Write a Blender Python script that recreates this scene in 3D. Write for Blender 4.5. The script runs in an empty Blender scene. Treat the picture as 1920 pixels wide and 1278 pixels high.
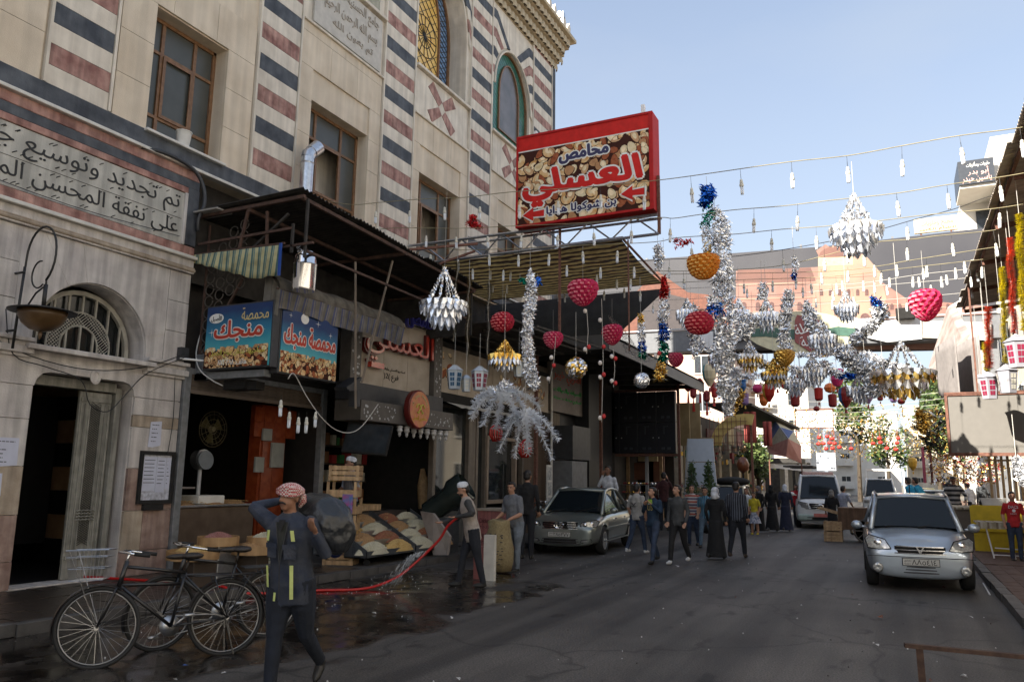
import bpy,math,random
import numpy as np
from mathutils import Vector,Matrix,geometry
R=math.radians
PI=math.pi
random.seed(7)
sc=bpy.context.scene
col=sc.collection
# ------------------------------------------------------------------ camera
CAM_Z=1.72
_F,_CX,_CY=1460.0,960.0,639.0
def _cam_axes():
 yd=Vector((730.,-266.,_F)).normalized()
 zd=Vector((119.,8340.,_F));zd=(zd-yd*zd.dot(yd)).normalized()
 c=lambda v:Vector((v.x,v.y,-v.z))
 Y,Z=c(yd),c(zd)
 return Y.cross(Z),Y,Z
_X,_Y,_Z=_cam_axes()
CAMROT=Matrix((_X,_Y,_Z))
cam_data=bpy.data.cameras.new('camera')
cam=bpy.data.objects.new('camera',cam_data)
col.objects.link(cam)
cam_data.sensor_width=36.0
cam_data.lens=_F/1920.*36.
cam_data.clip_end=2000
cam_data.clip_start=0.05
cam.matrix_world=Matrix.Translation((0,0,CAM_Z))@CAMROT.to_4x4()
sc.camera=cam
def at(x,y,X=None,Y=None,Z=None):
 """a point of the photograph on a known real plane"""
 d=CAMROT@Vector((x-_CX,-(y-_CY),-_F))
 t=X/d.x if X is not None else(Y/d.y if Y is not None else(Z-CAM_Z)/d.z)
 return Vector((0,0,CAM_Z))+d*t
def px_scale(p):
 v=CAMROT.transposed()@(Vector(p)-Vector((0,0,CAM_Z)))
 return _F/-v.z
 # ------------------------------------------------------------------ light
SUN=Vector((-0.77,-1.3,1.0)).normalized()
world=bpy.data.worlds.new('World');sc.world=world;world.use_nodes=True
wn=world.node_tree.nodes;wl=world.node_tree.links
bg=wn['Background']
sky=wn.new('ShaderNodeTexSky');sky.sky_type='NISHITA';sky.sun_disc=False
sky.sun_elevation=math.asin(SUN.z)
sky.sun_rotation=math.atan2(SUN.x,SUN.y)
sky.air_density=1.0;sky.dust_density=2.2;sky.ozone_density=1.0;sky.altitude=600
tc=wn.new('ShaderNodeTexCoord')
nz=wn.new('ShaderNodeTexNoise');nz.inputs['Scale'].default_value=2.3;nz.inputs['Detail'].default_value=6
mp=wn.new('ShaderNodeMapping');mp.inputs['Scale'].default_value=(1,1,2.6);mp.inputs['Location'].default_value=(3.1,.4,1.2)
wl.new(tc.outputs['Generated'],mp.inputs[0]);wl.new(mp.outputs[0],nz.inputs['Vector'])
rp=wn.new('ShaderNodeValToRGB');rp.color_ramp.elements[0].position=.52;rp.color_ramp.elements[1].position=.85
rp.color_ramp.elements[0].color=(.42,.42,.42,1);rp.color_ramp.elements[1].color=(.66,.66,.66,1)
wl.new(nz.outputs[0],rp.inputs[0])
mxw=wn.new('ShaderNodeMix');mxw.data_type='RGBA';mxw.inputs[7].default_value=(2.35,2.62,3.0,1)
wl.new(rp.outputs[0],mxw.inputs[0]);wl.new(sky.outputs[0],mxw.inputs[6])
sz_=wn.new('ShaderNodeSeparateXYZ');wl.new(tc.outputs['Generated'],sz_.inputs[0]);mr_=wn.new('ShaderNodeMapRange');mr_.inputs[1].default_value=.55;mr_.inputs[2].default_value=.02;mr_.inputs[4].default_value=.75;wl.new(sz_.outputs[2],mr_.inputs[0])
hz_=wn.new('ShaderNodeMix');hz_.data_type='RGBA';hz_.inputs[7].default_value=(2.75,2.95,3.2,1);wl.new(mr_.outputs[0],hz_.inputs[0]);wl.new(mxw.outputs[2],hz_.inputs[6]);wl.new(hz_.outputs[2],bg.inputs[0])
bg.inputs[1].default_value=0.088
sl=bpy.data.lights.new('sun','SUN');sl.energy=5.0;sl.angle=R(.55);sl.color=(1,.93,.82)
so=bpy.data.objects.new('sun',sl);col.objects.link(so)
so.rotation_euler=SUN.to_track_quat('Z','Y').to_euler();so.location=(-30,-30,60)
sc.view_settings.view_transform='Standard';sc.view_settings.look='None'
sc.view_settings.gamma=1;sc.view_settings.use_curve_mapping=False
sc.view_settings.exposure=1.68
sc.cycles.max_bounces=6;sc.cycles.diffuse_bounces=3;sc.cycles.glossy_bounces=3
sc.cycles.transmission_bounces=4;sc.cycles.transparent_max_bounces=8
sc.cycles.caustics_reflective=False;sc.cycles.caustics_refractive=False
sc.cycles.sample_clamp_indirect=4
sc.cycles.use_adaptive_sampling=True
sc.cycles.use_denoising=True
# ------------------------------------------------------------------ materials
MATS={}
def mat(name,c,rough=.8,metal=0.,var=.12,vs=6.,bump=0.,bs=40.,c2=None,streak=None,trans=0.,alpha=1.,spec=.5,emit=None,coat=0.,subs=0.):
 """plain principled surface; noise varies the colour, a second noise gives relief, streak = (scale, amount) vertical runs"""
 if name in MATS:return MATS[name]
 m=bpy.data.materials.new(name);m.use_nodes=True;MATS[name]=m
 n=m.node_tree.nodes;l=m.node_tree.links;b=n['Principled BSDF']
 b.inputs['Roughness'].default_value=rough;b.inputs['Metallic'].default_value=metal
 b.inputs['Specular IOR Level'].default_value=spec
 if coat:b.inputs['Coat Weight'].default_value=coat;b.inputs['Coat Roughness'].default_value=.08
 if trans:b.inputs['Transmission Weight'].default_value=trans
 if alpha<1:b.inputs['Alpha'].default_value=alpha
 if emit:b.inputs['Emission Color'].default_value=(*emit[0],1);b.inputs['Emission Strength'].default_value=emit[1]
 tc=n.new('ShaderNodeTexCoord')
 if var:
  nt=n.new('ShaderNodeTexNoise');nt.inputs['Scale'].default_value=vs;nt.inputs['Detail'].default_value=5
  l.new(tc.outputs['Object'],nt.inputs['Vector'])
  r=n.new('ShaderNodeValToRGB');e=r.color_ramp.elements
  e[0].position=.33;e[1].position=.67
  d=c2 if c2 else tuple(min(1,x*(1+var))for x in c)
  a=c if c2 else tuple(x*(1-var)for x in c)
  e[0].color=(*a,1);e[1].color=(*d,1)
  l.new(nt.outputs[0],r.inputs[0]);out=r.outputs[0]
  if streak:
   mp=n.new('ShaderNodeMapping');mp.inputs['Scale'].default_value=(streak[0],streak[0],streak[0]*.06)
   l.new(tc.outputs['Object'],mp.inputs[0])
   n2=n.new('ShaderNodeTexNoise');n2.inputs['Scale'].default_value=1;n2.inputs['Detail'].default_value=6
   l.new(mp.outputs[0],n2.inputs['Vector'])
   r2=n.new('ShaderNodeValToRGB');f=r2.color_ramp.elements
   f[0].position=.38;f[0].color=(*([1-streak[1]]*3),1);f[1].position=.6;f[1].color=(1,1,1,1)
   l.new(n2.outputs[0],r2.inputs[0])
   mx=n.new('ShaderNodeMix');mx.data_type='RGBA';mx.blend_type='MULTIPLY';mx.inputs[0].default_value=1
   l.new(out,mx.inputs[6]);l.new(r2.outputs[0],mx.inputs[7]);out=mx.outputs[2]
  l.new(out,b.inputs['Base Color'])
  if emit and emit[1]and len(emit)>2:l.new(out,b.inputs['Emission Color'])
 else:
  b.inputs['Base Color'].default_value=(*c,1)
 if bump:
  nb=n.new('ShaderNodeTexNoise');nb.inputs['Scale'].default_value=bs;nb.inputs['Detail'].default_value=4
  l.new(tc.outputs['Object'],nb.inputs['Vector'])
  bm=n.new('ShaderNodeBump');bm.inputs['Strength'].default_value=bump;bm.inputs['Distance'].default_value=.02
  l.new(nb.outputs[0],bm.inputs['Height']);l.new(bm.outputs[0],b.inputs['Normal'])
 return m
def translucent(m,w=.4):
 n=m.node_tree.nodes;l=m.node_tree.links;b=n['Principled BSDF'];out=[x for x in n if x.type=='OUTPUT_MATERIAL'][0]
 t=n.new('ShaderNodeBsdfTranslucent');mx=n.new('ShaderNodeMixShader');mx.inputs[0].default_value=w
 if b.inputs[0].links:l.new(b.inputs[0].links[0].from_socket,t.inputs[0])
 else:t.inputs[0].default_value=b.inputs[0].default_value
 l.new(b.outputs[0],mx.inputs[1]);l.new(t.outputs[0],mx.inputs[2]);l.new(mx.outputs[0],out.inputs[0]);return m
def stripe_mat(name,cols,axis,period,rough=.85,bump=0.,wob=0.):
 """woven stripes of the given colours along an object axis (0 x, 1 y, 2 z); cols = [(fraction, colour)]"""
 if name in MATS:return MATS[name]
 m=bpy.data.materials.new(name);m.use_nodes=True;MATS[name]=m
 n=m.node_tree.nodes;l=m.node_tree.links;b=n['Principled BSDF'];b.inputs['Roughness'].default_value=rough
 tc=n.new('ShaderNodeTexCoord');sp=n.new('ShaderNodeSeparateXYZ');l.new(tc.outputs['Object'],sp.inputs[0])
 src=sp.outputs[axis]
 if wob:
  nt=n.new('ShaderNodeTexNoise');nt.inputs['Scale'].default_value=2.;l.new(tc.outputs['Object'],nt.inputs['Vector'])
  ma=n.new('ShaderNodeMath');ma.operation='MULTIPLY_ADD';ma.inputs[1].default_value=wob
  l.new(nt.outputs[0],ma.inputs[0]);l.new(src,ma.inputs[2]);src=ma.outputs[0]
 d=n.new('ShaderNodeMath');d.operation='DIVIDE';d.inputs[1].default_value=period;l.new(src,d.inputs[0])
 fr=n.new('ShaderNodeMath');fr.operation='FRACT';l.new(d.outputs[0],fr.inputs[0])
 r=n.new('ShaderNodeValToRGB');r.color_ramp.interpolation='CONSTANT';e=r.color_ramp.elements
 p=0.
 for i,(w,c)in enumerate(cols):
  el=e[i]if i<2 else e.new(p)
  el.position=p;el.color=(*c,1);p+=w
 l.new(fr.outputs[0],r.inputs[0])
 n3=n.new('ShaderNodeTexNoise');n3.inputs['Scale'].default_value=5;n3.inputs['Detail'].default_value=6
 l.new(tc.outputs['Object'],n3.inputs['Vector'])
 r3=n.new('ShaderNodeValToRGB');r3.color_ramp.elements[0].color=(.6,.57,.52,1);r3.color_ramp.elements[0].position=.3;r3.color_ramp.elements[1].position=.62
 l.new(n3.outputs[0],r3.inputs[0])
 mx=n.new('ShaderNodeMix');mx.data_type='RGBA';mx.blend_type='MULTIPLY';mx.inputs[0].default_value=1
 l.new(r.outputs[0],mx.inputs[6]);l.new(r3.outputs[0],mx.inputs[7]);l.new(mx.outputs[2],b.inputs['Base Color'])
 return m
def glassy(name,c,rough=.06,alpha=1.,spec=.7):
 return mat(name,c,rough=rough,var=0,alpha=alpha,spec=spec)
cream=mat('cream_stone',(.60,.50,.375),.85,c2=(.72,.62,.485),vs=1.6,streak=(4,.16),bump=.25,bs=60)
pinks=mat('pink_stone',(.25,.115,.095),.8,c2=(.52,.31,.255),vs=4,streak=(9,.35),bump=.2)
darks=mat('dark_stone',(.038,.044,.056),.7,c2=(.105,.115,.13),vs=3,streak=(8,.25),bump=.15)
cream2=mat('pale_stone',(.65,.58,.48),.8,c2=(.76,.69,.58),vs=3,streak=(6,.2),bump=.2)
portal=mat('portal_stone',(.48,.44,.42),.85,c2=(.66,.62,.58),vs=2.6,streak=(9,.26),bump=.3)
portal_r=mat('reddish_portal_stone',(.24,.15,.12),.85,c2=(.40,.29,.24),vs=5,streak=(7,.35),bump=.35)
portal_b=mat('buff_portal_stone',(.34,.27,.2),.85,c2=(.48,.4,.31),vs=4,streak=(7,.3),bump=.3)
joint=mat('joint_mortar',(.16,.14,.12),.95)
black=mat('soot_black',(.012,.011,.010),.9,var=.3)
dkgrey=mat('dark_grey_paint',(.035,.036,.04),.5,var=.2)
grey=mat('grey_paint',(.16,.165,.17),.5,var=.15,bump=.05)
ltgrey=mat('light_grey_paint',(.42,.43,.44),.55,var=.1)
white=mat('white_paint',(.78,.78,.77),.5,var=.06)
offw=mat('off_white',(.62,.6,.55),.7,var=.1)
wire_m=mat('black_wire',(.02,.02,.02),.6,var=0)
ywire=mat('yellowed_wire',(.30,.26,.15),.6,var=.2)
string_m=mat('pale_string',(.5,.48,.44),.8,var=0)
rust=mat('rusty_steel',(.11,.045,.03),.8,c2=(.2,.09,.06),vs=15,bump=.2)
steel=mat('brushed_steel',(.5,.5,.5),.3,.9,var=.1)
galv=mat('galvanised_sheet',(.55,.57,.6),.28,.9,var=.12,vs=20)
chrome=mat('chrome',(.8,.8,.8),.12,1.,var=0)
rubber=mat('black_rubber',(.012,.012,.012),.7,var=.2)
wood_f=mat('brown_window_frame',(.17,.083,.035),.5,c2=(.25,.13,.06),vs=12,streak=(10,.2))
pane_m=mat('dusty_window_pane',(.055,.058,.05),.35,c2=(.085,.085,.075),vs=1.5,spec=.5)
skin=mat('skin',(.40,.22,.145),.6,var=.08,vs=14)
skin_d=mat('tanned_skin',(.26,.13,.08),.55,var=.12,vs=14)
hair_m=mat('black_hair',(.012,.009,.008),.5,var=.3,vs=60,bump=.4,bs=90)
foil=mat('silver_foil',(.93,.94,.96),.24,.9,var=.04)
foil_g=mat('gold_foil',(.75,.5,.14),.2,1.,var=.1)
foil_b=mat('blue_foil',(.02,.12,.5),.2,.9,var=.1)
foil_t=mat('green_foil',(.01,.22,.14),.22,.9,var=.1)
foil_r=mat('red_foil',(.5,.02,.02),.25,.8,var=.1)
red_p=mat('red_paper',(.50,.012,.04),.6,var=.15,vs=9)
pink_p=mat('crimson_paper',(.60,.02,.10),.6,var=.15,vs=9)
org_p=mat('orange_paper',(.75,.27,.02),.6,var=.15,vs=9)
for q_ in(red_p,pink_p,org_p):translucent(q_,.35)
kraft=mat('pine_wood',(.42,.26,.13),.7,c2=(.58,.4,.22),vs=10,streak=(16,.3),bump=.15)
leaf_m=mat('dark_leaves',(.025,.055,.012),.6,c2=(.06,.1,.025),vs=1.5)
leaf_l=mat('olive_leaves',(.07,.10,.025),.6,c2=(.13,.16,.05),vs=1.2)
# ------------------------------------------------------------------ mesh collector
def V(*a):return Vector(a)
LOCAL=set()
def root_loc(p):
 while p.parent:p=p.parent
 if p.name in LOCAL:return Vector((0,0,0))
 return p.location.copy()
class G:
 def __init__(s):s.v=[];s.f=[];s.m=[];s.sm=False
 def add(s,vs,fs,m=0):
  o=len(s.v);s.v+=[tuple(q)for q in vs]
  for f in fs:s.f.append(tuple(i+o for i in f));s.m.append(m)
  return s
 def box(s,x0,x1,y0,y1,z0,z1,m=0):
  return s.add([(x0,y0,z0),(x1,y0,z0),(x1,y1,z0),(x0,y1,z0),(x0,y0,z1),(x1,y0,z1),(x1,y1,z1),(x0,y1,z1)],[(0,3,2,1),(4,5,6,7),(0,1,5,4),(1,2,6,5),(2,3,7,6),(3,0,4,7)],m)
 def obox(s,c,size,rot=None,m=0):
  a,b,d=[q/2 for q in size];rot=rot or Matrix.Identity(3);c=Vector(c)
  vs=[c+rot@Vector(q)for q in((-a,-b,-d),(a,-b,-d),(a,b,-d),(-a,b,-d),(-a,-b,d),(a,-b,d),(a,b,d),(-a,b,d))]
  return s.add(vs,[(0,3,2,1),(4,5,6,7),(0,1,5,4),(1,2,6,5),(2,3,7,6),(3,0,4,7)],m)
 def bar(s,p,q,w,h=None,m=0,up=(0,0,1)):
  p,q=Vector(p),Vector(q);d=(q-p);L=d.length;d.normalize();u=Vector(up)
  if abs(d.dot(u))>.98:u=Vector((0,1,0))
  a=d.cross(u).normalized();b=a.cross(d)
  return s.obox((p+q)/2,(L,w,h or w),Matrix((d,a,b)).transposed(),m)
 def tube(s,pts,r,n=6,m=0,cap=True):
  pts=[Vector(p)for p in pts];rs=r if isinstance(r,(list,tuple))else[r]*len(pts)
  vs=[];prev=None
  for i,p in enumerate(pts):
   d=(pts[min(i+1,len(pts)-1)]-pts[max(i-1,0)])
   if d.length<1e-9:d=Vector((0,0,1))
   d.normalize()
   if prev is None:
    u=Vector((0,0,1))if abs(d.z)<.9 else Vector((1,0,0));a=d.cross(u).normalized()
   else:
    a=(prev-d*prev.dot(d));a=a.normalized()if a.length>1e-6 else d.orthogonal().normalized()
   prev=a;b=d.cross(a)
   for k in range(n):
    t=2*PI*k/n;vs.append(p+(a*math.cos(t)+b*math.sin(t))*rs[i])
  fs=[(i*n+k,i*n+(k+1)%n,(i+1)*n+(k+1)%n,(i+1)*n+k)for i in range(len(pts)-1)for k in range(n)]
  if cap:fs+=[tuple(range(n))[::-1],tuple((len(pts)-1)*n+k for k in range(n))]
  return s.add(vs,fs,m)
 def lathe(s,prof,c=(0,0,0),n=16,m=0,axis=None,sx=1,sy=1,cap=True,a0=0.,a1=2*PI):
  c=Vector(c);rot=Vector(axis).to_track_quat('Z','Y').to_matrix()if axis is not None else Matrix.Identity(3)
  vs=[];full=abs(a1-a0-2*PI)<1e-6;k1=n if full else n+1
  for r,z in prof:
   for k in range(k1):
    t=a0+(a1-a0)*k/n;vs.append(c+rot@Vector((r*math.cos(t)*sx,r*math.sin(t)*sy,z)))
  fs=[]
  for i in range(len(prof)-1):
   for k in range(n):
    j=(k+1)%k1 if full else k+1
    fs.append((i*k1+k,i*k1+j,(i+1)*k1+j,(i+1)*k1+k))
  if cap and full:fs+=[tuple(range(n))[::-1],tuple((len(prof)-1)*n+k for k in range(n))]
  return s.add(vs,fs,m)
 def ell(s,c,r,rot=None,n=10,m=0):
  c=Vector(c);rot=rot or Matrix.Identity(3);k=max(4,n//2+1)
  r=(r,r,r)if not hasattr(r,'__len__')else r
  vs=[]
  for i in range(k+1):
   ph=-PI/2+PI*i/k
   cp=max(math.cos(ph),.02)
   for j in range(n):
    t=2*PI*j/n;vs.append(c+rot@Vector((r[0]*cp*math.cos(t),r[1]*cp*math.sin(t),r[2]*math.sin(ph))))
  fs=[(i*n+j,i*n+(j+1)%n,(i+1)*n+(j+1)%n,(i+1)*n+j)for i in range(k)for j in range(n)]
  fs+=[tuple(range(n))[::-1],tuple(k*n+j for j in range(n))]
  return s.add(vs,fs,m)
 def quad(s,a,b,c,d,m=0):return s.add([a,b,c,d],[(0,1,2,3)],m)
 def grid(s,fn,nu,nv,m=0):
  vs=[fn(i/nu,j/nv)for j in range(nv+1)for i in range(nu+1)]
  w=nu+1
  return s.add(vs,[(j*w+i,j*w+i+1,(j+1)*w+i+1,(j+1)*w+i)for j in range(nv)for i in range(nu)],m)
 def plate(s,outer,holes=(),fr=None,d=.05,m=0,mside=None,back=True):
  """flat slab of outline `outer` with holes; fr = (origin, u, v, w); front face at w*d, back at 0"""
  o,u,v,w=fr;loops=[outer]+list(holes)
  pts,edges=[],[]
  for L in loops:
   k=len(pts);pts+=[Vector((a[0],a[1]))for a in L]
   edges+=[(k+i,k+(i+1)%len(L))for i in range(len(L))]
  r=geometry.delaunay_2d_cdt(pts,edges,[],1 if not holes else 0,1e-6)
  P,T=r[0],r[2]
  def inside(c,L):
   res=False;n=len(L)
   for i in range(n):
    a,b=L[i],L[(i+1)%n]
    if(a[1]>c[1])!=(b[1]>c[1])and c[0]<(b[0]-a[0])*(c[1]-a[1])/(b[1]-a[1])+a[0]:res=not res
   return res
  keep=[]
  for t in T:
   c=sum((P[i]for i in t),Vector((0,0)))/len(t)
   if inside(c,outer)and not any(inside(c,h)for h in holes):keep.append(t)
  to3=lambda q,h:o+u*q[0]+v*q[1]+w*h
  flip=u.cross(v).dot(w)<0
  s.add([to3(q,d)for q in P],[tuple(t)[::-1]if flip else tuple(t)for t in keep],m)
  if back:s.add([to3(q,0)for q in P],[tuple(t)if flip else tuple(t)[::-1]for t in keep],m)
  ms=m if mside is None else mside
  for L in loops:
   n=len(L)
   s.add([to3(q,0)for q in L]+[to3(q,d)for q in L],[(i,(i+1)%n,n+(i+1)%n,n+i)for i in range(n)],ms)
  return s
 def mesh(s,name='mesh',mats=(),smooth=False,org=None):
  me=bpy.data.meshes.new(name)
  vs=s.v if org is None else[(a-org[0],b-org[1],c-org[2])for a,b,c in s.v]
  me.from_pydata(vs,[],s.f)
  for q in(mats if isinstance(mats,(list,tuple))else[mats]):me.materials.append(q)
  if any(s.m):me.polygons.foreach_set('material_index',s.m)
  if smooth:me.polygons.foreach_set('use_smooth',[True]*len(me.polygons))
  me.update()
  return me
 def build(s,name,mats,parent=None,smooth=False,kind=None,bevel=0.,autos=None):
  org=root_loc(parent)if parent else None
  me=s.mesh(name,mats,smooth,org)
  if autos:me.set_sharp_from_angle(angle=R(autos))
  o=bpy.data.objects.new(name,me);col.objects.link(o)
  if parent:o.parent=parent
  if kind:o['kind']=kind
  if bevel:
   b=o.modifiers.new('bevel','BEVEL');b.width=bevel;b.segments=2;b.limit_method='ANGLE';b.angle_limit=R(40)
  return o
def thing(name,label,cat,loc=(0,0,0),group=None,rz=0.):
 o=bpy.data.objects.new(name,None);col.objects.link(o);o.location=loc;o.rotation_euler=(0,0,rz)
 o.empty_display_size=.2
 o['label']=label;o['category']=cat
 if group:o['group']=group
 return o
def tag(o,label,cat,group=None,kind=None):
 o['label']=label;o['category']=cat
 if group:o['group']=group
 if kind:o['kind']=kind
 return o
def copy_tree(o,parent=None):
 c=o.copy();col.objects.link(c)
 if parent:c.parent=parent
 for ch in list(o.children):
  if ch.parent is o:copy_tree(ch,c)
 return c
def dup(root,loc,rz=0.,label=None,group=None,scale=None,rot=None):
 c=copy_tree(root);c.location=loc
 c.rotation_euler=rot if rot else(0,0,rz)
 if scale:c.scale=(scale,)*3 if not hasattr(scale,'__len__')else scale
 if label:c['label']=label
 if group:c['group']=group
 return c
def one(name,g,mats,label,cat,group=None,loc=None,**k):
 """a thing that is one mesh, its origin at its base"""
 if loc is None:
  xs=[v[0]for v in g.v];ys=[v[1]for v in g.v];zs=[v[2]for v in g.v]
  loc=((min(xs)+max(xs))/2,(min(ys)+max(ys))/2,min(zs))
 g.v=[(a-loc[0],b-loc[1],c-loc[2])for a,b,c in g.v]
 o=g.build(name,mats,None,**k);o.location=loc
 return tag(o,label,cat,group)
def piece(name,me,parent,loc=(0,0,0),rot=None,scale=None):
 """one of many alike pieces that share a mesh"""
 o=bpy.data.objects.new(name,me);col.objects.link(o);o.parent=parent
 o.location=Vector(loc)-root_loc(parent)
 if rot is not None:o.rotation_euler=rot
 if scale is not None:o.scale=scale
 return o
 # ------------------------------------------------------------------ lettering
_F4=dict(zip('بتثجحخسشصضطظعغفقكلمنهي',(0xFE8F,0xFE95,0xFE99,0xFE9D,0xFEA1,0xFEA5,0xFEB1,0xFEB5,0xFEB9,0xFEBD,0xFEC1,0xFEC5,0xFEC9,0xFECD,0xFED1,0xFED5,0xFED9,0xFEDD,0xFEE1,0xFEE5,0xFEE9,0xFEF1)))
_F2=dict(zip('اأةدذرزوى',(0xFE8D,0xFE83,0xFE93,0xFEA9,0xFEAB,0xFEAD,0xFEAF,0xFEED,0xFEEF)))
def arabic(s):
 out='';n=len(s)
 for i,ch in enumerate(s):
  if ch not in _F4 and ch not in _F2:out+=ch;continue
  pv=i>0 and s[i-1]in _F4
  nx=ch in _F4 and i<n-1 and(s[i+1]in _F4 or s[i+1]in _F2)
  base=_F4.get(ch)or _F2[ch]
  out+=chr(base+((3 if nx else 1)if pv else(2 if nx else 0)))
 return out[::-1]
_TC={}
def contours(body,bold=0.,res=3):
 key=(body,bold,res)
 if key in _TC:return _TC[key]
 cu=bpy.data.curves.new('lettering','FONT');cu.body=body;cu.size=1;cu.offset=bold;cu.resolution_u=res;cu.fill_mode='NONE'
 o=bpy.data.objects.new('lettering',cu);col.objects.link(o)
 dg=bpy.context.evaluated_depsgraph_get();dg.update()
 me=bpy.data.meshes.new_from_object(o.evaluated_get(dg))
 adj={}
 for e in me.edges:a,b=e.vertices;adj.setdefault(a,[]).append(b);adj.setdefault(b,[]).append(a)
 seen=set();loops=[]
 for s0 in range(len(me.vertices)):
  if s0 in seen or s0 not in adj:continue
  L=[s0];seen.add(s0);cur=s0
  nxt=s0+1 if s0+1 in adj[s0]else adj[s0][0]
  while nxt is not None and nxt not in seen:
   L.append(nxt);seen.add(nxt);c=[q for q in adj[nxt]if q not in seen]
   nxt=c[0]if c else None
  if len(L)>2:loops.append([(me.vertices[i].co.x,me.vertices[i].co.y)for i in L])
 bpy.data.objects.remove(o);bpy.data.curves.remove(cu);bpy.data.meshes.remove(me)
 _TC[key]=loops
 return loops
def wind(c,loops):
 w=0
 for L in loops:
  n=len(L)
  for i in range(n):
   a,b=L[i],L[(i+1)%n]
   if a[1]<=c[1]:
    if b[1]>c[1]and(b[0]-a[0])*(c[1]-a[1])-(c[0]-a[0])*(b[1]-a[1])>0:w+=1
   elif b[1]<=c[1]and(b[0]-a[0])*(c[1]-a[1])-(c[0]-a[0])*(b[1]-a[1])<0:w-=1
 return w
def text(g,s,fr,box,m=0,d=.006,bold=.0,shear=0.,h0=0.,res=3,fit='both',keep=False):
 """letters fitted into box (a0, b0, a1, b1) of the frame fr; d = thickness, h0 = start height above the plane"""
 body=s if keep or not any('\u0600'<=c<'\u0700'for c in s)else arabic(s)
 loops=contours(body,bold,res)
 if not loops:return
 xs=[p[0]+shear*p[1]for L in loops for p in L];ys=[p[1]for L in loops for p in L]
 x0,x1,y0,y1=min(xs),max(xs),min(ys),max(ys)
 a0,b0,a1,b1=box;sx=(a1-a0)/(x1-x0);sy=(b1-b0)/(y1-y0)
 if fit=='h':sx=sy
 T=lambda p:((p[0]+shear*p[1]-x0)*sx+a0,(p[1]-y0)*sy+b0)
 loops=[[T(p)for p in L]for L in loops]
 pts,edges=[],[]
 for L in loops:
  k=len(pts);pts+=[Vector(p)for p in L];edges+=[(k+i,k+(i+1)%len(L))for i in range(len(L))]
 r=geometry.delaunay_2d_cdt(pts,edges,[],0,1e-7)
 P,T3=r[0],r[2]
 keep_t=[]
 bb=[(min(p[0]for p in L),max(p[0]for p in L),min(p[1]for p in L),max(p[1]for p in L))for L in loops]
 for t in T3:
  c=(P[t[0]]+P[t[1]]+P[t[2]])/3
  near=[L for L,q in zip(loops,bb)if q[0]<=c.x<=q[1]and q[2]<=c.y<=q[3]]
  if near and wind(c,near)!=0:keep_t.append(t)
 o,u,v,w=fr;to3=lambda q,h:o+u*q[0]+v*q[1]+w*h
 flip=u.cross(v).dot(w)<0
 s3=lambda t:tuple(t)[::-1]if flip else tuple(t)
 g.add([to3(q,h0+d)for q in P],[s3(t)for t in keep_t],m)
 cnt={}
 for t in keep_t:
  for i in range(3):
   e=(t[i],t[(i+1)%3]);k=(min(e),max(e));cnt.setdefault(k,[]).append(e)
 be=[e[0]for e in cnt.values()if len(e)==1]
 n=len(P)
 g.add([to3(q,h0)for q in P]+[to3(q,h0+d)for q in P],[(a,b,n+b,n+a)for a,b in be],m)
def fat_text(g,s,fr,box,m,m_out,w,w_out,h0=.003,d=.004,bold=.03,shear=0.,h_in=.006):
 """printed letters thickened by w and rimmed by w_out"""
 a0,b0,a1,b1=box
 for ww,mm,hh in((w+w_out,m_out,h0),(w,m,h0+h_in)):
  k=10 if ww>w else 6
  for i in range(k):c,q=ww*math.cos(2*PI*i/k),ww*math.sin(2*PI*i/k);text(g,s,fr,(a0+c,b0+q,a1+c,b1+q),mm,d=.0005,bold=bold,h0=hh+i*.0005,shear=shear,res=2)
  text(g,s,fr,box,mm,d=.0005,bold=bold,h0=hh+k*.0005,shear=shear,res=2)
FR_Y=lambda x,y,z:(V(x,y,z),V(0,1,0),V(0,0,1),V(1,0,0))
FR_C=lambda x,y,z:(V(x,y,z),V(1,0,0),V(0,0,1),V(0,-1,0))
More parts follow.
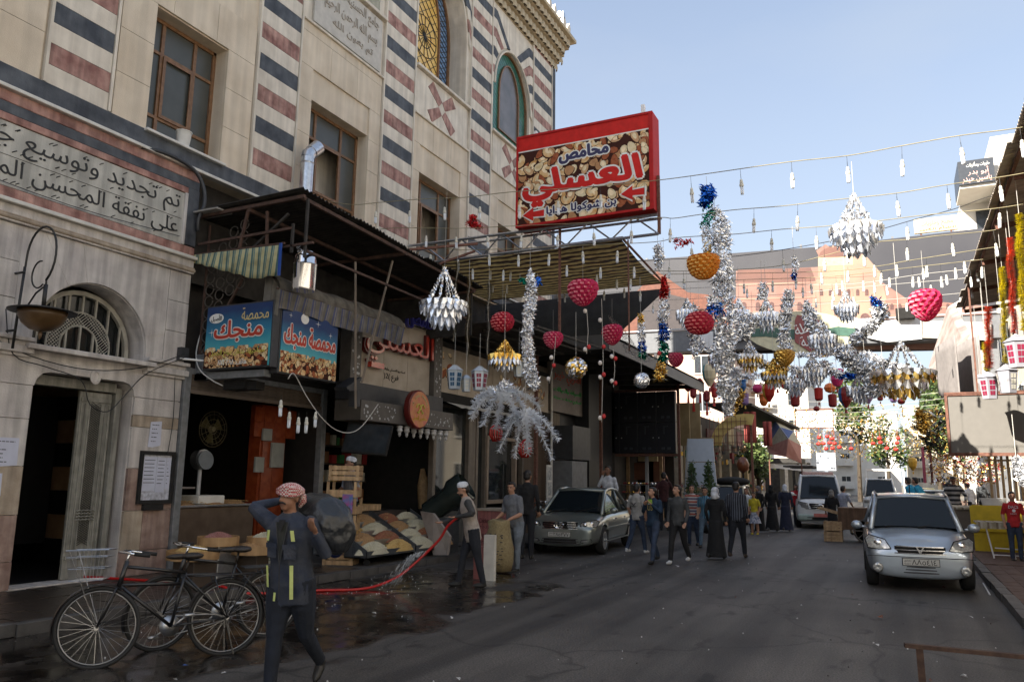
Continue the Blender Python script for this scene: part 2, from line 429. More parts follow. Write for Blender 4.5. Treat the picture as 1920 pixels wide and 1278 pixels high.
# ------------------------------------------------------------------ ground, road, pavements
def asphalt():
 m=bpy.data.materials.new('worn_asphalt');m.use_nodes=True
 n=m.node_tree.nodes;l=m.node_tree.links;b=n['Principled BSDF']
 tc=n.new('ShaderNodeTexCoord')
 def noise(s,det=5,sc3=None):
  t=n.new('ShaderNodeTexNoise');t.inputs['Scale'].default_value=s;t.inputs['Detail'].default_value=det
  if sc3:
   mp=n.new('ShaderNodeMapping');mp.inputs['Scale'].default_value=sc3;l.new(tc.outputs['Object'],mp.inputs[0]);l.new(mp.outputs[0],t.inputs['Vector'])
  else:l.new(tc.outputs['Object'],t.inputs['Vector'])
  return t.outputs[0]
 def ramp(src,p0,p1,c0,c1):
  r=n.new('ShaderNodeValToRGB');e=r.color_ramp.elements;e[0].position=p0;e[1].position=p1;e[0].color=(*c0,1);e[1].color=(*c1,1)
  l.new(src,r.inputs[0]);return r.outputs[0]
 def mix(a,b_,f,mode='MIX'):
  x=n.new('ShaderNodeMix');x.data_type='RGBA';x.blend_type=mode
  if isinstance(f,float):x.inputs[0].default_value=f
  else:l.new(f,x.inputs[0])
  l.new(a,x.inputs[6])if not isinstance(a,tuple)else setattr(x.inputs[6],'default_value',(*a,1))
  l.new(b_,x.inputs[7])if not isinstance(b_,tuple)else setattr(x.inputs[7],'default_value',(*b_,1))
  return x.outputs[2]
 def math_(op,a,b_=None,c=None):
  x=n.new('ShaderNodeMath');x.operation=op
  for i,q in enumerate((a,b_,c)):
   if q is None:continue
   if isinstance(q,(int,float)):x.inputs[i].default_value=q
   else:l.new(q,x.inputs[i])
  return x.outputs[0]
 base=ramp(noise(.5,6),.3,.7,(.048,.045,.042),(.105,.098,.091))
 fine=ramp(noise(55,3),.35,.75,(.45,.45,.45),(1.55,1.52,1.48))
 c=mix(base,fine,1.0,'MULTIPLY')
 tr=ramp(noise(1.0,4,(1.7,.07,1)),.40,.58,(.55,.54,.54),(1.2,1.18,1.15))
 c=mix(c,tr,.95,'MULTIPLY')
 spots=ramp(noise(2.6,3,(1,.45,1)),.62,.68,(1,1,1),(.35,.34,.33))
 c=mix(c,spots,.9,'MULTIPLY')
 vor=n.new('ShaderNodeTexVoronoi');vor.feature='DISTANCE_TO_EDGE';vor.inputs['Scale'].default_value=.55
 nd=n.new('ShaderNodeTexNoise');nd.inputs['Scale'].default_value=1.3;l.new(tc.outputs['Object'],nd.inputs['Vector'])
 va=n.new('ShaderNodeMix');va.data_type='RGBA';va.inputs[0].default_value=.45;l.new(tc.outputs['Object'],va.inputs[6]);l.new(nd.outputs[1],va.inputs[7])
 l.new(va.outputs[2],vor.inputs['Vector'])
 crack=ramp(vor.outputs['Distance'],.0,.012,(.35,.35,.35),(1,1,1))
 c=mix(c,crack,.8,'MULTIPLY')
 sp=n.new('ShaderNodeSeparateXYZ');l.new(tc.outputs['Object'],sp.inputs[0])
 ex=math_('MULTIPLY_ADD',sp.outputs[0],.55,6.9*.55)
 ey=math_('MULTIPLY_ADD',sp.outputs[1],.20,-8.4*.20)
 rr=math_('SQRT',math_('ADD',math_('MULTIPLY',ex,ex),math_('MULTIPLY',ey,ey)))
 wv=math_('ADD',rr,math_('MULTIPLY',math_('SUBTRACT',noise(.9,6),.5),1.5))
 wet=n.new('ShaderNodeMapRange');wet.inputs[1].default_value=1.12;wet.inputs[2].default_value=.92;wet.interpolation_type='SMOOTHSTEP'
 l.new(wv,wet.inputs[0]);w=wet.outputs[0]
 film=ramp(noise(2.6,5),.38,.58,(0,0,0),(1,1,1))
 c2=mix(c,(.30,.27,.25),w,'MULTIPLY')
 l.new(c2,b.inputs['Base Color'])
 ro=n.new('ShaderNodeMapRange');ro.inputs[3].default_value=.62;ro.inputs[4].default_value=.05;l.new(w,ro.inputs[0])
 ro2=math_('ADD',ro.outputs[0],math_('MULTIPLY',math_('MULTIPLY',film,w),.25))
 l.new(ro2,b.inputs['Roughness'])
 nb=noise(70,5);bp=n.new('ShaderNodeBump');bp.inputs['Distance'].default_value=.012
 st=n.new('ShaderNodeMapRange');st.inputs[3].default_value=.75;st.inputs[4].default_value=.035;l.new(w,st.inputs[0]);l.new(st.outputs[0],bp.inputs['Strength'])
 l.new(nb,bp.inputs['Height']);l.new(bp.outputs[0],b.inputs['Normal'])
 b.inputs['Specular IOR Level'].default_value=.45
 return m
asph=asphalt()
tile_d=mat('wet_brown_tile',(.028,.022,.018),.30,c2=(.05,.038,.03),vs=9,bump=.35,bs=70)
tile_m=mat('grey_concrete_tile',(.07,.065,.058),.7,c2=(.11,.10,.09),vs=7,bump=.3,bs=70)
tile_r=mat('red_brown_tile',(.10,.06,.045),.85,c2=(.17,.11,.085),vs=9,bump=.35,bs=70)
kerb_m=mat('kerb_stone',(.045,.042,.04),.6,c2=(.09,.085,.08),vs=5,bump=.4,bs=50)
mortar=mat('dirty_mortar',(.03,.027,.024),.9)
g=G();g.quad((-400,-150,-.02),(400,-150,-.02),(400,700,-.02),(-400,700,-.02));g.build('ground',mat('dusty_ground',(.16,.14,.11),.95,vs=.5),kind='structure')
g=G();g.quad((-8.5,-8,0),(1.35,-8,0),(1.35,140,0),(-8.5,140,0));road=g.build('road',asph,kind='structure')
KL,KR,WX=-8.5,1.3,-10.9
def pavement(name,x0,x1,y0,y1,kerb_x,mats,ys,nx,tl,tw):
 g=G();g.box(x0,x1,y0,y1,-.01,.095);pv=g.build(name,mortar,kind='structure')
 s=1 if kerb_x>x0+.5 else-1
 rnd=random.Random(3)
 kg=G();kg.box(-.075,.075,-.395,.395,0,.125);kb=kg.mesh('kerb_stone',kerb_m)
 y=ys[0]-1.
 while y<ys[1]+10:
  o=bpy.data.objects.new('kerb_stone',kb);col.objects.link(o);o.parent=pv
  o.location=(kerb_x-s*.075*0+rnd.uniform(-.012,.012),y,.004+rnd.uniform(-.012,.006));o.rotation_euler=(0,0,rnd.uniform(-.012,.012))
  y+=.8
 tg=G();tg.box(-tw/2+.004,tw/2-.004,-tl/2+.004,tl/2-.004,0,.03);tms=[tg.mesh('paving_tile',q)for q in mats]
 cnt=0;ny=int((ys[1]-ys[0])/tl)
 for j in range(ny):
  for i in range(nx):
   cx=(kerb_x-s*.09)-s*(i+.5)*tw;cy=ys[0]+(j+(.5 if i%2 else 0))*tl
   if not(x0<cx<x1):continue
   k=0 if cy<11.5 else 1
   o=bpy.data.objects.new('paving_tile',tms[k if len(tms)>1 else 0]);col.objects.link(o);o.parent=pv
   o.location=(cx,cy,.088+rnd.uniform(-.004,.004));o.rotation_euler=(rnd.uniform(-.012,.012),rnd.uniform(-.012,.012),rnd.uniform(-.01,.01));cnt+=1
 g=G();g.box(min(kerb_x-s*.1,x0 if s>0 else x1),max(kerb_x-s*.1,x0 if s>0 else x1),ys[0]+ny*tl+tl,y1,.09,.116)
 g.build('paved_strip',mats[-1],pv,kind='structure')
 return pv
pavement('left_pavement',-11.6,KL,-6,90,KL,[tile_d,tile_m],(3.6,16.2),7,.3,.33)
pavement('right_pavement',KR-.02,5.2,2,90,KR,[tile_r],(11.4,19.),6,.25,.25)
# ------------------------------------------------------------------ the banded stone building on the left
mo=thing('banded_stone_building','tall cream stone building banded with dark and pink stripes, arched portal at its foot','building',(WX,9.3,0))
def facade_wall(y0,y1,z0,z1,openings,x0=-11.45,x1=-10.945,m=cream):
 """thick wall with rectangular openings"""
 g=G();ys=sorted({y0,y1,*[q for o in openings for q in(o[0],o[1])]})
 for a,b in zip(ys,ys[1:]):
  cut=[(o[2],o[3])for o in openings if o[0]<(a+b)/2<o[1]]
  z=z0
  for c,d in sorted(cut):
   if c>z:g.box(x0,x1,a,b,z,c)
   z=d
  if z<z1:g.box(x0,x1,a,b,z,z1)
 return g
WINS=[(4.0,5.6,7.33,9.6),(8.18,9.76,7.33,9.6),(12.1,14.13,7.33,9.72),(16.35,18.5,7.33,9.66),(20.9,22.7,7.33,9.66)]
facade_wall(-40,25.4,6.97,11.2,WINS).build('wall',cream,mo)  # continued unseen behind the camera to keep the sun off the road
def arch_pts(cy,hw,z0,zs,zt,n=10,pointed=True):
 """outline of an arched opening, anticlockwise"""
 P=[(cy-hw,z0),(cy+hw,z0),(cy+hw,zs)]
 for i in range(1,n):
  t=i/n;a=t*PI/2
  P.append((cy+hw*math.cos(a)**(.92 if pointed else 1),zs+(zt-zs)*(math.sin(a)**(1.0)if not pointed else(math.sin(a)*.86+.14*t))))
 P.append((cy,zt))
 for i in range(n-1,0,-1):
  t=i/n;a=t*PI/2
  P.append((cy-hw*math.cos(a)**(.92 if pointed else 1),zs+(zt-zs)*(math.sin(a)if not pointed else(math.sin(a)*.86+.14*t))))
 P.append((cy-hw,zs))
 return P
A0=arch_pts(13.2,1.2,13.0,14.6,16.4);A1=arch_pts(17.4,1.34,12.58,14.6,16.6);A2=arch_pts(21.85,1.36,12.55,14.2,15.85)
g=G();g.plate([(-8,11.2),(25.4,11.2),(25.4,18.6),(-8,18.6)],[A0,A1,A2],(V(-11.75,0,0),V(0,1,0),V(0,0,1),V(1,0,0)),.805)
g.build('wall',cream2,mo)
g=G();g.box(-16.5,-11.9,-40,25.36,3.72,18.3);g.build('inner_block',mat('dim_interior',(.045,.04,.035),.9),mo)  # lengthened out of view with the wall so its shadow covers the road
g=G();g.box(-12.2,-11.46,-8,25.38,17,18.35);g.box(-12.1,-11.76,-8,25.39,6.97,17);g.box(-11.76,-11.455,25.2,25.39,3,18.3);g.build('wall',cream2,mo)
sl_n=0
def slab(y0,y1,z0,z1,m,name='stone_slab',th=.045,gap=.004,x=-10.945):
 g=G();g.box(x,x+th,y0+gap,y1-gap,z0+gap,z1-gap);return g.build(name,m,mo)
def course_slabs(y0,y1,zs,holes,wid,m):
 rnd=random.Random(int(y0*100))
 for k,(z0,z1)in enumerate(zip(zs,zs[1:])):
  segs=[(y0,y1)]
  for h in holes:
   if h[2]<z1-.02 and h[3]>z0+.02:
    nx=[]
    for a,b in segs:
     if h[0]>a+.01:nx.append((a,min(b,h[0])))
     if h[1]<b-.01:nx.append((max(a,h[1]),b))
    segs=[(a,b)for a,b in nx if b-a>.02]
  for a,b in segs:
   n=max(1,round((b-a)/wid));off=0
   cuts=[a+(b-a)*i/n for i in range(n+1)]
   for p,q in zip(cuts,cuts[1:]):slab(p,q,z0,z1,m)
PIL=[(6.40,7.5),(10.47,11.68),(14.6,16.0),(18.92,20.3),(23.4,25.1)]
zc=[7.33,8.08,8.85,9.62,10.4,11.17]
course_slabs(3.4,6.36,zc[:4],[WINS[0]],1.2,cream)
course_slabs(7.54,10.43,zc[:5],[WINS[1]],1.1,cream)
course_slabs(11.72,14.56,zc,[WINS[2]],1.1,cream)
course_slabs(16.04,18.88,zc,[WINS[3]],1.1,cream)
course_slabs(20.34,23.36,zc,[WINS[4]],1.1,cream)
course_slabs(11.72,14.56,[11.17,11.4],[],1.5,cream)
for pi,(a,b)in enumerate(PIL):
 z=7.33;k=0;top={0:10.4,1:13.2}.get(pi,17.1)
 while z<top:
  m=(cream2,pinks,cream2,darks)[k%4]
  h=.30 if k==0 else.335
  slab(a+.05,b-.05,z,z+h,m,'stone_band',th=.06)
  z+=h;k+=1
 for q in(a,b-.045):
  g=G();g.box(-10.945,-10.86,q,q+.045,7.33,top);g.build('pilaster_edge',cream2,mo)
def chevrons(cy,hw,zs,zt,ya,yb,side,zlo):
 z=zlo;k=0
 while z<17.05:
  m=(cream2,pinks,cream2,darks)[k%4];h=.335;k+=1
  t=min(1,max(0,(z-zlo)/(17.0-zlo)))
  ang=t*PI/2*.97;ang2=min(PI/2*.985,ang+.335/(17.-zlo)*PI/2*.97)
  bx=lambda an,r:(cy+side*(hw+r)*math.cos(an)**.92,zs+(zt-zs+r)*math.sin(an))
  p0=bx(ang,.07);p1=bx(ang2,.07)
  yo=ya if side<0 else yb
  knee=p0[0]+side*(.18+.9*t*(abs(yo-p0[0])-.3))
  if side*(yo-knee)<.1:knee=yo-side*.1
  dz=.004
  P=[(p0[0],p0[1]+dz),(knee,max(z,p0[1])+dz),(yo,z+dz),(yo,z+h-dz),(knee,max(z,p0[1])+h-dz),(p1[0],p1[1]-dz)]
  if p1[1]-p0[1]<.03:z+=h;continue
  if side<0:P=P[::-1]
  g=G();g.plate(P,(),(V(-10.945,0,0),V(0,1,0),V(0,0,1),V(1,0,0)),.05+.001*(k%2));g.build('stone_band',m,mo)
  z+=h
chevrons(21.85,1.36,14.2,15.85,20.3,23.4,-1,14.1);chevrons(21.85,1.36,14.2,15.85,20.3,23.4,1,14.1)
chevrons(17.4,1.34,14.6,16.6,16.0,18.92,1,14.4)
def band(y0,y1,z0,z1,x1,m,name='ledge',x0=-10.945):
 g=G();g.box(x0,x1,y0,y1,z0,z1);return g.build(name,m,mo,bevel=.012)
band(-8,11.25,7.02,7.325,-10.865,darks,'stone_course')
band(-8,11.6,6.965,7.02,-10.80,offw,'moulding')
band(11.25,25.4,7.02,7.325,-10.868,darks,'stone_course')
band(16.04,18.88,11.17,11.22,-10.84,cream2);band(20.34,23.36,11.17,11.22,-10.84,cream2);band(16.02,18.9,12.50,12.58,-10.80,cream2)
band(20.32,23.38,12.47,12.55,-10.80,cream2);band(11.7,14.58,12.92,13.0,-10.80,cream2);band(11.7,14.58,11.38,11.43,-10.84,cream2)
for(a,b,c,d)in WINS:band(a-.06,b+.06,c-.05,c,-10.78,offw,'window_sill')
slab(25.12,25.39,7.33,17.1,darks,'corner_stone',th=.07)
for cy in(17.4,21.85):
 slab(cy-1.38,cy+1.38,11.225,12.49,cream2,'panel',th=.03)
 for sy,sz in((-1,1),(1,1),(-1,-1),(1,-1)):
  P=[(cy+sy*.008,11.86+sz*.20),(cy+sy*.17,11.86+sz*.008),(cy+sy*.74,11.86+sz*.34),(cy+sy*.50,11.86+sz*.60)]
  if(P[1][0]-P[0][0])*(P[2][1]-P[0][1])-(P[1][1]-P[0][1])*(P[2][0]-P[0][0])<0:P=P[::-1]
  g=G();g.plate(P,(),(V(-10.915,0,0),V(0,1,0),V(0,0,1),V(1,0,0)),.012);g.build('inlay_stone',pinks,mo)
g=G();g.plate([(12.0,11.5),(14.45,11.5),(14.45,12.85),(12.0,12.85)],(),(V(-10.93,0,0),V(0,1,0),V(0,0,1),V(1,0,0)),.05)
pan=g.build('inscription_panel',mat('carved_panel',(.5,.47,.42),.8,var=.1),mo)
g=G();fr=FR_Y(-10.88,0,0)
text(g,'جامع الحسنية الإسلامي'.replace('إ','ا'),fr,(12.2,12.42,14.3,12.8),d=.02,res=2);text(g,'بسم الله الرحمن الرحيم',fr,(12.3,12.0,14.25,12.36),d=.02,res=2);text(g,'تم بعون الله',fr,(12.6,11.66,14.1,11.92),d=.02,res=2)
g.build('lettering',mat('carved_letters',(.36,.32,.27),.8),pan)
CM=mat('cornice_stone',(.40,.33,.22),.85,c2=(.52,.43,.30),vs=6,bump=.2)
gn=G();gn.lathe([(.15,0),(.17,.12),(.13,.26),(.05,.32)],(0,0,0),6,a0=-PI/2,a1=PI/2,sx=.75);gn.box(-.12,.02,-.16,.16,.26,.36);nme=gn.mesh('cornice_niche',CM)
for t in range(4):
 gx=-10.93+t*.15
 gb=G();gb.box(-11.5,gx+.012,13.0,25.4+t*.12,17.06+t*.32,17.06+t*.32+.318);gb.build('cornice_course',CM,mo)
 if t<4:
  y=14.2+(t%2)*.155
  while y<25.4+t*.12:
   piece('cornice_niche',nme,mo,(gx+.02,y,17.06+t*.32),scale=(1,.92,1));y+=.31
band(13,26.0,18.345,18.48,-10.25,CM,'cornice_top',-11.5)
gm=G();gm.plate([(-.13,0),(.13,0),(.15,.16),(.08,.22),(.11,.34),(0,.56),(-.11,.34),(-.08,.22),(-.15,.16)],(),(V(0,0,0),V(0,1,0),V(0,0,1),V(1,0,0)),.12)
mme=gm.mesh('merlon',cream2)
y=14.1
while y<26:piece('merlon',mme,mo,(-10.5,y,18.48));y+=.46
gm=G();gm.box(-10.6,-10.4,25.0,25.2,18.48,19.2);gm.build('roof_vent',galv,mo)
def win_rect(a,b,c,d,cols,rows,x=-11.28,bars=None,opened=None):
 g=G();g.box(x,x+.07,a,b,c,c+.07);g.box(x,x+.07,a,b,d-.07,d);g.box(x,x+.07,a,a+.07,c,d);g.box(x,x+.07,b-.07,b,c,d)
 for p in cols[1:-1]:g.box(x+.003,x+.065,a+(b-a)*p-.035,a+(b-a)*p+.035,c+.07,d-.07)
 for q in rows[1:-1]:g.box(x+.006,x+.062,a+.07,b-.07,c+(d-c)*q-.03,c+(d-c)*q+.03)
 w=g.build('window',wood_f,mo,bevel=.006)
 for i,(p0,p1)in enumerate(zip(cols,cols[1:])):
  for j,(q0,q1)in enumerate(zip(rows,rows[1:])):
   if opened and(i,j)in opened:continue
   gp=G();gp.box(x+.02,x+.03,a+(b-a)*p0+.03,a+(b-a)*p1-.03,c+(d-c)*q0+.03,c+(d-c)*q1-.03);gp.build('pane',pane_m,w)
 g=G();x2=x+.09
 if cols[1:-1]:
  p0,p1=a+(b-a)*cols[1]+.02,a+(b-a)*cols[2]-.02 if len(cols)>2 else b
  q0,q1=c+(d-c)*rows[1]+.02,c+(d-c)*rows[2]-.02
  for bb in((p0,p1,q0,q0+.06),(p0,p1,q1-.06,q1),(p0,p0+.06,q0+.06,q1-.06),(p1-.06,p1,q0+.06,q1-.06)):g.box(x+.068,x2,*bb)
  g.build('sash',wood_f,w)
 return w
for i,(a,b,c,d)in enumerate(WINS):
 win_rect(a,b,c,d,[0,.26,.70,1],[0,.2,.72,1],opened=[(0,1),(1,1)]if i in(2,3)else None)
def win_arch(P,x,inner,cl_out,cl_in,cy,z0,hw,zt,lead=.014):
 fr=(V(x,0,0),V(0,1,0),V(0,0,1),V(1,0,0))
 sh=lambda P,s:[(cy+(p[0]-cy)*(1-s/hw),z0+s*.6+(p[1]-z0)*(1-s*1.25/(zt-z0)))for p in P]
 g=G();g.plate(P,[sh(P,.09)],fr,.09)
 Pi=sh(P,inner)
 g.plate(Pi,[sh(P,inner+.07)],fr,.085)
 w=g.build('arched_window',wood_f,mo)
 g=G();g.plate(sh(P,.06),[sh(P,inner+.03)],(V(x+.01,0,0),*fr[1:]),.02);g.build('coloured_pane',cl_out,w)
 g=G();g.plate(sh(P,inner+.04),[],(V(x+.012,0,0),*fr[1:]),.02);g.build('coloured_pane',cl_in,w)
 def inside(c,L):
  res=False;n=len(L)
  for i in range(n):
   a,b=L[i],L[(i+1)%n]
   if(a[1]>c[1])!=(b[1]>c[1])and c[0]<(b[0]-a[0])*(c[1]-a[1])/(b[1]-a[1])+a[0]:res=not res
  return res
 Po,Pin=sh(P,.09),sh(P,inner+.07)
 g=G();st=.17
 for s in(1,-1):
  for k in range(-28,29):
   L=None
   for q in range(90):
    y=cy-hw+q*2*hw/90;z=z0+(zt-z0)*.5+s*(y-cy)*.55+k*st
    ok=inside((y,z),Po)and not inside((y,z),Pi)
    if ok and L is None:L=(y,z)
    if not ok and L is not None:g.bar((x+.04,*L),(x+.04,y,z),lead);L=None
 g.build('lead_lines',wire_m,w)
 if lead<.01:return w
 g=G();cz=z0+(zt-z0)*.42;rr=(hw-inner-.1)
 for k in range(16):
  a=2*PI*k/16;g.bar((x+.045,cy,cz),(x+.045,cy+rr*.9*math.cos(a),cz+rr*.9*math.sin(a)),.016)
 for q in(.5,.92):
  g.tube([(x+.045,cy+rr*q*math.cos(2*PI*k/24),cz+rr*q*math.sin(2*PI*k/24))for k in range(25)],.012,4)
 for k in range(-8,14):
  for s in(-1,1):
   y0,y1=cy-rr,cy+rr;zz=cz+k*.28
   pts=[(cy+q*rr/8,zz+s*q*rr/8*.8)for q in range(-8,9)]
   pts=[p for p in pts if inside(p,Pin)and(p[0]-cy)**2+(p[1]-cz)**2>rr*rr*.85]
   for p,q2 in zip(pts,pts[1:]):
    if abs(p[0]-q2[0])<rr/7:g.bar((x+.045,*p),(x+.045,*q2),.014)
 g.build('rosette',wire_m,w)
 return w
gl_blue=mat('blue_stained_glass',(.16,.26,.42),.25,var=.2,vs=3);gl_yel=mat('yellow_stained_glass',(.75,.45,.10),.25,c2=(.85,.58,.2),vs=2)
gl_grn=mat('green_stained_glass',(.03,.12,.09),.2,c2=(.06,.2,.14),vs=2);gl_gry=mat('grey_stained_glass',(.10,.09,.08),.25,c2=(.16,.14,.13),vs=2)
gl_lg=mat('bright_green_glass',(.16,.42,.22),.25,var=.2,vs=3)
win_arch(A0,-11.5,.45,gl_lg,gl_lg,13.2,13.0,1.2,16.4);win_arch(A1,-11.62,.56,gl_blue,gl_yel,17.4,12.58,1.34,16.6);win_arch(A2,-11.12,.60,gl_grn,gl_gry,21.85,12.55,1.36,15.85,.005)
g=G();rim=[(-10.885,p[0],p[1])for p in A2];g.tube(rim[2:],.035,6);g.build('arch_rim',cream2,mo)
# ------------------------------------------------------------------ portal (lower left)
PA=[(6.76,3.45)];CYA,ZA,RA=7.66,3.62,.93
def arcp(r,a0,a1,n=14):return[(CYA+r*math.cos(a0+(a1-a0)*i/n),ZA+r*math.sin(a0+(a1-a0)*i/n))for i in range(n+1)]
arch_hole=[(CYA-RA,3.48),(CYA+RA,3.48)]+arcp(RA,0,PI)
dr=.22
door_hole=[(6.83,.13),(8.46,.13),(8.46,2.9)]+[(8.46-dr+dr*math.cos(a),2.9+dr*math.sin(a))for a in(PI/6,PI/3,PI/2)]+[(6.83+dr-dr*math.sin(a),2.9+dr*math.cos(a))for a in(0,PI/6,PI/3)]+[(6.83,2.9)]
g=G();g.plate([(-8,.1),(9.36,.1),(9.36,6.965),(-8,6.965)],[arch_hole,door_hole],(V(-11.35,0,0),V(0,1,0),V(0,0,1),V(1,0,0)),.40)
g.build('portal_wall',portal,mo)
rnd=random.Random(5)
def block(P,m,th=.045,name='stone_block'):
 g=G();g.plate(P,(),(V(-10.95,0,0),V(0,1,0),V(0,0,1),V(1,0,0)),th+rnd.uniform(-.004,.004),back=False);return g.build(name,m,mo,bevel=.006)
def rb(y0,y1,z0,z1,m,**k):q=.005;return block([(y0+q,z0+q),(y1-q,z0+q),(y1-q,z1-q),(y0+q,z1-q)],m,**k)
ZB=[.12,.50,1.12,1.78,2.43]
for i,(a,b)in enumerate(zip(ZB,ZB[1:])):
 mm=[portal_r,portal_r,portal_b if i==2 else portal,portal][i]
 rb(8.47,9.36,a,b,mm if i!=2 else portal_r)if i!=1 else(rb(8.47,8.82,a,b,portal_b),rb(8.82,9.36,a,b,portal_r))
 for c,d in((5.9,6.82),(5.0,5.9),(4.1,5.0)):rb(c,d,a,b,[portal_r,portal_r,portal_b,portal][i])
rb(8.47,9.36,2.43,2.62,portal_b);rb(8.47,9.36,2.62,2.9,portal)
for c,d in((5.9,6.82),(5.0,5.9),(4.1,5.0)):rb(c,d,2.43,2.9,portal)
P=[(6.83,2.905)]+[(6.83+dr-dr*math.cos(a),2.9+dr*math.sin(a))for a in(PI/6,PI/3,PI/2)]+[(8.46-dr+dr*math.sin(a),2.9+dr*math.cos(a))for a in(0,PI/6,PI/3)]+[(8.46,2.905),(8.98,2.905),(8.98,3.28),(6.3,3.28),(6.3,2.905)]
block(P,portal);rb(8.98,9.36,2.905,3.28,portal);rb(5.3,6.3,2.905,3.28,portal);rb(4.3,5.3,2.905,3.28,portal)
g=G();g.lathe([(.12,0),(.12,.02),(.07,.03),(.06,.015)],(-10.905,7.75,3.14),16,axis=(1,0,0),sx=.75);g.build('roundel',portal,mo)
for(a,b)in((3.0,CYA-RA-.0),(CYA+RA+.0,9.42)):
 for z0,z1,x in((3.28,3.33,-10.86),(3.33,3.43,-10.82),(3.43,3.50,-10.86),(3.50,3.56,-10.80)):band(a,b,z0,z1,x,portal,'impost',-10.95)
band(CYA-RA-.12,CYA+RA+.12,3.40,3.475,-10.76,portal,'window_ledge',-11.2)
BX0,BX1,BZ=6.42,8.92,5.12
def ray_box(a):
 c,s=math.cos(a),math.sin(a);t=1e9
 if c>1e-6:t=min(t,(BX1-CYA)/c)
 if c<-1e-6:t=min(t,(BX0-CYA)/c)
 if s>1e-6:t=min(t,(BZ-ZA)/s)
 return(CYA+c*t,ZA+s*t)
angs=[-.06,.30,.66,1.02,1.35,1.79,2.12,2.48,2.84,PI+.06]
for a,b in zip(angs,angs[1:]):
 inn=[(CYA+(RA+.012)*math.cos(a+(b-a)*i/4),ZA+(RA+.012)*math.sin(a+(b-a)*i/4))for i in range(5)]
 o0,o1=ray_box(a),ray_box(b);mid=[]
 for cx in(BX1,BX0):
  ca=math.atan2(BZ-ZA,cx-CYA)
  if a<ca<b:mid=[(cx,BZ)]
 P=inn[::-1]+[o0]+mid+[o1]
 P=[(p[0]-.003,p[1])for p in P]
 block(P[::-1]if False else P,portal if int(a*10)%2 else portal,th=.045+.006*(int(a*7)%2))
for z0,z1 in((3.565,4.08),(4.08,4.6),(4.6,5.12)):
 rb(BX1+.003,9.36,z0,z1,portal);rb(5.5,BX0,z0,z1,portal);rb(4.4,5.5,z0,z1,portal)
for z0,z1,x,m in((5.125,5.16,-10.84,portal),(5.20,5.235,-10.83,portal_b),(5.235,5.37,-10.865,portal),(5.37,5.43,-10.78,offw),(5.43,5.60,-10.88,pinks),(6.53,6.64,-10.88,pinks),(6.64,6.80,-10.885,darks),(6.80,6.965,-10.88,pinks)):
 band(3.0,9.36,z0,z1,x,m,'moulding'if x>-10.86 else 'stone_course')
g=G();g.tube([(-10.84,y,5.18)for y in(3,9.36)],.03,8);g.build('rope_moulding',portal_b,mo)
band(9.12,9.36,5.62,6.64,-10.87,darks,'stone_course');band(9.06,9.12,5.60,6.53,-10.86,portal,'moulding')
ins=G();ins.box(-10.945,-10.90,4.2,9.06,5.61,6.52);ins_o=ins.build('inscription_panel',mat('weathered_marble',(.42,.41,.37),.8,c2=(.56,.54,.48),vs=3,streak=(6,.3),bump=.15),mo)
g=G();fr=FR_Y(-10.9,0,0)
text(g,'تم تجديد وتوسيع جامع',fr,(5.35,6.08,8.98,6.48),d=.008,bold=.012);text(g,'على نفقة المحسن المرحوم',fr,(5.25,5.64,8.98,6.03),d=.008,bold=.012)
rr2=random.Random(8)
for z in(6.12,6.44,5.68,5.99):
 for k in range(14):
  y=rr2.uniform(5.5,8.9);s=rr2.uniform(.02,.035)
  g.tube([(-10.896,y-s,z-s*.4),(-10.896,y,z+s*.4),(-10.896,y+s,z+s)],.007,4)
g.box(-10.9,-10.896,5.2,9.04,6.045,6.052)
g.build('lettering',mat('black_lettering',(.012,.012,.012),.6),ins_o)
win=mat('dark_glass',(.012,.014,.014),.12,var=.3,spec=.6)
ironw=mat('aged_white_iron',(.33,.31,.26),.6,var=.2)
g=G();g.plate([(CYA-.86,3.48),(CYA+.86,3.48)]+arcp(.86,0,PI),[[(CYA-.79,3.52),(CYA+.79,3.52)]+arcp(.79,0,PI)],(V(-11.3,0,0),V(0,1,0),V(0,0,1),V(1,0,0)),.07)
for k in range(-3,4):
 y=CYA+k*.225;zt=ZA+math.sqrt(max(0,.80**2-(k*.225)**2));ri=.52
 zlo=ZA+math.sqrt(max(0,ri**2-(k*.225)**2))if abs(k*.225)<ri else 3.5
 g.box(-11.27,-11.235,y-.014,y+.014,zlo,zt)
 if abs(k*.225)<.3:g.box(-11.27,-11.235,y-.014,y+.014,3.5,ZA+math.sqrt(.31**2-(k*.225)**2))
for r in(.31,.52):g.tube([(-11.25,p[0],p[1])for p in[(CYA+r,3.5)]+arcp(r,0,PI,22)+[(CYA-r,3.5)]],.016,5)
fan=g.build('fanlight',ironw,mo)
g=G();rl=random.Random(1)
for s in(1,-1):
 for k in range(-40,41):
  prev=None
  for q in range(61):
   y=CYA-.52+q*1.04/60;z=ZA+s*(y-CYA)+k*.055
   rad=math.hypot(y-CYA,z-ZA)if z>ZA else abs(y-CYA)
   ok=.31<rad<.52 and z>3.5
   if ok and prev is None:prev=(y,z)
   if not ok and prev is not None:
    if abs(prev[0]-y)>.02:g.bar((-11.25+.004*s,*prev),(-11.25+.004*s,y,z),.009)
    prev=None
g.build('lattice',ironw,fan)
g=G();g.plate([(CYA-.86,3.47),(CYA+.86,3.47)]+arcp(.86,0,PI),[],(V(-11.33,0,0),V(0,1,0),V(0,0,1),V(1,0,0)),.01);g.build('pane',win,fan)
dgp=mat('grey_green_door_paint',(.22,.215,.185),.6,c2=(.32,.31,.27),vs=7,streak=(14,.35),bump=.2)
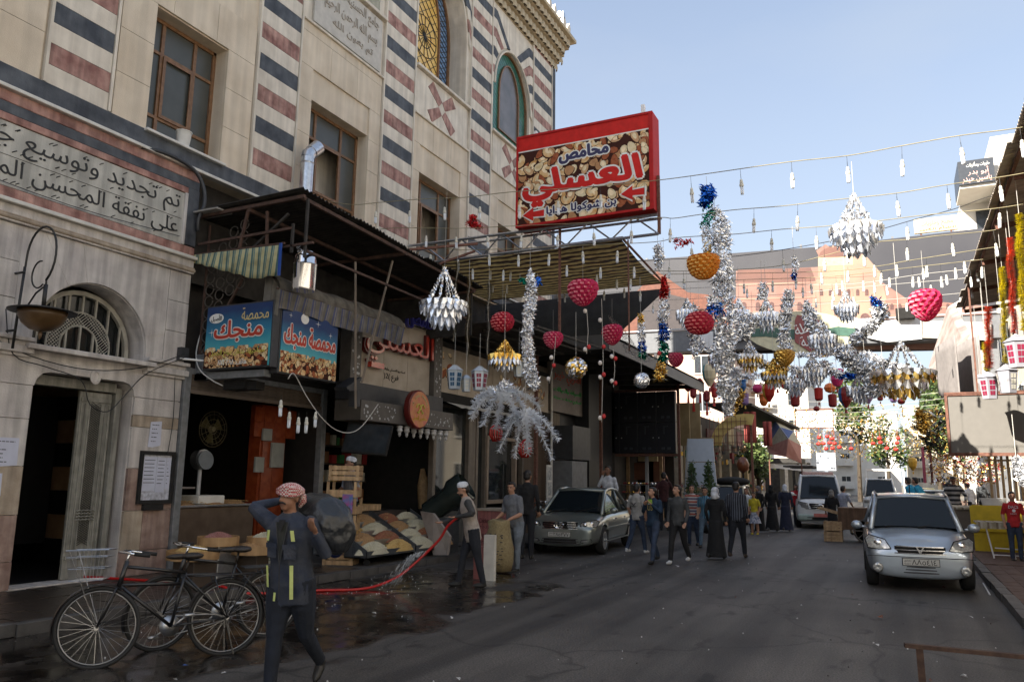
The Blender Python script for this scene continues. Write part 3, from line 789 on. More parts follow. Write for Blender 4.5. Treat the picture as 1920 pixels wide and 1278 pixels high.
g=G();g.box(-11.33,-11.12,8.30,8.40,.14,3.03);g.box(-11.33,-11.12,6.83,6.9,.14,3.03);g.box(-11.33,-11.125,6.9,8.3,2.95,3.10);dfr=g.build('door_frame',dgp,mo,bevel=.01)
g=G();X0=-11.24
g.box(X0,X0+.05,7.74,8.28,.14,2.93)
for y in(7.76,7.83,7.90,8.10,8.165,8.23):g.box(X0+.05,X0+.068,y,y+.022,.55,2.75)
for z in(.42,2.78):g.box(X0+.05,X0+.072,7.76,8.26,z,z+.06)
for z in(1.0,1.045,1.09,1.135):g.tube([(X0+.075,y,z+.008*math.sin(y*90))for y in np.linspace(7.86,8.16,12)],.012,5)
lf=g.build('door_leaf',dgp,mo,bevel=.004)
g=G()
for k in range(60):
 z=.62+k*.035
 g.bar((X0+.062,7.93,z),(X0+.062,8.09,z+.10),.008);g.bar((X0+.066,8.09,z),(X0+.066,7.93,z+.10),.008)
g.build('lattice',mat('dark_iron',(.04,.04,.035),.5),lf)
band_br=mat('hall_brown_stone',(.32,.19,.10),.7,c2=(.42,.27,.15),vs=5);band_bk=mat('hall_black_stone',(.012,.012,.014),.5,var=.3)
g=G();g.box(-16.4,-11.36,5.4,5.5,.1,3.6);g.box(-16.4,-16.3,5.5,9.3,.1,3.6);g.box(-16.3,-11.36,5.5,9.3,3.45,3.6);g.box(-16.3,-11.0,5.5,9.3,.06,.125);g.build('entrance_hall',band_bk,mo)  # hall shell takes the black colour to stand in for its darkness
for k in range(8):
 g=G();g.box(-16.3,-11.36,9.2,9.3,.12+k*.42,.12+(k+1)*.42-.004);g.build('stone_band',band_br if k%2 else band_bk,mo)
g=G();g.box(-14.2,-13.4,6.2,8.9,.5,3.0);g.build('hall_wall',band_bk,mo)
# ------------------------------------------------------------------ things fixed to the portal
t=thing('wall_lamp','iron wall lamp with curled bracket and upturned bell shade beside the arch','lamp',(-10.9,6.1,3.9))
iron=mat('black_iron',(.015,.014,.013),.5,var=.2)
g=G();yb=6.36;xo=-10.72
g.tube([(xo,yb,3.35),(xo,yb+.03,4.5)],.02,6);g.tube([(-10.9,yb+.02,4.42),(xo+.02,yb+.02,4.42)],.018,5);g.tube([(-10.9,yb+.0,3.6),(xo+.02,yb,3.6)],.018,5)
ar1=[(xo,yb+.03+.0,4.3)]+[(xo+.32-.32*math.cos(a)*1.0,yb+.04+.0*a,4.62+.42*math.sin(a))for a in np.linspace(0,PI*1.32,18)]
g.tube(ar1,.016,6)
cx=xo+.55
g.tube([(cx-.22+.16*math.cos(a),yb+.04,4.36+.19*math.sin(a))for a in np.linspace(1.4,5.4,14)],.012,5);g.tube([(xo+.32-.32*math.cos(PI*1.32),yb+.17*0+.04,4.62+.42*math.sin(PI*1.32)),(cx-.05,yb+.04,4.2)],.014,5)
g.tube([(xo,yb,3.75),(xo+.2,yb+.02,3.95),(xo+.3,yb+.04,4.1),(cx-.08,yb+.04,4.18)],.013,5)
g.build('bracket',iron,t,smooth=True)
sx,sz=cx-.05,3.86
g=G();g.tube([(sx,yb+.04,4.2),(sx,yb+.04,sz+.02)],.03,6);g.lathe([(.02,.03),(.30,.0),(.42,-.03),(.415,-.045),(.28,-.02),(.02,.02)],(sx,yb+.04,sz),24);g.build('canopy_plate',iron,t,smooth=True)
g=G();g.lathe([(.30,-.03),(.29,-.10),(.24,-.2),(.14,-.28),(.03,-.31),(.0,-.31)],(sx,yb+.04,sz),24);g.lathe([(.02,-.31),(.03,-.34),(.012,-.40),(.002,-.42)],(sx,yb+.04,sz),8);g.build('lamp_shade',mat('brown_glass_shade',(.06,.032,.012),.35,c2=(.12,.07,.03),vs=4),t,smooth=True)
paperm=mat('paper_sheet',(.55,.57,.68),.8,var=.06);ink=mat('ink',(.02,.02,.03),.7)
def notice(name,y0,y1,z0,z1,label,x=-10.9,lines=5,rot=0.,seed=0,m=None,torn=True):
 rn=random.Random(seed);g=G()
 P=[(y0,z0),(y1,z0),(y1,z1),(y0,z1)]
 if torn:P=[(y0,z0+rn.uniform(0,.03)),(y0+(y1-y0)*.4,z0),(y1,z0+rn.uniform(0,.04)),(y1-.01,z1),(y0+.02,z1-rn.uniform(0,.03))]
 t=thing(name,label,'notice',(x,(y0+y1)/2,z0))
 g.plate(P,(),(V(x,0,0),V(0,1,0),V(0,0,1),V(1,0,0)),.005);g.build('sheet',m or paperm,t)
 g=G();dz=(z1-z0)/(lines+1.5)
 for k in range(lines):
  y=y0+.05;ye=y1-.04-rn.uniform(0,.3)*(y1-y0)
  while y<ye:
   w=rn.uniform(.02,.07);g.box(x+.005,x+.0065,y,min(ye,y+w),z1-dz*(k+1)-.006,z1-dz*(k+1)+.006);y+=w+.012
 g.build('print',ink,t)
 return t
notice('wall_notice',8.79,9.03,2.12,2.55,'small white printed notice pasted above the framed notice board',seed=1)
notice('wall_notice',5.95,6.72,1.75,2.16,'wide white notice pasted on the stone left of the open door',seed=2,lines=6)
notice('wall_notice',6.0,6.55,1.35,1.68,'torn remains of a poster below the wide notice',seed=5,lines=2)
t=thing('notice_board','battered black framed notice board with torn white papers','notice board',(-10.9,8.98,1.2))
g=G()
for b in((8.66,9.32,2.0,2.06),(8.66,9.32,1.22,1.28),(8.66,8.71,1.28,2.0),(9.27,9.32,1.28,2.0)):g.box(-10.9,-10.85,*b)
g.box(-10.9,-10.84,8.78,9.15,1.12,1.215);g.build('frame',black,t)
g=G();g.box(-10.9,-10.885,8.71,9.27,1.28,2.0);g.build('backing',mat('torn_paper',(.3,.3,.34),.8,c2=(.6,.62,.7),vs=18),t)
for a,b,c,d,s in((8.73,8.98,1.42,1.97,3),(8.99,9.16,1.40,1.96,4),(9.17,9.255,1.45,1.96,6)):
 g=G();g.box(-10.885,-10.879,a,b,c,d);p=g.build('paper',paperm,t)
 g=G();rn=random.Random(s)
 for k in range(7):g.box(-10.879,-10.8775,a+.02,b-.02-rn.uniform(0,.05),d-.06-k*.06,d-.05-k*.06)
 g.build('print',ink,p)
t=thing('flue_pipe','shiny galvanised flue pipe with an elbow rising beside the second upper window','flue pipe',(-10.5,11.75,6.3))
g=G();P0=(-10.55,11.62,6.2);g.tube([(-10.55,11.7,6.2),(-10.55,11.7,8.15)],.135,20)
for z in(7.3,8.0):g.lathe([(.137,0),(.145,.02),(.137,.04)],(-10.55,11.7,z),20,cap=False)
g.build('pipe',galv,t,smooth=True,autos=40)
g=G();g.tube([(-10.55,11.7,8.13),(-10.55,11.72,8.22),(-10.53,11.8,8.31)],[.14,.14,.135],20);g.tube([(-10.53,11.78,8.29),(-10.5,11.95,8.47)],[.145,.145],20);g.build('elbow',galv,t,smooth=True,autos=40)
g=G();g.lathe([(.10,0),(.13,.26),(.14,.26),(.14,.28),(.12,.28),(.09,.02)],(-10.92,8.95,7.33),16);one('paint_bucket',g,offw,'dirty white paint bucket standing on the window sill','bucket',loc=(-10.92,8.95,7.33),smooth=True,autos=40)
def cable(pts,r,m,label,name='cable',cat='cable',n=5,group=None):
 g=G();P=[Vector(p)for p in pts];Q=[]
 for i in range(len(P)-1):
  a,b,c,d=P[max(i-1,0)],P[i],P[i+1],P[min(i+2,len(P)-1)]
  for k in range(4):
   t=k/4;Q.append(.5*((2*b)+(c-a)*t+(2*a-5*b+4*c-d)*t*t+(3*b-a-3*c+d)*t**3))
 Q.append(P[-1]);g.tube(Q,r,n)
 o=g.build(name,m,None,smooth=True);return tag(o,label,cat,group)
cable([(-10.85,8.1,6.98),(-10.78,8.6,7.02),(-10.78,9.1,6.95),(-10.76,9.32,6.72),(-10.74,9.36,6.4),(-10.76,9.28,6.1),(-10.8,9.33,5.9)],.035,dkgrey,'thick dark conduit bending down beside the inscription')
cable([(-10.88,6.3,3.9),(-10.85,6.45,3.3),(-10.82,6.9,3.18),(-10.8,7.45,3.05),(-10.75,7.6,2.7),(-10.74,7.9,2.62),(-10.78,8.2,2.9),(-10.82,8.6,3.3),(-10.78,9.3,3.66)],.008,wire_m,'thin black cable drooping over the top of the doorway')
cable([(-10.88,6.0,3.55),(-10.84,6.7,3.3),(-10.82,7.6,3.22),(-10.8,8.5,3.38),(-10.8,9.3,3.72)],.008,wire_m,'thin black cable strung along the ledge under the fanlight')
cable([(-10.88,5.0,5.7),(-10.86,7.0,5.62),(-10.86,9.0,5.72)],.006,wire_m,'thin wire stretched along the foot of the inscription')
cable([(-10.84,9.15,3.3),(-10.83,9.18,2.6),(-10.82,9.12,2.0)],.007,wire_m,'black cable running down to the notice board')
t=thing('tube_light','short wall box with a white tube light above the blue shop sign','light',(-10.85,9.3,3.6))
g=G();g.box(-10.95,-10.8,9.2,9.36,3.6,3.82);g.build('housing',dkgrey,t);g=G();g.tube([(-10.82,9.2,3.62),(-10.55,9.7,3.62)],.018,8);g.build('tube',white,t)
# ------------------------------------------------------------------ first nut shop and its tin roof
gloomw=mat('gloom_plaster',(.018,.016,.014),.95,c2=(.035,.03,.026),vs=4)  # near-black wall colour stands in for the shade behind the canopies
tin=mat('blackened_tin',(.022,.020,.018),.7,.2,c2=(.05,.045,.04),vs=5)
tin_l=mat('weathered_tin',(.30,.28,.25),.6,.3,c2=(.45,.43,.4),vs=6)
ral=mat('grey_aluminium',(.17,.18,.185),.45,.4,c2=(.25,.26,.27),vs=10)
redtile=mat('red_wall_tile',(.20,.035,.012),.25,c2=(.28,.06,.02),vs=9)
brn=mat('brown_counter_steel',(.10,.07,.05),.4,.3,c2=(.15,.11,.08),vs=4)
nutA=mat('roasted_nuts',(.25,.13,.05),.8,c2=(.45,.28,.13),vs=60,bump=.6,bs=80)
nutB=mat('pale_seeds',(.42,.38,.25),.8,c2=(.60,.56,.42),vs=70,bump=.6,bs=90)
nutC=mat('yellow_chickpeas',(.45,.27,.08),.8,c2=(.6,.42,.16),vs=60,bump=.6,bs=80)
nutD=mat('red_brown_peanuts',(.18,.06,.03),.8,c2=(.35,.14,.07),vs=60,bump=.6,bs=80)
nut_cols=[mat('print_cashew',(.62,.33,.11),.6,spec=.2,c2=(.80,.60,.34),vs=9),mat('print_pistachio',(.66,.50,.27),.6,spec=.2,c2=(.80,.70,.48),vs=10),mat('print_almond',(.26,.06,.02),.6,spec=.2,c2=(.38,.12,.05),vs=16),mat('print_hazelnut',(.38,.18,.07),.6,c2=(.52,.28,.12),vs=10),mat('print_peanut',(.66,.42,.22),.6,c2=(.5,.27,.12),vs=9)]
nut_shade=mat('print_nut_shade',(.05,.014,.008),.7,spec=.2)
def nuts(g,fr,box,size,seed=1,base=0,dens=1.):
 """printed picture of mixed nuts: overlapping cashews, almonds, pistachios, each with a dark rim"""
 rn=random.Random(seed);a0,b0,a1,b1=box;o,u,v,w=fr
 n=int((a1-a0)*(b1-b0)/(size*size*.22)*dens)
 for i in range(n):
  k=rn.choice((0,0,1,2,3,4));s=size*rn.uniform(.38,.62);ca,cb=rn.uniform(a0,a1),rn.uniform(b0,b1);th=rn.uniform(0,6.28)
  P=[]
  if k==0:
   for t in np.linspace(-1.9,1.9,9):P.append((s*.8*math.cos(t),s*.8*math.sin(t)))
   for t in np.linspace(1.7,-1.7,7):P.append((s*.30*math.cos(t)-.12*s,s*.34*math.sin(t)))
  else:
   ax={1:(.62,.42),2:(.85,.42),3:(.55,.5),4:(.75,.4)}[k]
   for t in np.linspace(0,2*PI,11)[:-1]:P.append((s*ax[0]*math.cos(t),s*ax[1]*math.sin(t)*(1-.25*math.cos(t))))
  c,sn=math.cos(th),math.sin(th)
  def put(sc_,h,m,cx=0,cy=0):
   Q=[(ca+cx+sc_*(p[0]*c-p[1]*sn),cb+cy+sc_*(p[0]*sn+p[1]*c))for p in P]
   Q=[(min(a1,max(a0,p[0])),min(b1,max(b0,p[1])))for p in Q]
   k0=len(g.v);pts=[o+u*p[0]+v*p[1]+w*h for p in Q]
   if k==0:
    m1=9;f=[]
    for q in range(8):
     j=15-1-min(6,int(q*7/8));j2=15-1-min(6,int((q+1)*7/8))
     f.append((q,q+1,9+(14-j2 if False else min(6,6-(6-min(6,int((7-q-1)*7/8))))),9+min(6,int((8-q)*7/8))))if False else f.append((q,q+1,9+max(0,6-int((q+1)*6/8+.5)),9+max(0,6-int(q*6/8+.5))))
    f=[tuple(dict.fromkeys(x))for x in f];g.add(pts,[x for x in f if len(x)>2],m)
   else:g.add(pts,[tuple(range(len(pts)))],m)
  h=.001+i*.004/n
  put(1.14,h,base+5,.0,-.06*s);put(1.,h+.0016/n,base+k);lit_=k in(0,1,4)and size>.25
  if lit_:put(.55,h+.0028/n,base+6 if rn.random()<.6 else base+1,-.06*s,.10*s)
NM=nut_cols+[nut_shade,mat('print_nut_light',(.88,.72,.48),.6,spec=.2,var=.1)]
sh=thing('nut_shop','dark open fronted nut shop with half raised shutter and brown steel counter','shop',(-10.9,11.2,.12))
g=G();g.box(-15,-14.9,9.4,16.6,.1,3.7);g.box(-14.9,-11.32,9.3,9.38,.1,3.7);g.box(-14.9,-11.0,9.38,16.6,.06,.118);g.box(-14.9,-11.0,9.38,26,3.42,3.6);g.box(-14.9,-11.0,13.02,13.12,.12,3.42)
g.build('shop_room',mat('dark_shop_wall',(.02,.017,.015),.6,var=.3),sh)  # room walls coloured near black in place of interior shade
g=G();g.box(-11.32,-11.2,9.37,26,3.42,6.96);g.build('upper_wall',gloomw,sh)
g=G();g.box(-10.98,-10.84,9.37,9.50,.12,3.5);g.box(-10.97,-10.86,9.5,12.98,3.4,3.5);g.box(-10.98,-10.84,12.96,13.1,.12,3.5);g.build('front_frame',ral,sh,bevel=.006)
slat=G();slat.box(0,.025,0,3.44,0,.066);slat_m=slat.mesh('slat',mat('brown_shutter',(.075,.055,.04),.6,c2=(.13,.10,.075),vs=9))
for k in range(4):piece('slat',slat_m,sh,(-10.93+.012*(k%2),9.51,3.13+k*.068))
g=G();g.box(-10.95,-10.87,9.5,12.95,3.07,3.13);g.build('shutter_rail',mat('tan_rail',(.17,.13,.10),.5),sh)
g=G();g.box(-11.6,-10.98,9.55,11.32,.12,1.13);g.build('counter',brn,sh,bevel=.01)
g=G();g.box(-11.65,-10.94,9.5,11.36,1.135,1.17);g.build('counter_top',steel,sh,bevel=.005)
tg=G();tg.box(0,.03,.004,.296,.004,.296)
tmesh=tg.mesh('wall_tile',redtile)
for i in range(2):
 for j in range(9):piece('wall_tile',tmesh,sh,(-11.5,11.95+i*.3,.35+j*.3))
for i in range(4):
 for j in range(2):piece('wall_tile',tmesh,sh,(-11.52,12.0-i*.3+.6,2.45+j*.3))
g=G();g.box(-11.8,-11.505,11.9,12.62,.12,3.1);g.build('pillar',redtile,sh)
def heap(g,cx,cy,z,rx,ry,h,m=0,seed=0,n=14):
 rn=random.Random(seed);ph=rn.uniform(0,6)
 g.lathe([(1,0),(.8,.42*1.1),(.55,.75),(.3,.93),(.05,1.0)],(0,0,0),n,m)
 k=5*n
 for i in range(len(g.v)-k,len(g.v)):
  x,y,zz=g.v[i];w=1+.10*math.sin(3*math.atan2(y,x)+ph);g.v[i]=(cx+x*rx*w,cy+y*ry*w,z+zz*h*(1+rn.uniform(-.06,.06)))
def pebbles(g,fn,n,r,ms,seed=0):
 """scattered single nuts on a heap: fn(u,v) -> point"""
 rn=random.Random(seed)
 for _ in range(n):
  p=fn(rn.random(),rn.random());s=r*rn.uniform(.7,1.3);a=rn.uniform(0,6.3)
  c,q=math.cos(a),math.sin(a);e=[V(c*s,q*s,0),V(-q*s*.6,c*s*.6,0),V(0,0,s*.6)];p=Vector(p)
  g.add([p+e[0],p+e[1],p-e[0],p-e[1],p+e[2]],[(0,1,4),(1,2,4),(2,3,4),(3,0,4)],rn.choice(ms))
t=thing('counter_nuts','low heaps of roasted nuts spread along the brown counter','nuts',(-11.3,10.4,1.17));t['kind']='stuff'
g=G();[heap(g,-11.25,y,1.17,.28,.3,.07,0,int(y*9))for y in(9.8,10.4,11.0)]
pebbles(g,lambda u,v:(-11.5+.5*u,9.6+1.6*v,1.2+.03*math.sin(9*v)),260,.022,(0,1),3)
nu_o=g.build('nut_heap',[nutA,nutC],t,kind='stuff')
t=thing('shop_scale','old white shop scale with a round dial on the counter','scale',(-11.2,10.35,1.17))
g=G();g.lathe([(.17,0),(.17,.03)],(-11.24,10.3,1.95),20,axis=(1,0,.1));g.build('dial',mat('scale_dial',(.16,.18,.2),.3),t)
g=G();g.lathe([(.18,0),(.18,.16)],(-11.42,10.3,1.95),20,axis=(1,0,.1));g.build('drum',steel,t,smooth=True,autos=30)
g=G();g.tube([(-11.35,10.3,1.3),(-11.35,10.3,1.8)],.035,8);g.build('column',ltgrey,t)
g=G();g.box(-11.5,-11.05,10.05,10.65,1.18,1.33);g.build('base',offw,t,bevel=.02)
g=G();g.box(-11.5,-11.1,9.72,10.0,1.45,1.48);g.build('pan',steel,t)
t=thing('wall_fan','round wire caged fan in the gloom of the nut shop','fan',(-12.6,11.6,2.6))
g=G()
for r in(.1,.2,.3,.36):g.tube([(-12.5,11.6+r*math.cos(a),2.6+r*math.sin(a))for a in np.linspace(0,2*PI,25)],.006,4)
for k in range(16):g.tube([(-12.5,11.6,2.6),(-12.5,11.6+.36*math.cos(k*PI/8),2.6+.36*math.sin(k*PI/8))],.004,3)
g.build('cage',mat('fan_cage',(.2,.17,.1),.5),t)
g=G();[g.add([(-12.56,11.6,2.6),(-12.54,11.6+.3*math.cos(a),2.6+.3*math.sin(a)),(-12.58,11.6+.3*math.cos(a+.9),2.6+.3*math.sin(a+.9))],[(0,1,2)])for a in(0,2.1,4.2)];g.build('blade',mat('fan_blade',(.12,.10,.04),.5),t)
g=G();g.lathe([(.07,0),(.05,.1)],(-12.58,11.6,2.6),12,axis=(1,0,0));g.build('hub',mat('fan_hub',(.3,.26,.16),.5),t)
for k,(y0,y1,z0,z1,lb)in enumerate(((11.72,11.95,1.75,2.05,'small white card hanging low on the red tiled pillar'),(12.15,12.5,1.85,2.35,'white electricity meter box on the red tiled pillar'),(11.88,12.12,2.38,2.62,'framed white sheet above the meter box'))):
 g=G();g.box(-11.46,-11.40,y0,y1,z0,z1)
 one('meter_box'if k==1 else 'shop_card',g,mat('dim_white',(.3,.31,.29),.6),lb,'box'if k==1 else 'card',bevel=.008)
sooty=mat('sooty_steel',(.045,.026,.02),.85,c2=(.10,.055,.04),vs=9,bump=.2)
rf=thing('tin_roof','blackened corrugated tin roof over the first nut shop on rusty posts','roof',(-9.7,9.4,6.3))
def corr(x0,x1,y0,y1,zf,amp=.018,per=.076,m=tin,parent=None,name='tin_sheet',nv=2,along='x'):
 g=G();n=int(abs((y1-y0)if along=='x'else(x1-x0))/per*4)
 if along=='x':f=lambda u,v:V(x0+(x1-x0)*v,y0+(y1-y0)*u,zf(x0+(x1-x0)*v,y0+(y1-y0)*u)+amp*math.sin(2*PI*u*(y1-y0)/per))
 else:f=lambda u,v:V(x0+(x1-x0)*u,y0+(y1-y0)*v,zf(x0+(x1-x0)*u,y0+(y1-y0)*v)+amp*math.sin(2*PI*u*(x1-x0)/per))
 g.grid(f,max(8,n),nv);return g.build(name,m,parent,smooth=True)
rn=random.Random(4)
zr=lambda x,y:6.33+.02*(x+8.5)-.055*(y-9.6)
for k in range(8):
 y0=9.32+k*.76;e=rn.uniform(-.09,.06)
 corr(-11.15,-8.42+e,y0,y0+.8,lambda x,y,k=k,e=e:zr(x,y)+.012*(k%2)+e*.2,per=.1,amp=.024,parent=rf)
g=G()
for q in((-10.9,9.42,6.2,-8.5,9.42,6.22),(-8.55,9.42,6.2,-8.55,15.3,5.95),(-10.9,12.4,6.05,-8.5,12.4,6.05),(-10.9,15.2,5.9,-8.5,15.2,5.9),(-9.7,9.4,6.15,-9.7,15.3,5.95)):g.bar(q[:3],q[3:],.06)
g.build('rafter',sooty,rf)
for a,b in(((-10.9,9.45,5.70),(-8.75,9.45,5.72)),((-10.9,9.46,5.42),(-8.3,9.46,5.42)),((-9.9,9.44,5.5),(-9.75,9.44,6.2)),((-9.3,9.47,5.4),(-9.35,9.47,6.1)),((-8.75,9.46,5.3),(-8.75,9.46,5.8)),((-8.5,9.5,5.2),(-8.5,9.5,6.2)),((-10.1,9.5,5.2),(-8.9,9.5,6.0)),((-8.5,9.5,5.32),(-8.6,15,5.25))):
 g=G();g.bar(a,b,.04);g.build('rail',sooty if a[2]>5.3 else tin,rf)
g=G();g.box(-11.0,-8.6,15.26,15.3,4.9,5.95);g.box(-10.98,-10.94,9.4,15.2,5.0,6.2);g.build('shade_sheet',tin,rf)  # dark sheets added to close in the shade under the roof
g=G();g.box(-10.9,-10.3,9.25,9.6,6.22,6.25);g.build('flashing',tin_l,rf)
gr=thing('scrolled_grille','black iron grille of ring scrolls standing between the portal and the blue sign','grille',(-10.8,9.62,3.6))
for c in range(4):
 for r in range(9 if c<2 else 6):
  z=3.85+r*.21+(.1 if c%2 else 0)+(1.0 if c>=2 else 0)
  if z>6.0:continue
  g=G();R0=.095;x=-10.72+c*.24
  g.tube([(x+R0*math.cos(a),9.62,z+R0*math.sin(a))for a in np.linspace(.4,2*PI+.1,15)],.011,5);g.build('ring',mat('grille_iron',(.07,.06,.05),.6),gr)
g=G();g.bar((-10.84,9.62,3.5),(-10.84,9.62,6.1),.03);g.bar((-10.85,9.64,3.7),(-9.6,9.64,5.6),.035);g.bar((-9.4,9.75,4.6),(-9.4,9.75,5.4),.03);g.build('frame',sooty,gr)
aw=thing('striped_valance','yellow and green striped awning valance, narrow at the wall','awning',(-9.9,9.42,4.9))
aws=stripe_mat('yellow_green_stripes',[(.5,(.50,.47,.26)),(.28,(.07,.15,.15)),(.06,(.5,.47,.26)),(.16,(.10,.2,.2))],0,.145)
def f(u,v):
 x=-10.93+2.05*u;zt=5.49-.06*u;zb=5.36-.46*min(1,u*1.35)-.01*math.sin(u*40)
 return V(x,9.38+.03*math.sin(u*19)*v-.03*v,zt+(zb-zt)*v)
g=G();g.grid(f,50,4);o=g.build('cloth',aws,aw,smooth=True);s_=o.modifiers.new('thick','SOLIDIFY');s_.thickness=.008
g=G();g.box(-8.90,-8.86,9.33,9.36,4.9,5.45);g.build('piping',mat('blue_piping',(.01,.06,.3),.6),aw)
g=G();g.bar((-10.95,9.40,5.5),(-8.85,9.40,5.46),.03);g.build('rod',sooty,aw)
t=thing('steel_drum','shiny steel drum hanging at the corner behind the striped valance','drum',(-8.65,9.9,4.85))
g=G();g.lathe([(.0,0),(.19,0),(.2,.03),(.2,.42),(.21,.44),(.2,.46),(.2,.56),(.14,.66),(.05,.70)],(-8.7,9.75,4.72),24,cap=False);g.build('body',chrome,t,smooth=True,autos=35)
g=G();g.tube([(-8.8,9.62,5.5),(-8.75,9.6,5.42),(-8.7,9.6,5.47)],.02,6);g.tube([(-8.7+.04*math.cos(a),9.6,5.36+.04*math.sin(a))for a in np.linspace(0,6.3,12)],.008,4);g.build('hook',steel,t)
aw=thing('hooded_awning','blue and grey striped skirt awning under a grimy brown hood','awning',(-9.1,11.3,4.3))
aws2=stripe_mat('blue_grey_stripes',[(.30,(.16,.15,.13)),(.22,(.09,.10,.19)),(.12,(.24,.225,.2)),(.08,(.10,.11,.2)),(.28,(.2,.185,.16))],1,.20)
g=G();g.grid(lambda u,v:V(-9.35+.33*math.sin(v*PI/2),9.55+3.65*u,5.03-.30*v**1.6+.015*math.sin(u*30)),40,6);g.build('hood',mat('grimy_canvas',(.10,.085,.065),.95,c2=(.17,.15,.12),vs=6,streak=(5,.4)),aw,smooth=True)
g=G();g.grid(lambda u,v:V(-9.02+.03*math.sin(u*31)*v-.06*v,9.55+3.65*u,4.73-v*(.31+.03*u-.025*math.sin(u*11))),90,5);o=g.build('skirt',aws2,aw,smooth=True)
g=G();g.grid(lambda u,v:V(-9.35+.33*u-.03*v,9.54+.02*math.sin(u*20),5.03-.3*u**1.6*1.0-v*(.65-.2*u)),8,4);g.build('end_skirt',aws2,aw,smooth=True)
g=G();g.bar((-9.35,9.5,5.02),(-9.35,13.25,5.02),.04);g.bar((-9.05,9.5,4.74),(-9.05,13.25,4.74),.025);g.build('frame',sooty,aw)
for a,b,l in(((-8.75,12.3,5.9),(-8.75,11.5,3.4),'slanting thin pole'),((-8.8,11.2,5.6),(-8.75,11.35,2.9),'upright thin pole')):
 g=G();g.bar(a,b,.03);one('awning_prop',g,mat('pale_prop',(.2,.16,.12),.7),l+' propping the tin roof before the hooded awning','pole')
def sky_print(name,z0,z1):
 m=bpy.data.materials.new(name);m.use_nodes=True;n=m.node_tree.nodes;l=m.node_tree.links;b=n['Principled BSDF'];b.inputs['Roughness'].default_value=.35
 tc=n.new('ShaderNodeTexCoord');sp=n.new('ShaderNodeSeparateXYZ');l.new(tc.outputs['Object'],sp.inputs[0])
 mr=n.new('ShaderNodeMapRange');mr.inputs[1].default_value=z0;mr.inputs[2].default_value=z1;l.new(sp.outputs[2],mr.inputs[0])
 nt=n.new('ShaderNodeTexNoise');nt.inputs['Scale'].default_value=3;l.new(tc.outputs['Object'],nt.inputs['Vector'])
 ad=n.new('ShaderNodeMath');ad.operation='MULTIPLY_ADD';ad.inputs[1].default_value=.2;l.new(nt.outputs[0],ad.inputs[0]);l.new(mr.outputs[0],ad.inputs[2])
 r=n.new('ShaderNodeValToRGB');e=r.color_ramp.elements;e[0].position=.42;e[0].color=(.06,.36,.42,1);e[1].position=1.0;e[1].color=(.008,.035,.13,1);x=e.new(.7);x.color=(.02,.17,.30,1)
 l.new(ad.outputs[0],r.inputs[0]);l.new(r.outputs[0],b.inputs['Base Color']);return m
cream_l=mat('cream_lettering',(.55,.45,.22),.5);red_l=mat('red_lettering',(.45,.04,.02),.4);yel_l=mat('yellow_lettering',(.62,.55,.10),.5);wht_l=mat('white_lettering',(.75,.74,.7),.5)
def star(g,fr,a,b,s,m=0):
 o,u,v,w=fr;P=[]
 for k in range(8):
  r=s if k%2==0 else s*.12;P.append(o+u*(a+r*math.cos(k*PI/4))+v*(b+r*math.sin(k*PI/4))+w*.004)
 g.add(P+[o+u*a+v*b+w*.004],[(k,(k+1)%8,8)for k in range(8)],m)
def oval(g,fr,a,b,ra,rb_,m=0,h=.005,n=24):
 o,u,v,w=fr;P=[o+u*(a+ra*math.cos(2*PI*k/n))+v*(b+rb_*math.sin(2*PI*k/n))+w*h for k in range(n)]
 g.add(P,[tuple(range(n))],m)
s1=thing('blue_shop_sign','blue lit-box sign of the nut shop turned towards the near end of the street','sign',(-9.85,9.5,3.45))
g=G();g.box(-10.62,-9.10,9.52,9.68,3.44,4.56);g.build('sign_box',dkgrey,s1,bevel=.01)
g=G();g.box(-10.59,-9.13,9.505,9.52,3.47,4.53);g.build('print_background',sky_print('blue_print_a',0,1.1),s1)
g=G();fr=FR_C(-10.6,9.5,3.47);g.add([fr[0]+fr[1]*a+fr[2]*b+fr[3]*.0006 for a,b in((.01,0),(1.45,0),(1.45,.3),(.01,.3))],[(0,1,2,3)],5);nuts(g,fr,(.03,.0,1.45,.36),.16,3,dens=1.5);g.build('nut_print',NM,s1)
g=G();fr=FR_C(-10.6,9.5,3.47)
text(g,'محمصة',fr,(.82,.78,1.42,1.0),0,bold=.02,h0=.004);fat_text(g,'منجك',fr,(.22,.44,1.30,.80),1,3,.012,.018)
text(g,'لصاحبها: عدنان دباح الجمل',fr,(.15,.17,1.38,.31),2,bold=.02,h0=.004+.004);text(g,'هاتف: ٨٨٢٠٢٧٨',(fr[0],*fr[1:]),(.35,.04,1.0,.14),3,bold=.015,h0=.008)
oval(g,fr,.24,.86,.17,.085,3);text(g,'الأصيل',fr,(.12,.80,.36,.92),4,bold=.02,h0=.006);star(g,fr,.15,.62,.08,3);star(g,fr,1.3,.6,.07,3)
g.build('lettering',[cream_l,red_l,yel_l,wht_l,black],s1)
s2=thing('blue_shop_sign','shaded dark blue sign of the nut shop running along the street under the skirt awning','sign',(-9.1,10.4,3.35))
g=G();g.box(-9.28,-9.11,9.70,11.2,3.36,4.5);g.build('sign_box',dkgrey,s2,bevel=.01)
g=G();g.box(-9.11,-9.095,9.73,11.17,3.39,4.47);g.build('print_background',sky_print('blue_print_b',.1,1.0),s2)
g=G();fr=FR_Y(-9.095,9.72,3.39);g.add([fr[0]+fr[1]*a+fr[2]*b+fr[3]*.0006 for a,b in((.01,0),(1.45,0),(1.45,.3),(.01,.3))],[(0,1,2,3)],5);nuts(g,fr,(.0,.0,1.45,.36),.15,5,dens=1.5);g.build('nut_print',NM,s2)
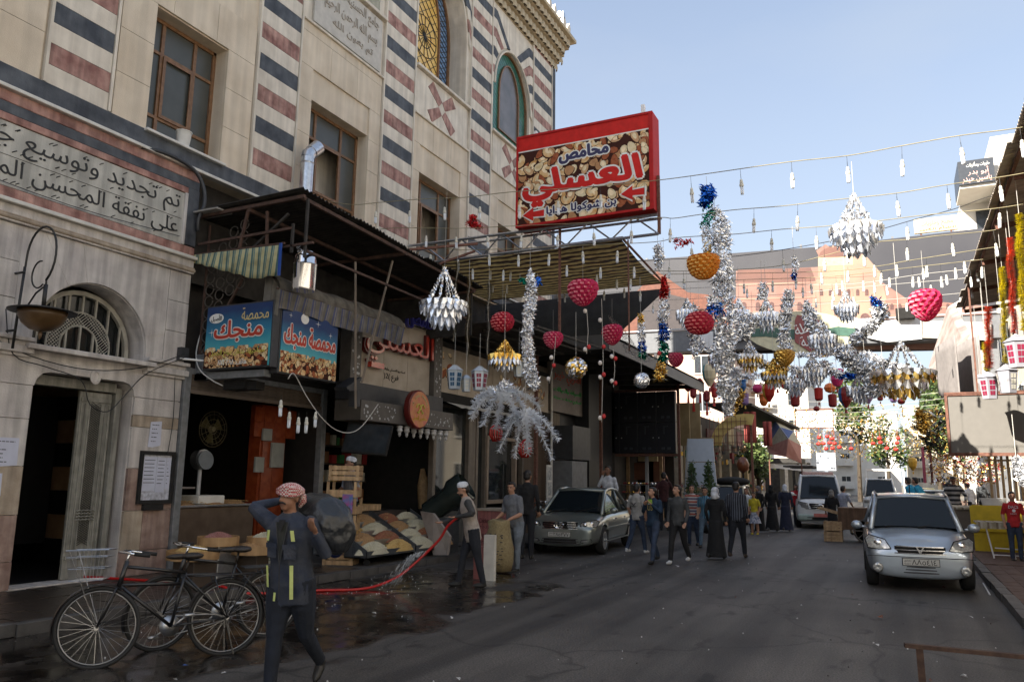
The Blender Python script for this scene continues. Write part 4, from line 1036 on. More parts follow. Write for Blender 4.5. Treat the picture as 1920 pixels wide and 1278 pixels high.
g=G();fat_text(g,'محمصة منجك',fr,(.07,.42,1.39,.84),1,3,.012,.014);text(g,'بن - بزورات - سكاكر',fr,(.1,.22,1.35,.35),0,bold=.02,h0=.006);star(g,fr,.9,.95,.07,3);star(g,fr,1.25,.8,.06,3);oval(g,fr,.55,.98,.1,.09,3);star(g,fr,.2,.98,.05,3)
g.build('lettering',[cream_l,red_l,yel_l,wht_l],s2)
g=G();g.box(-10.9,-9.3,9.60,9.76,3.30,3.42);g.box(-10.9,-10.6,9.6,9.7,3.3,3.75);one('sign_bracket',g,ral,'grey channel under the near blue sign','bracket',bevel=.004)
t=thing('floodlight','black floodlight lying under the near blue sign','lamp',(-10.1,9.85,3.2))
g=G();g.box(-10.35,-9.85,9.75,10.05,3.13,3.30);[g.box(-10.36,-9.84,9.74,9.75,3.14+k*.03,3.15+k*.03)for k in range(5)];g.build('housing',black,t,bevel=.01);g=G();g.box(-9.86,-9.65,9.8,10.0,3.12,3.26);g.build('hood',black,t)
cable([(-10.88,9.66,4.2),(-10.9,9.6,3.8),(-10.75,9.55,3.5),(-10.5,9.6,3.3),(-10.35,9.74,3.2)],.012,mat('white_cable',(.6,.6,.58),.6),'white cable looping from the grille down to the floodlight')
t=thing('floodlight','dark angled floodlight fixed at the edge of the second shop front','lamp',(-9.2,11.9,3.4))
g=G();g.obox((-9.25,11.75,3.42),(.3,.5,.06),Matrix.Rotation(.5,3,'X'));g.box(-9.35,-9.15,11.9,12.0,3.0,3.3);g.build('housing',dkgrey,t)
# ------------------------------------------------------------------ second shop
s=thing('roastery_front','beige shop front with big red letters, boxed beam and dark open display','shop',(-9.9,14.2,.12))
beige=mat('beige_panel',(.36,.30,.225),.5,c2=(.46,.39,.31),vs=3)
perf=mat('brown_grey_cladding',(.085,.075,.065),.5,var=.15)
for k in range(3):g=G();g.box(-9.95,-9.82,12.72+k*.92,12.72+(k+1)*.92-.008,3.55,5.10);g.build('panel',beige,s)
for y0,y1 in((12.36,12.70),(15.50,15.84)):
 g=G();g.box(-9.98,-9.70,y0,y1,2.9,5.2);p=g.build('pilaster',perf,s,bevel=.006)
 g=G();rn=random.Random(int(y0*7))
 for q in range(40):g.lathe([(rn.choice((.012,.02,.03)),0),(.004,.002)],(-9.698,rn.uniform(y0+.05,y1-.05),rn.uniform(3.2,5.0)),8,axis=(1,0,0))
 g.build('perforation',ltgrey,p,kind='stuff')
g=G();g.box(-10.0,-9.66,12.3,15.86,3.2,3.56);g.build('beam',dkgrey,s,bevel=.006)
g=G();g.box(-10.0,-9.35,12.3,15.84,2.78,3.18);bm_=g.build('boxed_beam',perf,s,bevel=.008)
g=G();rn=random.Random(9)
for q in range(60):
 y=rn.choice((rn.uniform(12.4,13.5),rn.uniform(14.6,15.7)));g.lathe([(rn.choice((.014,.02,.028)),0),(.004,.002)],(-9.348,y,rn.uniform(2.84,3.12)),8,axis=(1,0,0))
g.build('perforation',ltgrey,bm_,kind='stuff')
red3=mat('glossy_red_letters',(.42,.035,.02),.18,coat=.6,var=.1);redrim=mat('dark_red_rim',(.12,.012,.01),.3)
g=G();fr=FR_Y(-9.82,12.75,3.6);text(g,'العسلي',fr,(.02,.44,2.72,1.36),1,bold=.10,d=.10,h0=.02);text(g,'العسلي',fr,(.08,.50,2.66,1.30),0,bold=.045,d=.03,h0=.12);g.box(-9.8,-9.7,13.05,13.5,3.94,4.06,0)
g.build('raised_letters',[red3,redrim],s)
g=G();fr=FR_Y(-9.82,12.75,3.6);text(g,'لصاحبها العسلي وأولاده',fr,(.85,.34,1.7,.43),bold=.02,h0=.002);text(g,'فـرع (2)'.replace('ـ',''),fr,(.9,.12,1.45,.30),bold=.02,h0=.002);g.build('lettering',black,s)
g=G();fr=FR_Y(-9.75,14.6,4.95);text(g,'محامص',fr,(-.4,.02,1.0,.5),bold=.06,d=.08,h0=.05);g.build('raised_letters',mat('violet_letters',(.03,.03,.16),.2,coat=.5),s)
rs=thing('round_sign','round orange lit sign with nuts and roastery lettering on the boxed beam','sign',(-9.2,14.15,2.75))
g=G();g.lathe([(.40,0),(.42,.02),(.42,.13),(.39,.15)],(-9.34,14.15,3.13),36,axis=(1,0,0));g.build('rim',redrim,rs,smooth=True,autos=35)
def radial_print(name,c0,c1,c2_,r):
 m=bpy.data.materials.new(name);m.use_nodes=True;n=m.node_tree.nodes;l=m.node_tree.links;b=n['Principled BSDF'];b.inputs['Roughness'].default_value=.3
 tc=n.new('ShaderNodeTexCoord');g_=n.new('ShaderNodeTexNoise');g_.inputs['Scale'].default_value=r;l.new(tc.outputs['Object'],g_.inputs['Vector'])
 rr_=n.new('ShaderNodeValToRGB');e=rr_.color_ramp.elements;e[0].position=.35;e[1].position=.65;e[0].color=(*c0,1);e[1].color=(*c2_,1);x=e.new(.5);x.color=(*c1,1)
 l.new(g_.outputs[0],rr_.inputs[0]);l.new(rr_.outputs[0],b.inputs['Base Color']);return m
g=G();g.lathe([(.385,0),(.385,.012)],(-9.20,14.15,3.13),36,axis=(1,0,0));g.build('face',radial_print('orange_face',(.5,.12,.03),(.58,.2,.05),(.55,.1,.06),4),rs)
g=G();fr=FR_Y(-9.187,14.15,3.13)
for side,cx in((-1,-.07),(1,.09)):
 g.tube([(-9.18,14.15+cx+.07*side*math.cos(a)*(1 if a<3.2 else.5),3.14+.1*math.sin(a))for a in np.linspace(.2,5.6,12)],.014,5,0)
w_='AZ. Assali Roastery'
for i,ch in enumerate(w_):
 if ch in ' ':continue
 a=R(165)-R(150)*i/(len(w_)-1);u=V(0,math.sin(a),-math.cos(a));v=V(0,math.cos(a),math.sin(a))
 text(g,ch,(V(-9.187,14.15+.27*math.cos(a),3.13+.27*math.sin(a)),u,v,V(1,0,0)),(-.018,0,.018,.05 if ch not in '.'else.012),2,bold=.02,fit='both'if ch not in '.li'else 'h')
text(g,'محامص العسلي',fr,(-.27,-.29,.27,-.13),1,bold=.03)
g.build('lettering',[yel_l,mat('golden_lettering',(.7,.42,.05),.4),cream_l],rs)
tr=thing('hanging_trim','row of white carved drops hanging under the boxed beam','trim',(-9.4,14.7,2.55))
gd=G();gd.lathe([(.02,0),(.07,-.02),(.055,-.07),(.065,-.11),(.03,-.16),(.035,-.2),(.01,-.24)],(0,0,0),8,cap=False);dm=gd.mesh('drop',mat('chalk_white',(.55,.54,.52),.7))
for k in range(8):piece('drop',dm,tr,(-9.42,13.75+k*.27,2.77))
t=thing('television','dark flat television tilted down under the boxed beam beside the white capped head','television',(-9.3,12.6,2.3))
rotT=Matrix.Rotation(R(-18),3,'X')@Matrix.Rotation(R(14),3,'Z')
g=G();g.obox((-9.35,12.55,2.42),(.95,.07,.62),rotT);g.build('casing',black,t,bevel=.01);g=G();g.obox(Vector((-9.35,12.55,2.42))+rotT@V(0,-.037,0),(.87,.006,.54),rotT);g.build('screen',mat('dark_screen',(.03,.035,.04),.12,var=.2),t)
g=G();g.bar((-9.5,12.8,2.5),(-9.8,13.0,2.8),.04);g.build('arm',steel,t)
g=G();g.box(-14.6,-14.5,13.12,26,.1,3.42);g.build('shop_room',mat('shop_back_wall',(.018,.016,.015),.7),s)  # back wall colour carries the gloom of the shop interior
shelfm=mat('dark_shelf',(.05,.035,.025),.6)
for k in range(5):
 g=G();g.box(-12.3,-11.9,13.4,16.0,.7+k*.42,.73+k*.42);g.build('shelf',shelfm,s)
g=G();rn=random.Random(11);cm=[mat('packet_'+n_,c_,.4)for n_,c_ in(('green',(.05,.2,.07)),('brown',(.22,.11,.05)),('white',(.55,.53,.45)),('red',(.35,.04,.04)),('gold',(.45,.3,.07)))]
for k in range(5):
 y=13.45
 while y<15.9:
  w=rn.uniform(.08,.2);g.box(-12.1,-11.92,y,y+w,.73+k*.42,.73+k*.42+rn.uniform(.12,.32),rn.randrange(5));y+=w+rn.uniform(.01,.12)
g.build('packets',cm,s,kind='stuff')
g=G();g.box(-11.2,-10.4,13.3,15.6,.12,.95);g.build('counter',mat('dark_counter',(.05,.04,.035),.4),s)
t=thing('bread_tray','wooden tray of bread sticks on the dark counter','tray',(-10.6,13.9,.95))
g=G();g.box(-10.9,-10.35,13.4,14.5,.97,1.0);g.box(-10.9,-10.35,13.4,13.43,1.0,1.1);g.box(-10.9,-10.35,14.47,14.5,1.0,1.1);g.box(-10.37,-10.35,13.43,14.47,1.0,1.1);g.build('tray_frame',kraft,t)
for k in range(9):g=G();g.tube([(-10.85+.02*(k%3),13.5+k*.11,1.06),(-10.42,13.52+k*.11,1.07)],.035,6);g.build('bread_stick',nutC,t,smooth=True)
# ------------------------------------------------------------------ third shop: glazed front
s=thing('glazed_shop_front','shop with beige nut picture fascia, scalloped white awning and framed display windows','shop',(-9.9,18.5,.12))
for k in range(7):g=G();y0=15.90+k*.95;g.box(-9.95,-9.85,y0,y0+.94,3.72,4.85);g.build('panel',beige,s)
g=G();g.box(-9.98,-9.80,15.88,22.56,4.85,4.97);g.box(-9.98,-9.76,15.88,22.56,3.50,3.72);g.build('fascia_rail',black,s)
g=G();fr=FR_Y(-9.85,15.95,3.72);nuts(g,fr,(.15,.1,.75,1.0),.28,12,dens=.35);nuts(g,fr,(3.2,.1,4.6,.9),.3,13,dens=.35);nuts(g,fr,(5.0,.3,6.3,.95),.3,14,dens=.3);g.build('nut_print',NM,s)
g=G();g.grid(lambda u,v:V(-9.78+.35*v,16.2+4.6*u,3.50-.12*v-(.03*abs(math.sin(u*40))if v>.9 else 0)),60,3);o=g.build('scalloped_awning',offw,s)
frm=mat('taupe_frame',(.14,.115,.09),.5,c2=(.2,.165,.13),vs=7,streak=(8,.3));gls=mat('shop_glass',(.02,.024,.024),.04,var=.2,spec=.8)
posts=[15.86,17.55,17.95,18.45,20.25,20.75]
for p in posts:g=G();g.box(-10.02,-9.88,p,p+.12,.12,3.5);g.build('post',frm,s,bevel=.006)
g=G();g.box(-10.0,-9.9,17.62,17.99,.12,3.5);g.build('pier',frm,s)
for a,b,z0,z1 in((15.98,17.55,.9,3.4),(18.57,20.25,1.12,2.72),(18.07,18.45,.9,3.2)):
 g=G();g.box(-10.0,-9.985,a,b,z0,z1);g.build('pane',gls,s)
g=G()
for b in((18.5,20.32,1.02,1.12),(18.5,20.32,2.72,2.82)):g.box(-9.98,-9.84,*b)
for b in((18.5,18.6,1.12,2.72),(20.22,20.32,1.12,2.72)):g.box(-9.98,-9.84,*b)
g.build('window_frame',mat('tan_frame',(.26,.2,.15),.5,var=.15),s,bevel=.008)
g=G();g.box(-10.05,-9.9,15.98,20.75,.12,.88);g.box(-10.3,-10.06,15.98,20.75,2.9,3.5);g.build('apron',mat('weathered_grey_boards',(.09,.085,.075),.8,streak=(12,.3)),s)
g=G();g.box(-14.4,-10.3,16.4,16.5,.12,3.4);g.build('partition',black,s)
g=G()
for y in(16.3,16.7,17.2):g.tube([(-10.4,y,.95),(-10.4,y,1.5),(-10.45,y,1.9)],[.12,.16,.05],8)
g.build('display_sack',kraft,s,smooth=True)
for a,b,z0,z1,m_,x in((-9.8,0,0,0,0,0),):
 pass
s=thing('ribbed_shutter_wall','brown ribbed shutter wall with a pale pole before it','wall',(-9.9,22.2,.12))
sm=mat('brown_ribbed_metal',(.09,.06,.04),.6,c2=(.14,.10,.07),vs=3)
g=G();g.box(-10.05,-9.99,20.9,23.8,.12,5.2);g.build('backing',sm,s)
rg=G();rg.box(0,.03,0,2.85,.004,.07);rme=rg.mesh('slat',sm)
for k in range(40):piece('slat',rme,s,(-9.985,20.92,.2+k*.074))
vg=G();vg.box(0,.035,.006,.13,0,1.75);vme=vg.mesh('vertical_rib',mat('brown_ribs',(.11,.085,.055),.6,c2=(.16,.125,.085),vs=3))
for k in range(20):piece('vertical_rib',vme,s,(-9.98,20.92+k*.14,3.4))
g=G();g.tube([(-9.3,21.55,.12),(-9.3,21.55,4.9)],.035,8);one('pale_pole',g,offw,'pale metal pole standing before the brown ribbed wall','pole')
t=thing('poster_panel','narrow white poster frame leaning beside the pale pole','poster',(-9.28,21.2,.5))
g=G();g.box(-9.3,-9.26,21.15,21.5,.7,2.1);g.build('frame',offw,t)
for z in(.78,1.22,1.66):
 g=G();g.box(-9.26,-9.255,21.19,21.46,z,z+.38);g.build('poster',mat('faded_poster',(.2,.22,.22),.6,c2=(.5,.5,.48),vs=14),t)
s=thing('lettered_sign','brownish sign with red and green lettering above the grey metal boxes','sign',(-9.8,24,3.9))
g=G();g.box(-9.95,-9.8,22.65,25.4,3.82,5.4);g.build('board',mat('taupe_board',(.15,.125,.11),.5),s,bevel=.01)
g=G();fr=FR_Y(-9.8,22.65,3.82);text(g,'العربي خيبر',fr,(.2,.95,2.55,1.4),0,bold=.05,d=.02);text(g,'للصرافة والحوالات',fr,(.2,.62,2.6,.82),1,bold=.02,d=.02);text(g,'تصليح ساعات حديثة',fr,(.2,.36,2.6,.52),1,bold=.02,d=.02);g.build('lettering',[mat('orange_letters',(.45,.05,.02),.5),mat('green_letters',(.03,.4,.08),.5)],s)
for k,(y0,y1,z0,z1,lb)in enumerate(((22.75,24.3,2.3,3.35,'grey metal unit above the tall grey cabinet'),(22.7,24.0,.95,2.25,'tall grey metal cabinet behind the silver sedan'))):
 g=G();g.box(-9.75,-9.1,y0,y1,z0,z1);[g.box(-9.09,-9.085,y0+.05,y0+.5,z0+.1*q,z0+.1*q+.02)for q in range(1,4)];one('metal_cabinet',g,grey if k else dkgrey,lb,'cabinet',bevel=.02)
g=G();g.box(-10.2,-10.1,23.9,29.4,.12,6.4);g.box(-10.1,-9.6,25.5,26.9,.12,6.2);one('dark_hoarding',g,mat('charcoal_panels',(.012,.013,.016),.5),'tall charcoal hoarding behind the second lane of hanging ornaments','hoarding')
# ------------------------------------------------------------------ the great red billboard on its truss
b=thing('red_billboard','big red framed billboard picturing mixed nuts with red and blue lettering and arrows','billboard',(-6.1,16,7.55))
redb=mat('billboard_red',(.42,.014,.014),.6,spec=.2,var=.08);BX=(-7.86,-4.48)
def zb(x,lo):return lo
g=G();g.box(BX[0],BX[1],16.0,16.5,7.56,9.86);g.build('case',redb,b,bevel=.01)
g=G();
for q in((BX[0],BX[1],9.80,9.86),(BX[0],BX[1],7.56,7.62),(BX[0],BX[0]+.05,7.62,9.80),(BX[1]-.09,BX[1],7.62,9.80)):g.box(q[0],q[1],15.965,16.0,q[2],q[3])
g.build('frame',redb,b,bevel=.006)
g=G();g.box(BX[0]+.05,BX[1]-.09,15.99,16.0,7.62,9.44,1);g.box(BX[0]+.05,BX[1]-.09,15.988,15.999,9.44,9.47,2);g.box(BX[0]+.05,BX[1]-.09,15.986,15.998,9.47,9.8,0);g.build('printed_face',[mat('sign_red_band',(.55,.02,.015),.6,spec=.2),nut_shade,wht_l],b)
fr=FR_C(BX[0]+.05,15.984,7.62)
g=G();nuts(g,fr,(0,0,3.23,1.82),.40,21,dens=1.2);g.build('nut_print',NM,b)
blue_l=mat('navy_lettering',(.02,.02,.09),.4);redL=mat('sign_red_letters',(.58,.02,.016),.6,spec=.2)
g=G()
fat_text(g,'محامص',fr,(1.08,1.36,2.28,1.72),1,2,.022,.03,h0=.006)
fat_text(g,'العسلي',fr,(.16,.42,3.06,1.28),0,2,.042,.04,h0=.006,shear=-.12)
fat_text(g,'بن شوكولا هدايا',fr,(.76,.12,2.46,.35),1,2,.011,.02,h0=.006)
def arrow(cx,cz,s,flip,m,h,e=0):
 P=[(-.25-e,0),(0-e*.2,.16+e*1.2),(0-e*.2,.06+e),(.25+e,.075+e),(.25+e,-.075-e),(0-e*.2,-.06-e),(0-e*.2,-.16-e*1.2)]
 P=[(cx+p[0]*s*1.05,cz+p[1]*s)for p in P]
 o,u,v,w=fr;g.add([o+u*p[0]+v*p[1]+w*h for p in P],[(0,2,1),(0,6,5),(0,5,2),(2,5,4,3)][:],m)
arrow(.42,.22,1.05,0,2,.009,.035);arrow(.42,.22,1.05,0,0,.017);arrow(2.85,.38,1.05,0,2,.009,.035);arrow(2.85,.38,1.05,0,0,.017)
g.build('lettering',[redL,blue_l,wht_l],b)
for sx in(BX[0]+1.0,BX[1]-.3):
 pass
g=G();g.box(-4.78,-4.70,16.1,16.2,9.86,10.12);g.box(-7.5,-7.44,16.2,16.3,9.86,10.05);g.build('lamp_post_stub',white,b)
trs=thing('sign_truss','welded steel truss reaching out over the street under the red billboard','truss',(-7.7,16.2,7.1))
g=G();A=V(-11.0,15.95,7.48);B_=V(-4.45,16.2,7.50);C_=V(-11.0,16.1,7.02);D_=V(-4.45,16.2,7.05)
g.tube([A,B_],.035,6);g.tube([C_,D_],.035,6);g.tube([A+V(0,.4,0),B_+V(0,.3,0)],.03,6);g.build('chord',galv,trs)
for k in range(12):
 t0,t1=k/12,(k+1)/12;g=G();p0,p1=(A.lerp(B_,t0),C_.lerp(D_,t1))if k%2 else(C_.lerp(D_,t0),A.lerp(B_,t1));g.tube([p0,p1],.02,5);g.build('strut',galv,trs)
for a,b2,w2 in(((-4.44,16.22,7.05),(-4.44,16.22,8.4),.06),((-6.85,16.3,5.0),(-6.85,16.3,7.6),.05),((-5.2,16.35,4.5),(-5.2,16.35,7.05),.03)):g=G();g.bar(a,b2,w2);g.build('upright',rust,trs)
for a,b2 in(((-10.7,12.8,6.35),(-8.0,14.4,6.75)),((-10.2,15.4,6.6),(-8.9,15.9,7.1))):
 g=G();g.bar(a,b2,.05);g.build('tie_bar',rust,trs)
aw=thing('brown_gold_awning','large brown and gold striped awning stretched below the red billboard','awning',(-7.9,18,6.8))
bg_m=translucent(stripe_mat('brown_gold_stripes',[(.55,(.50,.36,.14)),(.45,(.07,.045,.03))],1,.235,wob=.25),.55)
g=G();g.grid(lambda u,v:V(-10.6+5.25*u,16.3+3.4*v+.0*u,7.08-.22*v-.10*math.sin(v*PI)-.05*math.sin(u*PI)),20,12);g.build('cloth',bg_m,aw,smooth=True)
g=G();g.tube([(-10.6,16.28,7.1),(-5.3,16.28,7.1)],.025,6);g.tube([(-5.33,16.28,7.1),(-5.33,19.75,6.87)],.03,6);g.tube([(-10.6,19.72,6.85),(-5.3,19.72,6.85)],.025,6);g.build('frame',rust,aw)
g=G();g.plate([(-11,5.6),(-6.9,5.6),(-5.4,6.85),(-11,6.85)],(),(V(0,20.4,0),V(1,0,0),V(0,0,1),V(0,-1,0)),.03);one('dark_infill',g,mat('charcoal_infill',(.022,.024,.027),.7,c2=(.04,.042,.045),vs=3),'dark tarpaulin added to darken the space behind the far edge of the striped awning','infill')  # sheet added only to fill this region with dark
cn=thing('dark_steel_canopy','long dark steel canopy shading the pavement beyond the striped awning','canopy',(-9,25,5.4))
g=G();g.box(-11.2,-6.9,19.9,31.5,5.55,5.62);g.box(-11.2,-7.6,15.4,20.4,5.2,5.25);g.build('deck',tin,cn)
g=G();g.box(-6.96,-6.9,19.9,31.5,5.2,5.62);g.box(-11.0,-6.95,19.84,19.9,5.2,5.6);g.build('fascia',mat('dull_grey_fascia',(.10,.10,.105),.5),cn)
for k in range(7):g=G();y=20.5+k*1.7;g.bar((-11,y,5.45),(-7,y,5.35),.08,.16);g.build('beam',tin,cn)
for k in range(6):g=G();x=-10.8+k*.7;g.bar((x,16,5.15),(x+.4,20,5.15),.05);g.build('purlin',tin,cn)
for(y)in(20.2,25.6):g=G();g.bar((-7.2,y,.0+.1),(-7.2,y,5.3),.09)if False else g.bar((-9.2,y,.12),(-9.2,y,5.3),.09);g.build('post',rust,cn)
g=G();g.box(-16,-11.0,25.42,30,.1,9.0);g.box(-16,-10.2,30,33,.1,7.5);one('dim_rear_building',g,mat('dull_brown_plaster',(.055,.05,.045),.9,c2=(.09,.08,.07),vs=2),'plain dull building beyond the corner of the banded one','building')
sc_=thing('screen_rack','rack of black screen cabinets raised on a steel scaffold over the pavement','screen rack',(-9.2,30,.12))
blk=mat('cabinet_black',(.006,.007,.012),.45,var=.2);silv=mat('white_port',(.7,.7,.7),.4)
X0,X1,Z0,Z1=-10.75,-7.72,2.72,5.15
for i in range(4):
 for j in range(2):
  w=(X1-X0)/4;h=(Z1-Z0)/2;x=X0+i*w;z=Z0+j*h
  g=G();g.box(x+.008,x+w-.008,30.0,30.25,z+.008,z+h-.008);c=g.build('cabinet',blk,sc_,bevel=.012)
  g=G();g.box(x+w*.35,x+w*.42,29.97,30.0,z+h*.62,z+h*.85);g.box(x+w*.35,x+w*.6,29.97,30.0,z+h*.85,z+h*.88);g.build('handle',mat('handle_grey',(.03,.033,.04),.4),c)
  g=G();[g.box(x+w*q,x+w*(q+.16),29.985,30.0,z+h*.12,z+h*.2)for q in(.25,.55)];g.build('vent',mat('vent_grey',(.045,.05,.06),.4),c,kind='stuff')
  g=G();q=.82 if i%2==0 else.12;g.ell((x+w*q,29.985,z+h*.5),.022,n=6);g.build('port',silv,c)
g=G()
for x in(X0-.1,X1+.1):g.bar((x,30.1,.0),(x,30.1,5.6),.09)
g.bar((X0-.1,30.1,Z0-.06),(X1+.1,30.1,Z0-.06),.1);g.bar((X0-.1,30.1,Z1+.06),(X1+.1,30.1,Z1+.06),.1)
g.build('scaffold',rust,sc_)
w_=thing('corner_shop','small lit shop with glass display case behind the silver sedan','shop',(-10.5,33,.12))
g=G();g.box(-12.5,-8.7,33.4,33.5,.12,3.4);g.box(-12.5,-8.0,30.6,33.4,3.3,3.4);g.build('wall',mat('dim_shop_wall',(.05,.04,.03),.8),w_)
wd=mat('warm_wood',(.35,.22,.11),.5,var=.2)
for x,m_ in((-11.9,wd),(-10.15,wd),(-9.35,ltgrey),(-8.75,wd)):g=G();g.box(x,x+.12,31.3,31.42,.12,3.0);g.build('door_post',m_,w_)
g=G();g.box(-10.0,-9.4,31.9,31.95,1.7,2.4);g.box(-9.2,-8.75,32,32.1,1.2,2.9);g.build('poster',mat('russet_panel',(.16,.06,.03),.6),w_)
g=G();g.box(-9.7,-8.9,31.5,31.7,2.45,2.85);g.build('lit_sign',mat('pale_yellow_box',(.55,.45,.25),.5),w_)
t=thing('display_case','glass display case with small wares outside the corner shop','display case',(-9.4,30.9,.12))
g=G();g.box(-10.3,-8.6,30.6,31.0,.12,.8);g.build('base',mat('case_base',(.07,.055,.05),.5),t)
g=G()
for x in(-10.3,-9.45,-8.62):
 for y in(30.6,31.0):g.bar((x,y,.8),(x,y,1.5),.02)
for z in(.8,1.15,1.5):
 for y in(30.6,31.0):g.bar((-10.3,y,z),(-8.62,y,z),.02)
g.build('rails',steel,t)
g=G();rn=random.Random(77)
for k in range(60):g.ell((rn.uniform(-10.2,-8.7),rn.uniform(30.65,30.95),rn.choice((.85,1.2,1.55))),rn.uniform(.03,.07),n=6,m=rn.randrange(3))
g.build('wares',[foil,foil_g,mat('dull_red_ware',(.2,.03,.03),.5)],t,kind='stuff')
# ------------------------------------------------------------------ right side of the street
pl_s=mat('sunlit_plaster',(.55,.48,.38),.9,c2=(.66,.59,.48),vs=.8,streak=(3,.2));pl_w=mat('white_plaster',(.62,.58,.52),.9,c2=(.72,.69,.63),vs=1.2)
pl_p=mat('pinkish_plaster',(.50,.34,.27),.9,c2=(.58,.42,.34),vs=1.1);pl_y=mat('ochre_wall',(.50,.38,.18),.9,c2=(.62,.5,.28),vs=1.4)
dkwin=mat('dark_window',(.03,.035,.04),.2,var=.3)
def block_building(name,label,x0,x1,y0,y1,h,m,wins=None,faces='S',storey=3.1,z0=0,wx=1.1,wz=1.4,step=2.6,balc=False):
 t=thing(name,label,'building',((x0+x1)/2,(y0+y1)/2,z0))
 g=G();g.box(x0,x1,y0,y1,z0,h);g.build('wall',m,t);g=G();g.box(x0-.15,x1+.15,y0-.15,y1+.15,h+.002,h+.3);g.build('parapet',m,t)
 gw=G();gw.box(-wx/2,wx/2,-.05,0,0,wz);gm=gw.mesh('window',dkwin);gf=G();[gf.box(*b)for b in((-wx/2-.08,wx/2+.08,-.08,.0,-.1,0),(-wx/2-.08,wx/2+.08,-.08,0,wz,wz+.08),(-.03,.03,-.07,0,0,wz))];fm=gf.mesh('window_frame',offw)
 gb=G();gb.box(-wx*.9,wx*.9,-.9,0,-.25,-.12);gb.box(-wx*.9,wx*.9,-.9,-.84,-.12,.75);bmesh_=gb.mesh('balcony',m)
 z=z0+1.1
 while z+wz<h:
  for fc in faces:
   a,b=(x0,x1)if fc in 'S'else(y0,y1);n=int((b-a)/step)
   for k in range(n):
    c=a+(b-a)*(k+.5)/n
    P,r=((c,y0,z),0)if fc=='S'else(((x0,c,z),-PI/2)if fc=='W'else((x1,c,z),PI/2))
    w=piece('window',gm,t,P,(0,0,r));f_=bpy.data.objects.new('window_frame',fm);col.objects.link(f_);f_.parent=w
    if balc and k%2==0:piece('balcony',bmesh_,t,P,(0,0,r))
  z+=storey
 return t
block_building('apartment_building','pale apartment house added unseen behind the right hand canopies to bounce sunlight',5.2,12,-40,31,12.0,pl_w,faces='W')  # out-of-view block added to bounce sunlight onto the left facade
block_building('apartment_building','pale stone house beyond the blank board on the far side of the stalls',4.6,12,33,52,9.0,pl_s,faces='WS')
tr_m=mat('brown_tin_sheet',(.42,.36,.30),.6,0,c2=(.56,.49,.42),vs=4,streak=(3,.3))
cr=thing('tin_canopy','long corrugated tin canopy along the right hand shops, seen from below','canopy',(3.2,18,6.9))
rn=random.Random(12)
for k in range(19):
 y0=10.9+k*.78;e=rn.uniform(-.05,.06)
 corr(1.80+e,5.2,y0,y0+.83,lambda x,y,k=k:6.80+.10*(x-1.8)+.014*(k%2),per=.11,amp=.026,m=tr_m,parent=cr)
for k in range(6):g=G();y=11.5+k*2.8;g.bar((1.95,y,6.62),(5.2,y,6.95),.05,.1);g.build('rafter',rust,cr)
g=G();g.bar((1.95,11,6.74),(1.95,25.6,6.74),.05);g.bar((3.6,11,6.88),(3.6,25.6,6.88),.05);g.build('purlin',rust,cr)
rs_=thing('right_shops','dim shop fronts with grey roller shutter under the right hand canopy','shop',(3.6,18,.12))
g=G();g.box(4.4,5.2,11,26,.12,6.6);g.box(3.4,4.4,24.5,25.2,3.2,6.6);g.build('wall',mat('dim_brown_wall',(.05,.042,.035),.9,c2=(.08,.07,.06),vs=2),rs_)
g=G();g.box(0,1.9,-.02,0,.003,.093);me_=g.mesh('slat',mat('shutter_grey',(.11,.115,.12),.5,var=.15))
for k in range(30):piece('slat',me_,rs_,(3.05,22.6+.008*(k%2),.15+k*.096))
g=G();g.box(2.90,3.05,22.5,22.7,.12,3.3);g.build('post',rust,rs_)
gp=G();[gp.bar((2.15+k*.14,24.6,.9),(2.15+k*.14,24.6,3.2),.06)for k in range(6)];gp.bar((2.05,24.55,2.35),(3.0,24.55,2.35),.05);one('post_rack',gp,kraft,'rack of upright pale wooden posts beside the roller shutter','rack')
bd=thing('blank_board','large blank cream board in a brown frame hung beneath the tin canopy','board',(2.6,23,2.5))
g=G();g.box(1.20,3.9,23.0,23.06,2.50,3.95);g.build('face',mat('cream_board',(.155,.145,.13),.6,var=.04),bd)
g=G();
for q in((1.14,3.96,2.42,2.50),(1.14,3.96,3.95,4.04),(1.14,1.20,2.5,3.95),(3.9,3.96,2.5,3.95)):g.box(q[0],q[1],22.97,23.09,q[2],q[3])
g.build('frame',rust,bd)
for x in(1.9,3.4):g=G();g.bar((x,23.05,4.04),(x,23.05,6.85),.04);g.build('hanger',rust,bd)
tt=thing('tilted_sign','tilted picture sign box jutting towards the road beyond the blank board','sign',(1.8,31,5.0))
Q=[at(1741,688,Y=33),at(1776,577,Y=33),at(1804,633,Y=29),at(1756,711,Y=29)]
off=V(.25,0,.1);g=G();g.add(Q+[q+off for q in Q],[(0,1,2,3),(7,6,5,4),(0,4,5,1),(1,5,6,2),(2,6,7,3),(3,7,4,0)]);g.build('box',mat('faded_picture_sign',(.20,.15,.13),.5,c2=(.34,.30,.28),vs=2.5),tt)
Q2=[at(1777,576,Y=33),at(1800,562,Y=33.4),at(1812,640,Y=30),at(1804,634,Y=29)];g=G();g.add(Q2+[q+V(.02,.2,0)for q in Q2],[(0,1,2,3),(7,6,5,4),(0,4,5,1),(1,5,6,2),(2,6,7,3),(3,7,4,0)]);g.build('end_panel',offw,tt)
